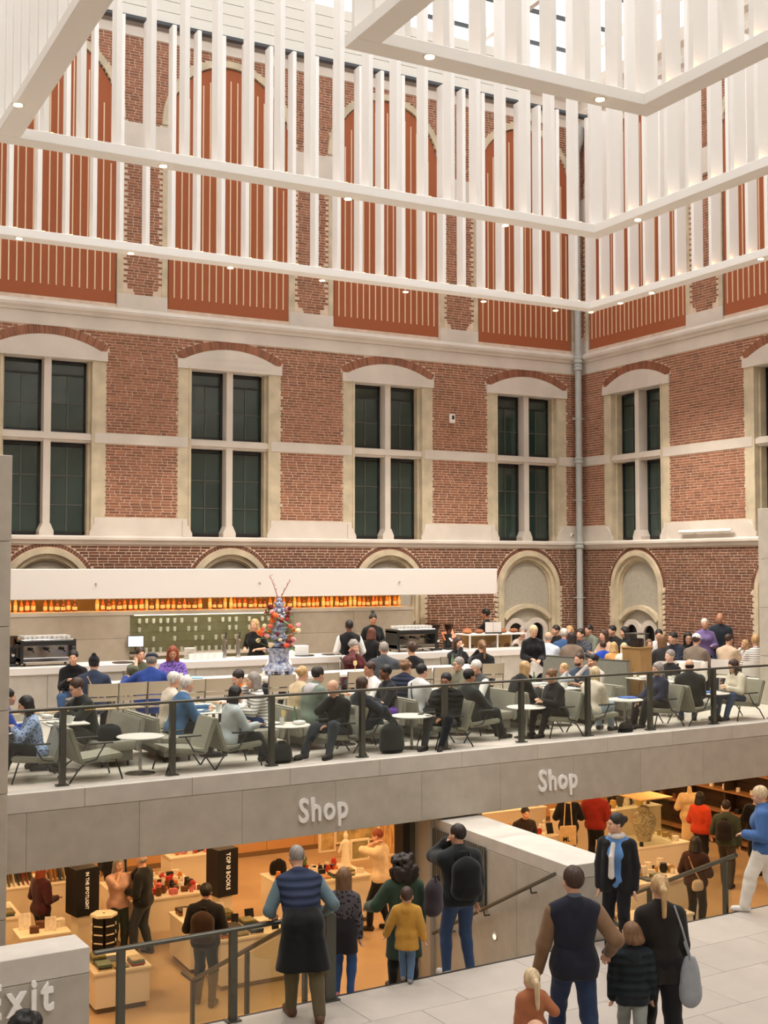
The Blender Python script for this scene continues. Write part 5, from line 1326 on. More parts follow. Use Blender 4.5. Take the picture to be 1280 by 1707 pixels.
lounger('woman in black with brown hair tied back, looking down at the round table', (916, 1130), 'under the woman in black with tied hair', 1, sex='f', la='table', ra='tablec', lean=12, hpit=-14, hair=('bun', 'lbrown'), top=((22, 22, 24), 'long', .03), bottom=((22, 22, 24), 'long', .016))
lounger('woman with very long blonde hair in a cream sweatshirt and pale jeans', (993, 1127), 'under the long-haired blonde in cream', -1, sex='f', la='table', ra='tablec', lean=14, hair=('long', 'lblonde'), top=((226, 212, 196), 'long', .03), bottom=((170, 186, 204), 'long', .025), face=FR-18)
lounger('woman with grey blonde hair in a navy blouse, hand on her knee', (1095, 1117), 'under the woman in navy with grey-blonde hair', 1, sex='f', la='lap', ra='knee', lean=2, hair=('bob', 'grey'), top=((36, 42, 66), 'long', .03), bottom=((28, 28, 32), 'long', .03), face=FL+10)
lounger('balding man in a dark jacket seen from behind in his chair', (1149, 1104), 'under the man in the dark jacket seen from behind', -1, la='lap', ra='lap', lean=6, hair=('ring', 'dark'), top=((32, 34, 34), 'long', .045), bottom=((44, 62, 104), 'long', .018), face=8, fat=.02)
lounger('woman with long brown hair in a cream jumper and blue jeans', (1220, 1101), 'under the woman in the cream jumper', 1, sex='f', la='table', ra='tablec', lean=16, hpit=-10, hair=('long', 'brown'), top=((224, 212, 192), 'long', .03), bottom=((54, 80, 124), 'long', .018), face=FL+6)
# bench row
person('man in glasses and black shirt holding up a phone', head=(124, 1142), Y=16.58, seat=.33, face=FL-12, la='phone', ra='phone', lean=16, hpit=-12, hair=('short', 'brown'), glasses=True, top=((30, 36, 30), 'short', .025), bottom=((60, 62, 54), 'long', .02), extra=(('sleeves', (26, 26, 28), .02),), fat=.03, Ht=1.72)
person('old man with white hair in a beige cardigan, the far one of two', head=(291, 1131), Y=17.18, seat=.33, face=FR, lean=10, la='lap', ra='table', hair=('short', 'white'), top=((214, 202, 184), 'long', .025), bottom=((52, 54, 58), 'long', .02), fat=.02, Ht=1.62)
person('old man with white hair in a blue sweater reaching to the table', head=(312, 1131), Y=16.58, seat=.33, face=FR, lean=16, la='reach', ra='table', hair=('short', 'white'), top=((66, 102, 140), 'long', .028), bottom=((34, 34, 40), 'long', .02), fat=.02, extra=(('collar', (230, 228, 226)),), Ht=1.62)
person('person with dark short hair and an orange scarf looking down', head=(394, 1127), Y=17.33, seat=.33, face=FL-10, sex='f', lean=18, hpit=-14, la='table', ra='table', hair=('short', 'dark'), top=((212, 186, 178), 'long', .025, 'speckle'), extra=(('scarf', (214, 126, 50)),), Ht=1.62)
person('woman with grey blonde bob in a striped white top', head=(421, 1130), Y=16.68, seat=.33, face=FL+12, sex='f', lean=14, la='table', ra='cheek', hair=('bob', 'grey'), top=((226, 222, 216), 'long', .022, 'stripe'), bottom=((40, 60, 110), 'long', .02), Ht=1.62)
person('woman with a blonde bun in a beige top, seen from behind', head=(505, 1117), Y=17.33, seat=.33, face=FR-15, sex='f', lean=16, la='table', ra='table', hair=('bun', 'blonde'), top=((206, 184, 150), 'long', .022), bottom=((70, 72, 70), 'long', .02), Ht=1.62)
person('man with dark hair in a grey green hooded jacket', head=(531, 1124), Y=16.73, seat=.33, face=FR-8, lean=18, la='table', ra='tablec', hair=('short', 'dark'), top=((112, 124, 112), 'long', .035), bottom=((24, 26, 30), 'long', .016), extra=(('hood', (196, 192, 196)),), Ht=1.72)
person('young man with brown hair in a white shirt facing left', head=(616, 1114), Y=17.48, seat=.33, face=FL, lean=8, la='table', ra='table', hair=('short', 'brown'), top=((232, 228, 224), 'long', .022), skin='m', Ht=1.62)
person('man with black hair in a black top, phone user\'s neighbour, facing left', head=(642, 1129), Y=16.78, seat=.33, face=FL+8, lean=8, la='table', ra='tablec', hair=('short', 'black'), top=((28, 28, 34), 'long', .022), bottom=((36, 40, 50), 'long', .016), skin='d', Ht=1.62)
person('person with curly light brown hair in a navy puffer jacket', head=(677, 1112), Y=17.48, seat=.33, face=FR-22, lean=14, la='table', ra='table', hair=('curly', 'lbrown'), top=((40, 44, 60), 'long', .05, 'quilt'), Ht=1.62)
person('person with black hair in a light grey sweatshirt with a dark bag strap', head=(704, 1116), Y=16.78, seat=.33, face=FR-6, lean=14, la='table', ra='tablec', hair=('short', 'black'), top=((206, 206, 206), 'long', .03), bottom=((58, 62, 66), 'long', .025), extra=(('strap', (60, 58, 60)),), Ht=1.62)
person('grey haired man in glasses and an olive jacket facing left', head=(764, 1106), Y=17.58, seat=.33, face=FL, lean=6, la='table', ra='table', hair=('short', 'grey'), glasses=True, top=((112, 110, 92), 'long', .035), Ht=1.62)
person('white haired man in a white shirt and dark waistcoat', head=(791, 1106), Y=16.98, seat=.33, face=FL, lean=8, hpit=-14, la='table', ra='tablec', hair=('short', 'white'), top=((236, 234, 230), 'long', .022), extra=(('vest', (70, 72, 70), .032),), fat=.02, bottom=((60, 60, 60), 'long', .02), Ht=1.62)
person('woman with long blonde hair in a black jacket beyond the round table', lean=26, hpit=-10, head=(878, 1119), Y=16.88, seat=.33, face=FR, sex='f', la='table', ra='table', hair=('long', 'blonde'), top=((26, 26, 28), 'long', .03), Ht=1.62)
person('blonde child leaning on a table beside a green bottle', head=(939, 1120), Y=17.48, seat=.33, face=FL, sex='f', Ht=1.3, lean=24, la='cheek', ra='table', hair=('short', 'blonde'), top=((170, 176, 180), 'long', .02))
person('man with short brown hair in a grey blue tee beside the partition', head=(965, 1101), Y=17.48, seat=.33, face=FL-10, lean=10, la='table', ra='table', hair=('crop', 'brown'), beard=True, top=((72, 86, 102), 'short', .018), Ht=1.62)
person('woman with dark hair leaning against the man in grey blue', head=(988, 1103), Y=17.33, seat=.33, face=FL-5, sex='f', lean=16, side=-8, la='table', ra='mouth', hair=('bun', 'black'), top=((206, 196, 190), 'long', .025), Ht=1.62)
person('man with grey hair and black tee gazing left', head=(1117, 1090), Y=17.28, seat=.33, face=FL, lean=-4, la='lap', ra='table', hair=('short', 'grey'), top=((28, 28, 30), 'short', .022), skin='p', fat=.02, Ht=1.62)
# communal table, bar side and near side
person('smiling woman with a top bun and black sweater facing us', head=(122, 1100), Y=20.95, seat=.40, face=172, sex='f', lean=14, la='table', ra='tablec', hair=('topbun', 'black'), top=((22, 22, 24), 'long', .025), bottom=((66, 92, 130), 'long', .02))
person('person in a navy jacket and dark beanie with back to us', head=(157, 1098), Y=19.55, seat=.40, face=-8, lean=20, la='table', ra='table', hair=('short', 'black'), top=((44, 54, 74), 'long', .035), extra=(('beanie', (26, 26, 30)), ('strap', (170, 140, 100))))
person('girl with tied hair in an olive tee at the communal table', head=(234, 1090), Y=21.0, seat=.40, face=150, sex='f', lean=10, la='table', ra='cheek', hair=('bun', 'brown'), top=((96, 100, 78), 'short', .02))
person('man in a flat cap and royal blue sweater with back to us', head=(253, 1090), Y=19.5, seat=.40, face=-4, lean=26, la=(-.42, .42, .80), ra=(.34, .36, .80), hair=('short', 'grey'), top=((38, 62, 130), 'long', .032), extra=(('flatcap', (36, 42, 58)),), Ht=1.84, fat=.02)
person('red haired woman in a purple top with a print', head=(288, 1082), Y=21.0, seat=.40, face=170, sex='f', lean=8, hpit=-8, la='table', ra='table', hair=('bob', 'red'), top=((66, 48, 104), 'short', .022, 'speckle'), skin='m')
person('elderly woman with white hair behind the flower pyramid', head=(465, 1082), Y=21.0, seat=.40, face=190, sex='f', lean=6, la='table', ra='table', hair=('short', 'white'), top=((232, 224, 214), 'long', .022), skin='m')
person('woman with grey blonde curls in maroon, cheek on her hand', head=(591, 1074), Y=21.0, seat=.40, face=150, sex='f', lean=12, la='table', ra='cheek', hair=('curly', 'grey'), top=((84, 34, 36), 'long', .025))
person('grey haired man in a dark jacket with a neon yellow collar', head=(640, 1070), Y=19.5, seat=.40, face=5, lean=12, la='table', ra='table', hair=('crop', 'grey'), top=((66, 70, 76), 'long', .035), extra=(('yoke', (214, 230, 96)),), Ht=1.86, fat=.03)
person('woman with short dark hair and black top, back to us', head=(686, 1078), Y=19.8, seat=.40, face=-30, sex='f', lean=8, la='tablec', ra='table', hair=('curly', 'brown'), top=((24, 22, 24), 'long', .025))
person('woman with long wavy brown hair in black talking at the table', head=(764, 1062), Y=21.0, seat=.40, face=150, sex='f', lean=8, la='table', ra='mouth', hair=('long', 'brown'), top=((26, 26, 28), 'long', .02))
person('woman in black with a long light brown ponytail', head=(803, 1071), Y=19.9, seat=.40, face=-14, sex='f', lean=10, la='mouth', ra='table', hair=('pony', 'lbrown'), top=((24, 24, 26), 'long', .025))
# staff and standing guests
person('waiter in a white shirt and black waistcoat with back to us', head=(582, 1038), Y=21.3, face=-8, pose='stand', Ht=1.66, la='held', ra=(.25, .25, 1.0), hair=('crop', 'black'), skin='d', top=((236, 234, 230), 'long', .02), bottom=((28, 28, 30), 'long', .016), extra=(('vest', (26, 26, 28), .03, 'plain'), ('apron', (226, 220, 214))))
person('barista with a top bun and black shirt behind the bar', head=(622, 1024), Y=23.2, face=165, pose='stand', sex='f', Ht=1.70, la='held', ra='held', lean=4, hpit=-10, hair=('topbun', 'black'), skin='m', top=((28, 30, 30), 'long', .02))
person('woman with auburn hair and black top standing at the bar', head=(620, 1050), Y=21.35, face=30, pose='stand', sex='f', Ht=1.50, la='held', ra='held', lean=6, hair=('bob', 'auburn'), top=((26, 24, 24), 'long', .02))
person('blonde bartender in black partly hidden by the flowers', head=(424, 1038), Y=23.1, face=200, pose='stand', sex='f', Ht=1.64, la='held', ra='held', lean=8, hair=('bob', 'blonde'), top=((28, 28, 28), 'short', .02))
person('staff member in black at the brick wall behind the pastries', head=(809, 1017), Y=23.9, face=-80, pose='stand', Ht=1.72, la=(-.1, .45, 1.05), ra=(.1, .45, 1.05), hair=('short', 'black'), top=((26, 26, 28), 'long', .02), skin='m')
W_ = person('waitress with grey blonde hair, black top and white apron checking her pad', head=(890, 1047), Y=18.9, face=176, pose='stand', sex='f', Ht=1.60, la=(-.08, .28, 1.04), ra=(.10, .24, 1.06), hpit=-22, hair=('short', 'lblonde'), top=((26, 26, 28), 'long', .022), bottom=((22, 22, 24), 'long', .014), extra=(('apron', (232, 228, 224)),))
# right-hand corner diners
CR = [
 ((926, 1038), 23.6, FL, 'man with dark hair in black by the blind arch', 'm', ('short', 'dark'), (34, 32, 32)),
 ((914, 1055), 21.3, 20, 'balding man in a pale blue shirt with back to us', 'm', ('ring', 'grey'), (196, 204, 216)),
 ((940, 1045), 22.3, 15, 'white haired person in a blue sweater behind the partition', 'm', ('short', 'white'), (58, 86, 128)),
 ((949, 1040), 23.2, 200, 'blonde woman facing us beside the brick wall', 'f', ('bob', 'blonde'), (120, 60, 56)),
 ((967, 1048), 22.0, FL-20, 'man with dark hair and a dark patterned shirt', 'm', ('short', 'dark'), (36, 38, 44), 'speckle'),
 ((981, 1042), 23.4, FL, 'man in a grey green tee next to the drainpipe', 'm', ('short', 'dark'), (120, 126, 112)),
 ((953, 1060), 20.9, 10, 'woman with long dark hair seen from behind the partition', 'f', ('long', 'dark'), (120, 104, 90)),
 ((1006, 1053), 21.4, FL, 'woman with long brown hair in beige behind the partition', 'f', ('long', 'brown'), (190, 160, 136)),
 ((1005, 1067), 20.3, 0, 'child in a bright blue top with back to us', 'm', ('short', 'brown'), (36, 70, 170)),
 ((1020, 1044), 22.8, FL, 'man with black hair in dark clothes near the arch jamb', 'm', ('short', 'black'), (40, 38, 38)),
 ((1040, 1045), 22.2, FL+20, 'woman with long black hair in a black sweater', 'f', ('long', 'black'), (24, 24, 26)),
 ((1023, 1075), 19.9, 10, 'small blonde child in orange at the partition', 'f', ('bob', 'blonde'), (206, 150, 90)),
 ((1040, 1075), 19.6, 5, 'small blonde child in white at the partition', 'f', ('long', 'lblonde'), (228, 220, 208)),
 ((871, 1044), 23.3, 190, 'woman in a pink floral scarf behind the pastry counter', 'f', ('short', 'grey'), (214, 190, 176)),
 ((1098, 1052), 20.9, 190, 'man with dark hair sitting right of the oak stand', 'm', ('short', 'black'), (220, 216, 212)),
 ((1082, 1062), 20.3, 170, 'girl with brown hair half hidden by the oak stand', 'f', ('long', 'lbrown'), (226, 210, 196)),
 ((1121, 1061), 19.9, FL, 'person in a dark navy coat bending left', 'm', ('short', 'black'), (34, 38, 52)),
 ((1147, 1064), 19.7, 185, 'woman with dark hair and glasses smiling at us', 'f', ('long', 'black'), (44, 40, 40)),
 ((1161, 1065), 19.1, FR-25, 'man in a white baseball cap and brown jacket', 'm', ('short', 'brown'), (124, 110, 96)),
 ((1215, 1064), 18.9, FR-10, 'man with short brown hair in a beige tee', 'm', ('crop', 'brown'), (200, 176, 150)),
 ((1241, 1065), 19.2, FL, 'blonde girl in white lifting a cup', 'f', ('long', 'blonde'), (226, 220, 212)),
 ((1259, 1074), 18.3, 0, 'older blonde person in a black and white striped top', 'f', ('short', 'blonde'), (228, 222, 216), 'stripe'),
 ((1103, 1070), 19.2, -10, 'woman with long sandy hair and back to us near the oak stand', 'f', ('long', 'lbrown'), (46, 44, 44)),
]
for c in CR:
    child = 'child' in c[3] or 'girl' in c[3]
    ex = (('cap', (236, 234, 230)),) if 'cap' in c[3] else ((('scarf', (222, 170, 160)),) if 'scarf' in c[3] else ())
    person(c[3], head=c[0], Y=c[1], face=c[2], sex=c[4], hair=c[5], top=(c[6], 'short' if 'tee' in c[3] else 'long', .024)+((c[7],) if len(c) > 7 else ()), lean=14, la='table', ra='mouth' if 'cup' in c[3] else 'table', lod=0, Ht=1.35 if child else 1.72, seat=.44, extra=ex, glasses='glasses' in c[3], skin='l')
person('older woman with white hair in a purple sweater standing by the wall', head=(1174, 1034), Y=19.9, face=190, pose='stand', sex='f', Ht=1.58, la='held', ra='down', hair=('short', 'white'), top=((122, 104, 152), 'long', .026), lod=0)
person('bald man in a dark tee standing beside the woman in purple', head=(1200, 1029), Y=19.9, face=200, pose='stand', Ht=1.70, la='down', ra='held', hair=('bald', 'grey'), top=((40, 46, 54), 'short', .026), lod=0, bottom=((70, 86, 120), 'long', .02), skin='m')
# white chairs and tables of the corner
for px, py, Y, rz, lab in ((1245, 0, 18.15, 0, 'under the person in the striped top'), (1150, 0, 18.6, .3, 'draped with a cream coat'), (1205, 0, 18.7, -.6, 'under the man in the beige tee'), (990, 0, 21.7, .2, 'seen over the partition beside the blue top'), (926, 0, 21.4, .3, 'under the man in the pale blue shirt'), (1100, 0, 19.0, .2, 'under the sandy haired woman')):
    p = aty(px, 1100, Y); wchair(p[0], Y-.05, ANG-math.pi/2+rz, 'white shell chair '+lab)
for px, Y, lab in ((1234, 18.85, 'between the beige tee and the blonde girl'), (1136, 19.35, 'beside the man in the white cap'), (948, 22.65, 'of the group behind the partition'), (1022, 20.6, 'of the children behind the partition')):
    p = aty(px, 1100, Y); vtable(p[0], Y, 'white café table '+lab, .62, .5, ANG-math.pi/2)
# coat over a chair, bags, things on tables
p = aty(1183, 1110, 18.4)
q = SDF(); q.ell((0, 0, .78), (.22, .10, .06)); q.cone((-.2, -.05, .76), (-.22, -.10, .48), .07, .09, .05); q.cone((.2, -.05, .76), (.2, -.10, .5), .07, .09, .05); q.cone((0, -.05, .76), (0, -.1, .5), .08, .1, .05)
v_, f_ = q.mesh(.022); o = link('coat', np_mesh('coat', [(v_, f_)], cloth((228, 220, 208)))); p = aty(1150, 1100, 18.45); o.location = (p[0], 18.40, 0); o.rotation_euler = (0, 0, ANG-math.pi/2); tag(o, 'thick cream coat draped over a white chair back', 'coat')
def bag(name, at, size, col, label, rz=0, straps=True, cat='bag'):
    r = empty(name, at, rz, label, cat); w, d, h = size; q = SDF(); m = min(size)*.3
    q.ell((0, 0, h*.45), (w*.55, d*.6, h*.55), None, .05); q.cone((-w*.3, 0, h*.2), (w*.3, 0, h*.2), d*.45, d*.45, .06); q.cone((-w*.25, 0, h*.7), (w*.25, 0, h*.7), d*.42, d*.42, .06); q.cone((-w*.2, d*.25, h*.3), (w*.2, d*.25, h*.3), d*.3, d*.3, .04)
    v, f = q.mesh(max(.012, m*.14)); v[:, 2] = np.maximum(v[:, 2], 0); link('bag_body', np_mesh('bag_body', [(v, f)], cloth(col)), None, r)
    if straps: MB().tube([(-w*.18, -d*.3, h*.9), (-w*.12, -d*.2, h*1.08), (w*.12, -d*.2, h*1.08), (w*.18, -d*.3, h*.9)], .012, 6).build('handle', cloth(tuple(max(0, c-8) for c in col)), r, True)
    return r
p = atz(627, 1252, 0); bag('backpack', (*V(p[0]+.12, .20), 0), (.34, .2, .44), (28, 34, 30), 'dark backpack on the floor by the railing beside the woman in navy')
p = atz(450, 1268, 0); bag('tote_bag', (*V(6.72, .22), 0), (.3, .16, .28), (30, 30, 30), 'black bag on the floor below the woman in pale grey')
p = V(12.95, .10); bag('handbag', (p[0], p[1], 0), (.24, .11, .15), (24, 24, 26), 'small black handbag on the floor by the blonde in cream')
p = aty(182, 1210, 16.3); bag('handbag', (p[0], 16.3, .35), (.3, .16, .2), (30, 30, 32), 'black bag lying on the first bench')
p = aty(655, 1180, 16.5); bag('pouch', (p[0], 16.5, .36), (.14, .08, .16), (106, 66, 160), 'small purple pouch on the bench by the round table')
def items(xy, z, lst, nm):
    for k_, dx, dy, col in lst: tabletop_item(k_, xy[0]+dx, xy[1]+dy, z, {'glass': 'clear tumbler', 'plate': 'white plate', 'cup': 'white cup', 'bottle': 'green bottle', 'wine': 'stemmed glass', 'phone': 'black phone', 'paper': 'white sheet of paper', 'napkin': 'folded napkin', 'book': 'small booklet'}[k_]+' '+nm, col)
items(V(FX[1], .42), 0.493, [('glass', -.1, .0, None), ('wine', .0, .17, None), ('plate', -.16, .14, None), ('napkin', .14, -.06, (240, 236, 230)), ('bottle', .14, .1, None)], 'on the round table by the bald man')
items(V(FX[2], .42), 0.493, [('phone', .18, .03, None)], 'on the round table in the middle')
items(V(FX[4], .42), 0.493, [('paper', -.12, -.05, None), ('book', .14, .08, (70, 110, 190))], 'on the round table by the blonde in cream')
items(V(FX[5], .42), 0.493, [('book', -.1, .05, (60, 120, 200)), ('cup', .1, .1, None)], 'on the round table by the cream jumper')
nms = ['at the phone man', 'of the white-haired men', 'of the green hoodie man', 'of the grey sweatshirt diner', 'of the couple by the partition', 'of the man in black tee']
for (p, nm) in zip(TT, nms):
    items((p[0], p[1]-.33), .643, [('plate', -.15, 0, None), ('cup', .12, .1, None), ('glass', .02, -.12, None)], 'on the near square table '+nm)
    items((p[0], p[1]+.33), .643, [('plate', .12, .04, None), ('glass', -.14, .1, None), ('napkin', -.12, -.12, None)]+([('bottle', -.15, -.1, None)] if 'couple' in nm else []), 'on the far square table '+nm)
# ================================================================== visitors on the landing
p = atz(520, 1692, LANDZ)
LM = person('man in a quilted navy gilet leaning on the railing, dark coat tied around his waist', at=(p[0]-.12, p[1]-.04), zf=LANDZ, face=-14, pose='stand', Ht=1.78, lean=37, hpit=-10, la=(-.26, .40, .94), ra=(.30, .34, .96), legs=((-.10, .12), (.14, -.16)), hair=('crop', 'grey'), top=((96, 116, 124), 'long', .022), bottom=((98, 88, 64), 'long', .022), shoe=(96, 66, 46), lod=2, fat=.015, extra=(('vest', (44, 52, 74), .038, 'quilt'), ('coat_tail', (22, 24, 24), .50, .25)))
p = atz(566, 1648, LANDZ)
person('girl with long light brown hair in a dark patterned dress at the stair head', at=(p[0]+.12, p[1]+.15), zf=LANDZ-SH, face=10, pose='stand', sex='f', Ht=1.42, la='down', ra='down', hpit=-8, hair=('long', 'lbrown'), top=((40, 36, 40), 'long', .02, 'speckle'), bottom=((60, 90, 140), 'long', .014), shoe=(200, 120, 130), lod=2, extra=(('coat_tail', (40, 36, 40), .62, .17),))
person('woman with a big dark afro and green coat going down the stairs', head=(672, 1424), Y=12.55, zf=LANDZ-2*SH-.08, face=-12, pose='walk', sex='f', Ht=1.66, la=(-.38, .28, 1.05), ra='down', hair=('afro', 'dark'), top=((52, 70, 54), 'long', .04), bottom=((24, 26, 28), 'long', .02), lod=2, skin='m', extra=(('coat_tail', (48, 64, 52), .5, .2),))
K = person('small boy in a mustard yellow hooded coat and jeans', head=(678, 1480), Y=11.88, zf=LANDZ, face=6, pose='walk', Ht=1.02, la=(-.46, .12, .72), ra=(.36, .02, .68), hair=('crop', 'brown'), top=((196, 146, 62), 'long', .045), bottom=((96, 124, 156), 'long', .022), shoe=(150, 150, 152), lod=2, legs=((-.08, .10), (.07, -.06)), extra=(('hood', (190, 140, 58)), ('collar', (222, 200, 172)), ('coat_tail', (196, 146, 62), .62, .21)))
BM = person('tall man in a black jacket and jeans wearing a black backpack', head=(763, 1373), Y=12.6, zf=LANDZ-2*SH, face=-20, pose='stand', Ht=1.84, la='mouth', ra='down', hyaw=24, hair=('crop', 'dark'), top=((34, 38, 40), 'long', .04), bottom=((56, 76, 110), 'long', .016), legs=((-.13, .06), (.12, -.06)), shoe=(180, 180, 182), lod=2, extra=(('hood', (26, 28, 30)),))
VM = person('man with a navy body and brown sleeved jacket holding a child by the hand', head=(955, 1435), Y=9.1, zf=LANDZ, face=-4, pose='walk', Ht=1.86, la=(-.33, .10, .72), ra=(.32, .06, .98), hyaw=16, hair=('short', 'brown'), top=((34, 36, 48), 'none', .032), bottom=((44, 58, 88), 'long', .02), legs=((-.13, .22), (.14, -.20)), lod=2, shoe=(60, 44, 36), extra=(('sleeves', (128, 100, 74), .022), ('collar', (90, 98, 112)), ('coat_tail', (34, 36, 48), .80, .165)))
TD = person('blonde toddler in a rust coloured coat holding the man by the hand', head=(886, 1609), Y=9.05, zf=LANDZ, face=-14, pose='walk', sex='f', Ht=.98, la='down', ra=(.40, .10, 1.08), hair=('pony', 'lblonde'), top=((172, 108, 74), 'long', .05), bottom=((120, 100, 90), 'long', .03), lod=2, extra=(('coat_tail', (172, 108, 74), .58, .24),))
BY = person('boy with brown bobbed hair, dark striped padded jacket and pale trousers', head=(1052, 1531), Y=9.0, zf=LANDZ, face=2, pose='walk', Ht=1.27, la='down', ra='down', hyaw=40, hair=('bowl', 'lbrown'), top=((36, 42, 46), 'long', .045, 'quilt'), bottom=((150, 156, 152), 'long', .03), lod=2, extra=(('hood', (34, 40, 44)), ('collar', (228, 222, 214)), ('coat_tail', (36, 42, 46), .74, .2)))
PW = person('woman in a black coat with a long blonde ponytail and grey shoulder bag', head=(1099, 1452), Y=8.98, zf=LANDZ, face=-2, pose='walk', sex='f', Ht=1.70, la='down', ra='down', hair=('pony', 'blonde'), top=((38, 34, 30), 'long', .032), bottom=((24, 24, 26), 'long', .035), lod=2, extra=(('coat_tail', (38, 34, 30), .72, .175),))
p = atz(1030, 1590, LANDZ)
ST = person('staff woman in a black blazer, blue shirt and white patterned scarf', at=(p[0], p[1]), zf=LANDZ, face=-160, pose='stand', sex='f', Ht=1.66, la='down', ra='down', hyaw=-52, hair=('bun', 'dark'), top=((96, 140, 196), 'long', .018), bottom=((24, 24, 28), 'long', .018), lod=2, legs=((-.10, .06), (.12, -.05)), extra=(('scarf', (220, 214, 206), 1),))
# her blazer stays open at the front
q = SDF(); k = ST['k']; st_ = ST['st']; sp_ = ST['sp']
for s in (-1, 1):
    q.cone(st_(s*.16, -.01, .43), st_(s*.06, -.03, .46), .07, .08, .03); q.cone(st_(s*.125, -.02, .36), sp_(s*.12, -.015, .0), .105, .115, .04); q.cone(sp_(s*.12, -.01, .0), sp_(s*.13, -.01, -.12), .115, .115, .04)
    S_ = st_(s*.168, 0, .428); W0, d0 = ST['ends'][s]; E_ = (S_+W0)/2+np.array([s*.02, -.03, 0]); q.cone(S_, E_, .082, .074, .02); q.cone(E_, W0-d0*.01, .074, .056, .02)
[(q.cone(st_(s*.11, .055, .42), sp_(s*.12, .065, -.10), .066, .078, .03), q.ell(st_(s*.10, .095, .31), (.062, .062, .10), None, .03)) for s in (-1, 1)]; q.cone(st_(-.08, -.06, .4), st_(.08, -.06, .4), .085, .085, .05); q.cone(sp_(-.07, -.06, .1), sp_(.07, -.06, .1), .08, .08, .05)
q.half(sp_(0, 0, -.17), (0, 0, 1)); v, f = q.mesh(.014); link('blazer', np_mesh('blazer', [(v*k, f)], cloth((28, 28, 30))), None, ST['root'])
p = atz(1274, 1520, LANDZ)
person('woman in white trousers and a denim jacket walking at the right edge', at=(p[0], p[1]), zf=LANDZ, face=-70, pose='walk', sex='f', Ht=1.68, la='held', ra='down', hpit=-12, hair=('short', 'lblonde'), top=((70, 104, 158), 'long', .04), bottom=((228, 222, 212), 'long', .035), shoe=(220, 216, 210), lod=2)
person('bald head of a person at the bottom edge of the picture', head=(893, 1692), Y=6.6, zf=LANDZ, face=0, pose='stand', Ht=1.65, la='down', ra='down', hair=('bald', 'grey'), top=((120, 110, 104), 'long', .02), lod=1)
person('person with dark curly hair passing in front of the Exit parapet', head=(44, 1674), Y=8.3, zf=LANDZ, face=20, pose='stand', Ht=1.65, la='down', ra='down', hair=('curly', 'black'), top=((40, 40, 44), 'long', .02), lod=1)
# carried bags
def at_back(info, nm, size, col, label, dz=.02, dy=-.20):
    b_ = wpt(info, info['st'](0, dy, dz)); return bag(nm, b_, size, col, label, info['root'].rotation_euler[2]+math.pi, True)
at_back(BM, 'backpack', (.34, .2, .50), (22, 24, 26), 'black backpack worn by the tall man in jeans', .02, -.22)
b_ = wpt(PW, (.25, -.13, .50)); bg = empty('shoulder_bag', b_, PW['root'].rotation_euler[2], 'pale grey cloth bag hanging from the shoulder of the woman in black', 'bag')
q = SDF(); q.ell((0, 0, .13), (.11, .055, .13), None, .04); q.cone((-.06, 0, .2), (-.03, 0, .46), .04, .02, .04); q.cone((.06, 0, .2), (.03, 0, .46), .04, .02, .04); q.ell((0, 0, .3), (.085, .045, .16), None, .04); v, f = q.mesh(.013); link('bag_body', np_mesh('bag_body', [(v, f)], cloth((156, 162, 168))), None, bg)
MB().tube([(0, -.03, .46), (-.08, -.02, .75), (-.13, .05, .93), (-.10, .10, .80), (0, .03, .46)], .010, 6).build('strap', cloth((156, 162, 168)), bg, True)
p = aty(706, 1470, 12.35); bg = bag('backpack', (p[0]+.06, 12.22, LANDZ-2*SH+.92), (.26, .16, .42), (52, 44, 50), 'dark floral backpack of the woman with the afro', .6)
# ================================================================== museum shop below
SW = mat('shop_white', (236, 222, 196), .5); SB = mat('shop_black', (18, 18, 20), .5)
def plinth(x, y, w, d, h, label, rz=0.0, topover=.02):
    c = (x, y); r = empty('display_table', (c[0], c[1], SHOPZ), rz, label, 'display table')
    MB().box(-w/2+.05, w/2-.05, -d/2+.05, d/2-.05, 0, .08).build('base', mat('plinth_base_dark', (120, 104, 84), .7), r); MB().bbox(-w/2, w/2, -d/2, d/2, .08, h-.04, .005, 1).build('cabinet', SW, r); MB().bbox(-w/2-topover, w/2+topover, -d/2-topover, d/2+topover, h-.04, h, .005, 1).build('tabletop', SW, r)  # recessed base in a darker brown than the cabinet
    return (c[0], c[1], SHOPZ+h, w, d, rz)
BKC = [(60, 50, 44), (190, 170, 140), (150, 60, 44), (60, 80, 96), (210, 190, 160), (40, 40, 42), (120, 110, 60), (180, 120, 60), (220, 210, 190), (90, 110, 90)]
BKM = {}
def book(x, y, z, rz, i, label, grp, big=1.0, t=None):
    c = BKC[i % len(BKC)]; t = t or (.02 if i % 3 else .035); key = ('bk', i % len(BKC), t)
    if key not in BKM:
        m1 = MB().bbox(-.11, .11, -.14, .14, 0, t, .003, 1).mesh('book'); m1.materials.append(mat('cover_%d' % (i % len(BKC)), c, .45, var=.2, scale=12)); m2 = MB().box(-.104, .112, -.134, .134, .004, t-.004).mesh('pages'); m2.materials.append(mat('paper_edge', (226, 210, 180), .8)); BKM[key] = (m1, m2)
    m1, m2 = BKM[key]; o = link('book', m1); o.location = (x, y, z); o.rotation_euler = (0, 0, rz); o.scale = (big, big, 1); link('pages', m2, None, o); return tag(o, label, 'book', grp), t
CN = ['dark brown', 'tan', 'brick red', 'slate blue', 'cream', 'black', 'olive', 'ochre', 'white', 'sage']
OCC = []
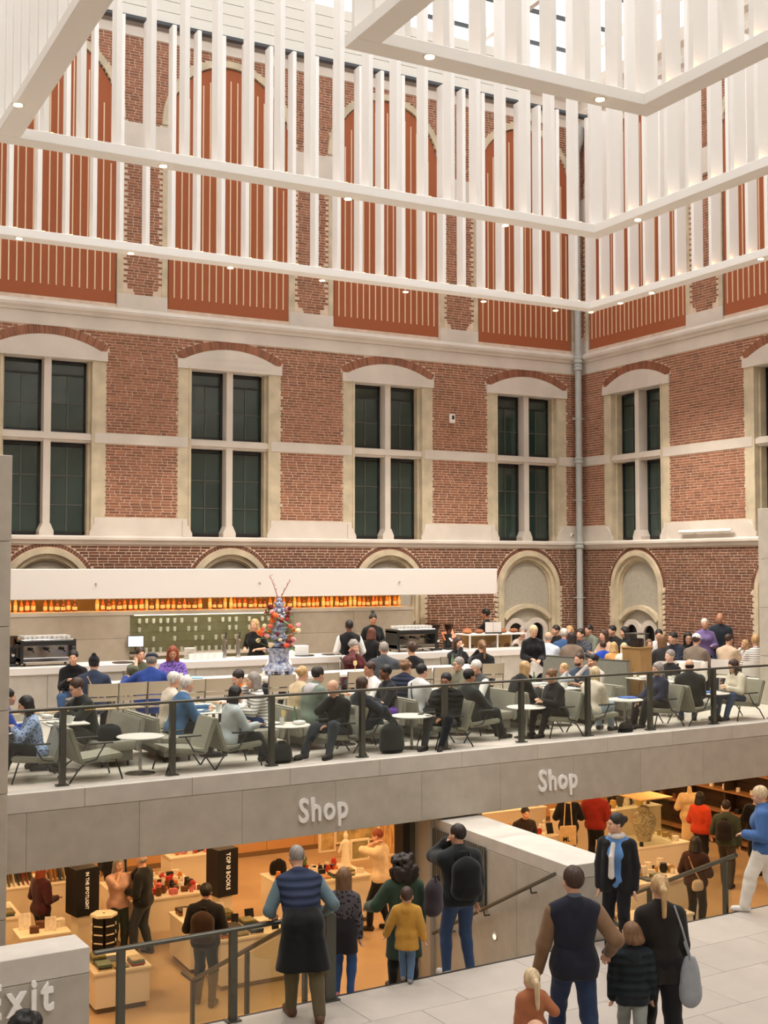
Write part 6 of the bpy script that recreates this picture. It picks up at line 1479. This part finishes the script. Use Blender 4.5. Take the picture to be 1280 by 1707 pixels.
def stock(T, n, where, rows=2, stack=3, seed=0):
    x, y, z, w, d, rz = T; rr = random.Random(seed); c, s = math.cos(rz), math.sin(rz)
    n = min(n, int((w-.02)/.245)); rows = min(rows, int((d-.02)/.305))
    for j in range(rows):
        for i in range(n):
            u = (i-(n-1)/2)*.245; v = -d/2+.16+j*.305; zz = z
            if rr.random() < .12: continue
            OCC.append((x+u*c-v*s, y+u*s+v*c, .17))
            for k in range(rr.randint(1, stack)):
                ii = rr.randint(0, 9); o, t = book(x+u*c-v*s, y+u*s+v*c, zz, rz+rr.uniform(-.05, .05), ii, CN[ii]+' covered book '+where, 'books '+where, rr.uniform(.85, .97)); zz += t
PROD = []
def prod(kind, x, y, z, label, col, grp, s=1.0):
    key = ('pr', kind, col)
    if key not in BKM:
        prof = {'mug': [(.035, 0), (.042, .006), (.042, .09), (.038, .09), (.036, .012)], 'jar': [(.04, 0), (.055, .02), (.06, .08), (.04, .12), (.042, .15), (.01, .155)], 'tin': [(.05, 0), (.05, .1), (.048, .105), (.02, .11)], 'ball': [(.01, 0), (.05, .025), (.06, .06), (.045, .1), (.01, .115)], 'pot': [(.05, 0), (.075, .05), (.078, .10), (.06, .15), (.065, .17), (.05, .17)], 'figure': [(.05, 0), (.055, .02), (.03, .06), (.045, .13), (.03, .2), (.018, .22), (.03, .25), (.012, .29)]}
        if kind == 'box': me = MB().bbox(-.07, .07, -.05, .05, 0, .1, .004, 1).mesh('box')
        elif kind == 'card':
            me = MB().add([(-.08, 0, 0), (.08, 0, 0), (.08, .05, .2), (-.08, .05, .2), (-.08, .006, 0), (.08, .006, 0), (.08, .056, .2), (-.08, .056, .2)], [(0,1,2,3),(7,6,5,4),(0,4,5,1),(1,5,6,2),(2,6,7,3),(3,7,4,0)]).mesh('card')
        else: me = MB().lathe(prof[kind], 12).mesh(kind, True)
        me.materials.append(mat('prod_%s_%d_%d_%d' % ((kind,)+col), col, .4, var=.25, scale=20)); BKM[key] = me
    o = link({'mug': 'mug', 'jar': 'jar', 'tin': 'tin', 'ball': 'ornament', 'pot': 'pot', 'box': 'gift_box', 'card': 'card_stand', 'figure': 'figurine'}[kind], BKM[key]); o.location = (x, y, z); o.scale = (s, s, s); o.rotation_euler = (0, 0, random.uniform(-.4, .4)); tag(o, label, {'ball': 'ornament', 'card': 'card', 'figure': 'figurine'}.get(kind, kind), grp); return o
PC = {'red': (186, 52, 40), 'white': (232, 220, 200), 'black': (26, 24, 24), 'orange': (214, 128, 60), 'teal': (70, 110, 110), 'brown': (104, 66, 40), 'gold': (196, 156, 80), 'pink': (216, 120, 120)}
def clutter(T, n, where, kinds, cols, seed, sz=1.0):
    x, y, z, w, d, rz = T; rr = random.Random(seed); c, s = math.cos(rz), math.sin(rz)
    for i in range(n):
        kd = rr.choice(kinds); cn_ = rr.choice(cols); rad = {'card': .095, 'box': .082, 'mug': .045, 'tin': .055, 'figure': .058}.get(kd, .065)*sz
        for _ in range(40):
            u = rr.uniform(-w/2+.1, w/2-.1); v = rr.uniform(-d/2+.1, d/2-.1); wx, wy = x+u*c-v*s, y+u*s+v*c
            if all((wx-a)**2+(wy-b)**2 > (r+rad)**2 for a, b, r in OCC): break
        else: continue
        OCC.append((wx, wy, rad))
        prod(kd, x+u*c-v*s, y+u*s+v*c, z, '%s %s %s' % (cn_, {'ball': 'ornament', 'card': 'card stand', 'figure': 'figurine', 'box': 'gift box'}.get(kd, kd), where), PC[cn_], 'goods '+where, sz*rr.uniform(.75, 1.0))
T1 = plinth(3.95, 20.75, 0.62, 0.95, .85, 'white display table at the far left of the shop'); stock(T1, 3, 'on the far left shop table', 5, 3, 1); 
T2 = plinth(4.42, 19.52, 0.75, 0.55, .80, 'low white table with display boards behind the Exit parapet'); clutter(T2, 16, 'on the board table', ('card', 'card', 'box'), ('white', 'brown', 'orange'), 2, 1.3)
for (px, py, lab, sd) in ((4.50, 22.1, 'left', 3), (5.22, 22.1, 'right', 4)):
    Tb = plinth(px, py, .62, .8, .95, 'book rack full of spines, the %s one at the back left' % lab)
    for j in range(3):
        for i in range(7):
            ii = random.Random(sd*100+j*10+i).randint(0, 9); o, t = book(Tb[0]-.23+i*.078, Tb[1]-.25+j*.25, Tb[2]+.128, math.pi/2, ii, CN[ii]+' covered book upright in the %s rack' % lab, 'books in the %s rack' % lab, .85, .02); o.rotation_euler = (math.radians(80), 0, math.pi/2)
T4 = plinth(6.75, 21.19, 1.5, 1.5, .80, 'big white display table behind the couple in the shop'); clutter(T4, 110, 'on the big table behind the couple', ('box', 'mug', 'tin', 'ball', 'jar'), ('red', 'white', 'black', 'orange', 'pink', 'brown'), 6)
T4b = plinth(7.95, 22.6, 1, 0.62, 1.0, 'tall display table crowded with small goods near the back'); clutter(T4b, 60, 'on the crowded back table', ('box', 'mug', 'tin', 'ball', 'figure'), ('red', 'white', 'pink', 'gold', 'black', 'orange'), 7)
T5 = plinth(6.97, 19.2, 0.8, 1, .75, 'white table with book stacks left of the tall black pillar sign'); stock(T5, 4, 'on the table with stacks', 5, 7, 8); clutter(T5, 14, 'on the table with stacks', ('card', 'tin'), ('black', 'white', 'orange'), 31)
T6 = plinth(5.19, 18.1, 0.82, 0.82, .60, 'white plinth just beyond the railing with boxed goods'); stock(T6, 4, 'on the plinth beyond the railing', 4, 5, 9)
T7 = plinth(7.35, 18.15, 1.25, 0.82, .78, 'white table with stacked books under the railing'); stock(T7, 5, 'on the table under the railing', 4, 5, 10); clutter(T7, 14, 'standing among the books under the railing', ('card',), ('black',), 11)
T8 = plinth(9.6, 20.45, 1.75, 1, .85, 'white centre display table with the white statue'); OCC.extend([(10.22, 20.45, .17), (8.98, 20.75, .2), (9.45, 20.75, .12)]); stock(T8, 5, 'on the statue table', 1, 4, 12); clutter(T8, 60, 'on the statue table', ('box', 'mug', 'tin', 'jar'), ('red', 'white', 'black', 'orange'), 13)
T8b = plinth(9.2, 19.3, 1.3, 0.5, .45, 'low white ledge in front of the statue table'); clutter(T8b, 30, 'on the low ledge', ('tin', 'ball', 'box'), ('brown', 'orange', 'gold', 'black'), 14)
# pillar signs
def pillar(px, py, txt, label, h, fs):
    c = atz(px, py, SHOPZ+.85); r = empty('pillar_sign', (c[0], c[1], SHOPZ), math.radians(12), label, 'sign')
    MB().bbox(-.13, .13, -.13, .13, 0, .85, .004, 1).build('stand', SW, r); MB().bbox(-.2, .2, -.2, .2, .85, .85+h, .006, 1).build('black_box', SB, r)
    t = empty('lettering', (-.045, -.207, .85+h-.06)); t.parent = r; t.rotation_euler = (0, math.pi/2, 0); letters(t, txt, fs, .01, emat('sign_letters', (236, 220, 190), .35), .78, .03, .01)
    return r
pillar(370, 1490, 'TOP 10 BOOKS', 'black pillar sign reading TOP 10 BOOKS', .80, .112)
pillar(137, 1522, 'IN THE SPOTLIGHT', 'black pillar sign reading IN THE SPOTLIGHT', .76, .082)
# postcard carousel
cr = empty('postcard_rack', (5.34, 19.28, SHOPZ), .3, 'rotating hexagonal postcard rack beside the pillar sign', 'rack')
MB().tube([(0, 0, 0), (0, 0, 1.25)], .03, 8).build('pole', RAILM, cr); MB().lathe([(.22, 0), (.22, .03)], 12).build('base', SB, cr); MB().lathe([(.26, 1.2), (.26, 1.25)], 6).build('cap', SW, cr); MB().lathe([(.24, .3), (.24, .33)], 6).build('lower_ring', SW, cr)
for a in range(6):
    w = a*math.pi/3; q = MB(lambda x, y, z, w=w: (x*math.cos(w)-y*math.sin(w), x*math.sin(w)+y*math.cos(w), z)); q.box(-.10, .10, -.215, -.20, .34, 1.19); q.build('card_column', SB, cr)
    for k_ in range(5): q = MB(lambda x, y, z, w=w: (x*math.cos(w)-y*math.sin(w), x*math.sin(w)+y*math.cos(w), z)); q.box(-.09, .09, -.235, -.215, .37+k_*.165, .39+k_*.165); q.build('card_ledge', SW, cr)
cr.scale = (.82, .82, .80)
# statue, picture frames and hangings behind the centre table
q = SDF(); q.ell((0, 0, .06), (.11, .1, .07)); q.cone((0, 0, .05), (0, 0, .36), .10, .065, .04); q.cone((0, 0, .34), (0, 0, .5), .06, .07, .03); q.ell((0, 0, .63), (.045, .05, .06)); q.cone((0, 0, .5), (0, 0, .6), .03, .025, .02)
for s in (-1, 1): q.cone((s*.07, 0, .5), (s*.11, .05, .34), .03, .025, .02); q.cone((s*.11, .05, .34), (s*.03, .1, .36), .025, .02, .02)
q.cone((0, 0, .66), (0, 0, .76), .03, .012, .01)
v, f = q.mesh(.014); c = (10.22, 20.45); o = link('statue', np_mesh('statue', [(v, f)], mat('porcelain', (240, 226, 200), .4))); o.location = (c[0], c[1], SHOPZ+.85); tag(o, 'white porcelain figure standing on the centre shop table', 'statue')
def wallframe(px0, py0, px1, py1, Y, m, label, name='picture_frame', cat='picture'):
    a = aty(px0, py1, Y); b = aty(px1, py0, Y); r = empty(name, (a[0], Y, a[2]), 0, label, cat); w, h = b[0]-a[0], b[2]-a[2]
    MB().box(0, w, -.02, .02, 0, h).build('picture', m, r)
    for (x0, x1, z0, z1) in ((-.04, w+.04, -.04, 0), (-.04, w+.04, h, h+.04), (-.04, 0, 0, h), (w, w+.04, 0, h)): MB().box(x0, x1, -.035, .03, z0, z1).build('frame_bar', SW, r)
wallframe(586, 1400, 612, 1432, 23.6, mat('print_green', (112, 112, 78), .6, rgb2=(180, 160, 110), scale=4), 'cream framed picture behind the statue')
wallframe(534, 1378, 556, 1418, 24.4, mat('print_cream', (220, 190, 130), .6, rgb2=(170, 140, 90), scale=6), 'tall cream poster panel left of the green wall')
wallframe(560, 1372, 628, 1404, 24.6, mat('print_olive', (120, 112, 70), .6, rgb2=(226, 200, 140), scale=3), 'olive and cream landscape print behind the man in the white tee')
wallframe(632, 1366, 664, 1425, 23.9, mat('print_marble', (226, 190, 130), .6, rgb2=(150, 90, 50), scale=5, stretch=(4, 4, .7)), 'marbled cream and brown hanging at the edge of the shop')
c = (8.98, 20.75); bag('handbag', (c[0], c[1], SHOPZ+.85), (.3, .14, .26), (26, 22, 20), 'black handbag on display left of the statue')
c = (9.45, 20.75); po = empty('potted_plant', (c[0], c[1], SHOPZ+.85), 0, 'small green pot plant beside the black display bag', 'plant'); MB().lathe([(.06, 0), (.08, .1), (.075, .1)], 12).build('pot', SB, po, True); q = SDF(); [q.ell((random.uniform(-.07, .07), random.uniform(-.07, .07), .14+random.uniform(0, .1)), (.05, .05, .05)) for _ in range(14)]; v, f = q.mesh(.018); link('foliage', np_mesh('foliage', [(v, f)], LEAF), None, po)
# shop visitors
def shopper(label, feet, xy=None, **kw):
    c = xy or atz(feet[0], feet[1], SHOPZ); kw.setdefault('lod', 1); kw.setdefault('pose', 'stand'); return person(label, at=(c[0], c[1]), zf=SHOPZ, **kw)
shopper('woman with red hair in a dark burgundy sweater in the shop', None, xy=(4.62, 20.5), face=40, sex='f', Ht=1.64, la='held', ra='held', hair=('long', 'red'), top=((70, 32, 34), 'long', .025), bottom=((30, 28, 32), 'long', .02))
SP = shopper('woman in a pale pink tee with a black shoulder bag in the shop', (196, 1592), face=150, sex='f', Ht=1.62, la='held', ra='chin', hair=('bob', 'grey'), top=((228, 186, 166), 'short', .025), bottom=((56, 66, 60), 'long', .02))
shopper('bald man in a black sweater and jeans talking to the woman in pink', None, xy=(6.22, 20.05), face=-75, Ht=1.70, la='held', ra='chin', hpit=-16, hair=('ring', 'grey'), top=((30, 32, 34), 'long', .03), bottom=((62, 70, 78), 'long', .025), legs=((-.12, .1), (.12, -.08)), fat=.02, shoe=(60, 56, 54))
BP = shopper('person in black with a brown backpack seen from behind through the railing glass', None, xy=(6.34, 17.35), face=5, Ht=1.78, la='held', ra='held', hair=('short', 'black'), top=((30, 28, 28), 'long', .035), bottom=((44, 52, 54), 'long', .02), legs=((-.12, .06), (.12, -.08)))
at_back(BP, 'backpack', (.32, .2, .46), (62, 44, 34), 'dark brown backpack worn in the shop below the railing')
shopper('person in black with head hidden above the fascia near the back', None, xy=(8.25, 23.35), face=-20, Ht=1.80, la='held', ra='held', hair=('short', 'black'), top=((28, 28, 28), 'long', .03), bottom=((60, 62, 56), 'long', .02))
shopper('dark dressed visitor half hidden behind the woman in pink', (185, 1530), face=20, Ht=1.76, la='down', ra='down', hair=('short', 'black'), top=((26, 24, 26), 'long', .03), bottom=((26, 26, 28), 'long', .02))
shopper('man with ginger hair in a cream tee scratching his neck', None, xy=(10.38, 19.38), face=-70, Ht=1.80, la='cheek', ra='down', hpit=-16, hair=('crop', 'red'), top=((230, 206, 170), 'short', .026), bottom=((24, 24, 30), 'long', .018), legs=((-.1, .16), (.1, -.12)))
shopper('man with dark hair bending at the shelves right of the divider', None, xy=(14.28, 20.55), face=160, Ht=1.66, la='held', ra='held', lean=14, hair=('short', 'black'), top=((48, 36, 30), 'long', .03))
shopper('person in a dark red jacket with a pale bag, head hidden', (993, 1448), face=20, Ht=1.78, la='held', ra='held', hair=('short', 'black'), top=((150, 44, 34), 'long', .045), bottom=((34, 30, 30), 'long', .02))
CB = shopper('woman in dark brown with a beige crossbody bag in the shop', None, xy=(15.3, 16.62), face=35, sex='f', Ht=1.68, la='held', ra='held', hair=('bob', 'dark'), top=((58, 34, 26), 'long', .04), bottom=((30, 26, 26), 'long', .02), extra=(('strap', (200, 160, 110)),))
b_ = wpt(CB, (.12, -.22, .82)); bag('crossbody_bag', b_, (.2, .1, .18), (206, 180, 146), 'round beige crossbody bag on the woman in dark brown', 0, False)
shopper('woman in a bright red orange jacket near the dark shelves', (1168, 1452), face=50, sex='f', Ht=1.68, la='held', ra='down', hair=('bob', 'black'), top=((206, 70, 38), 'long', .045), bottom=((40, 36, 36), 'long', .025), legs=((-.1, .14), (.1, -.1)))
GB = shopper('person in a green grey jacket with a dark backpack in the shop', (1212, 1478), face=30, Ht=1.74, la='held', ra='down', hair=('short', 'dark'), top=((62, 70, 58), 'long', .035), bottom=((66, 58, 50), 'long', .025), legs=((-.1, .14), (.1, -.14)))
at_back(GB, 'backpack', (.3, .18, .42), (36, 30, 32), 'dark purple backpack in the right part of the shop')
shopper('visitor in a dark blue coat at the right edge of the shop', None, xy=(18.8, 17.85), face=-60, Ht=1.70, la='held', ra='held', hair=('short', 'brown'), top=((44, 56, 80), 'long', .04), bottom=((48, 54, 66), 'long', .02))
# right-hand shop: counters, mannequin, vitrine, shelves
T9 = plinth(14.9, 21.43, 1.25, 0.9, .85, 'long display counter right of the divider'); clutter(T9, 45, 'on the long counter', ('box', 'mug', 'figure', 'jar', 'tin', 'card'), ('red', 'white', 'orange', 'gold', 'black', 'pink'), 21, 1.2)
T9b = plinth(15, 22.4, 2, 0.6, 1.2, 'raised back counter with warm lit goods'); clutter(T9b, 40, 'on the raised back counter', ('box', 'figure', 'jar', 'card'), ('white', 'gold', 'orange', 'black'), 22, 1.2)
OCC.append((16.59, 19.52, .5)); T10 = plinth(16.69, 19.52, 1.3, 1, .9, 'glass topped counter with the large vase'); clutter(T10, 14, 'around the large vase', ('card', 'box', 'tin'), ('white', 'gold', 'black'), 23)
T11 = plinth(15.2, 17.8, 1.5, 0.9, .75, 'low white counter in front of the vase'); stock(T11, 3, 'on the low counter', 1, 2, 25); clutter(T11, 30, 'on the low counter', ('box', 'mug', 'pot'), ('white', 'white', 'gold', 'black'), 24, 1.1)
T11b = plinth(14.25, 16.5, 1.2, 0.6, .5, 'lowest white ledge behind the staff woman'); stock(T11b, 4, 'on the lowest ledge', 1, 2, 26)
T12 = plinth(17.95, 22.44, 2.6, 0.8, .95, 'far lit counter under the fascia'); clutter(T12, 36, 'on the far lit counter', ('box', 'pot', 'card', 'tin'), ('black', 'white', 'brown', 'gold'), 27, 1.1)
c = (T10[0]-.1, T10[1], T10[2]); vz_ = empty('lidded_vase', c, 0, 'large pale lidded vase with dark pattern in the shop', 'vase'); MB().lathe([(.13, 0), (.14, .02), (.17, .12), (.24, .34), (.25, .44), (.20, .54), (.12, .58)], 24).build('body', mat('vase_pattern', (220, 196, 156), .35, rgb2=(120, 110, 96), scale=22), vz_, True); MB().lathe([(.12, .58), (.125, .60), (.12, .68), (.10, .70), (.02, .71)], 20).build('lid', MATS['vase_pattern'], vz_, True)
gv = empty('glass_vitrine', c, 0, 'glass case around the large vase', 'vitrine')
for (x0, x1, y0, y1) in ((-.4, .4, -.4, -.39), (-.4, .4, .39, .4), (-.4, -.39, -.39, .39), (.39, .4, -.39, .39)): MB().box(x0, x1, y0, y1, 0, .9).build('glass_panel', GLASS, gv)
MB().box(-.41, .41, -.41, .41, .9, .92).build('wood_lid', mat('pale_wood', (220, 176, 116), .5), gv)
def mannequin(c, col, label, head=True, long=.6):
    r = empty('mannequin', (c[0], c[1], SHOPZ), ANG+math.pi/2, label, 'mannequin')
    q = SDF(); q.cone((-.08, 0, .95), (.08, 0, .95), .12, .12, .05); q.cone((-.06, 0, 1.12), (.06, 0, 1.12), .10, .10, .06); q.cone((-.1, 0, 1.3), (.1, 0, 1.3), .11, .11, .05); q.cone((-.15, 0, 1.4), (.15, 0, 1.4), .06, .06, .04); q.cone((0, 0, 1.42), (0, 0, 1.56), .06, .05, .03)
    v, f = q.mesh(.02); link('torso', np_mesh('torso', [(v, f)], mat('linen', (220, 190, 140), .8)), None, r)
    q = SDF(); q.cone((-.08, 0, .95), (.08, 0, .95), .145, .145, .05); q.cone((-.06, 0, 1.12), (.06, 0, 1.12), .125, .125, .06); q.cone((-.1, 0, 1.3), (.1, 0, 1.3), .13, .13, .05); q.cone((-.15, 0, 1.39), (.15, 0, 1.39), .075, .075, .04)
    for s in (-1, 1): q.cone((s*.18, 0, 1.38), (s*.27, 0, 1.14), .075, .08, .03)
    q.cone((0, 0, .95), (0, 0, .95-long), .16, .19, .05); v, f = q.mesh(.022); link('garment', np_mesh('garment', [(v, f)], cloth(col)), None, r)
    MB().tube([(0, 0, .02), (0, 0, .9)], .02, 8).build('pole', CHROME, r); MB().lathe([(.2, 0), (.2, .02)], 16).build('base', SB, r); return c
c = mannequin((15.91, 21.16), (26, 26, 28), 'mannequin in a long black tee shirt hung with tote bags', long=.3)
tb = empty('tote_bag', (c[0]-.24, c[1]-.30, SHOPZ+.62), ANG-math.pi/2+.2, 'cream tote bag printed ML hanging on the mannequin', 'bag'); MB().bbox(-.18, .18, -.03, .03, 0, .42, .02).build('bag_body', cloth((222, 190, 140)), tb); MB().tube([(-.09, 0, .42), (-.06, .0, .9), (.06, .0, .9), (.09, 0, .42)], .012, 6).build('handle', cloth((222, 190, 140)), tb)
t = empty('print', (-.12, -.036, .10)); t.parent = tb; letters(t, 'ML', .14, .006, SB, .9, .03, .01)
mannequin((19.3, 19.1), (20, 20, 22), 'mannequin in a dark coat in front of the dark shelves', long=.5); mannequin((18.95, 20.75), (226, 196, 146), 'mannequin in a long cream shirt before the dark shelves', long=.45)
SHX = 20.6
sw = empty('wall_shelving', (SHX, 20.0, SHOPZ), 0, 'dark wall shelving along the right side of the shop', 'shelf'); DK = mat('dark_shelf', (64, 48, 36), .6, var=.1, scale=5)
MB().box(.30, .36, -5.5, 5.4, 0, 2.8).build('back_panel', DK, sw)
for i in range(9): MB().box(.27, .30, -5.5, 5.4, .3*i+.02, .3*i+.27).build('back_board', DK, sw)
for z in (.12, .75, 1.25, 1.75, 2.2): MB().bbox(-.1, .27, -5.5, 5.4, z, z+.03, .004, 1).build('shelf', mat('shelf_edge', (150, 104, 62), .5), sw)
for y in np.arange(-5.5, 5.5, 1.36): MB().box(-.08, .27, y-.015, y+.015, 0, 2.75).build('upright', DK, sw)
rr = random.Random(77)
for z, kd, cs in ((.78, ('box', 'tin'), ('black', 'brown', 'white')), (1.28, ('mug', 'tin', 'box'), ('white', 'gold', 'black')), (1.78, ('pot', 'mug'), ('white', 'white', 'orange'))):
    for i in range(24):
        if rr.random() < .35: continue
        kd_, cn_ = rr.choice(kd), rr.choice(cs); prod(kd_, SHX+.08, 15.0+i*.43, SHOPZ+z, '%s %s on the dark wall shelving' % (cn_, {'box': 'gift box'}.get(kd_, kd_)), PC[cn_], 'goods on the dark wall shelving', 1.1)
pb = (15.85, 17.1); bo = empty('print_board', (pb[0], pb[1], SHOPZ+.02), math.radians(25), 'white board with dark bird print leaning at the right counter', 'board'); MB().bbox(-.22, .22, -.012, .012, 0, .5, .004, 1).build('board', WSOLID, bo)
for i, (x, h) in enumerate(((-.12, .15), (.02, .3), (.12, .2))):
    q = MB(); q.tube([(x, -.016, .06), (x+.01, -.016, .06+h*.5)], .004, 5); q.tube([(x+.03, -.016, .06+h*.5), (x+.0, -.016, .06+h*.7)], [.022, .01], 6); q.tube([(x, -.016, .06+h*.68), (x+.02, -.016, .06+h)], .006, 5); q.build('bird_print', SB, bo)
bs = empty('stair_newel', (*L_(6.75, 2.2, 0)[:2], SHOPZ), BA, 'dark stub newel with short handrail in the right stairwell', 'newel'); MB().bbox(-.06, .06, -.06, .06, 0, 1.55, .008).build('post', RAILM, bs); MB().tube([(.0, 0, 1.53), (.3, -.35, 1.25)], .03, 8).build('handrail', RAILM, bs, True)
for i, (px, py) in enumerate(((1075, 1425), (1058, 1440))):
    c = (T11[0]-.55+i*.3, T11[1]+.3); fl = empty('orchid', (c[0], c[1], T11[2]), 0, ('right' if i == 0 else 'left')+' stem of yellow flowers on the low counter behind the staff woman', 'flower'); MB().tube([(0, 0, 0), (.02, 0, .2), (-.05, 0, .38)], .006, 5).build('stem', STEM, fl)
    for k_ in range(7): MB().lathe([(.005, -.015), (.04, 0), (.03, .03), (.005, .035)], 7, (random.uniform(-.08, .06), random.uniform(-.05, .05), .15+k_*.035)).build('blossom', mat('petal_cream', (236, 214, 140), .6), fl, True)
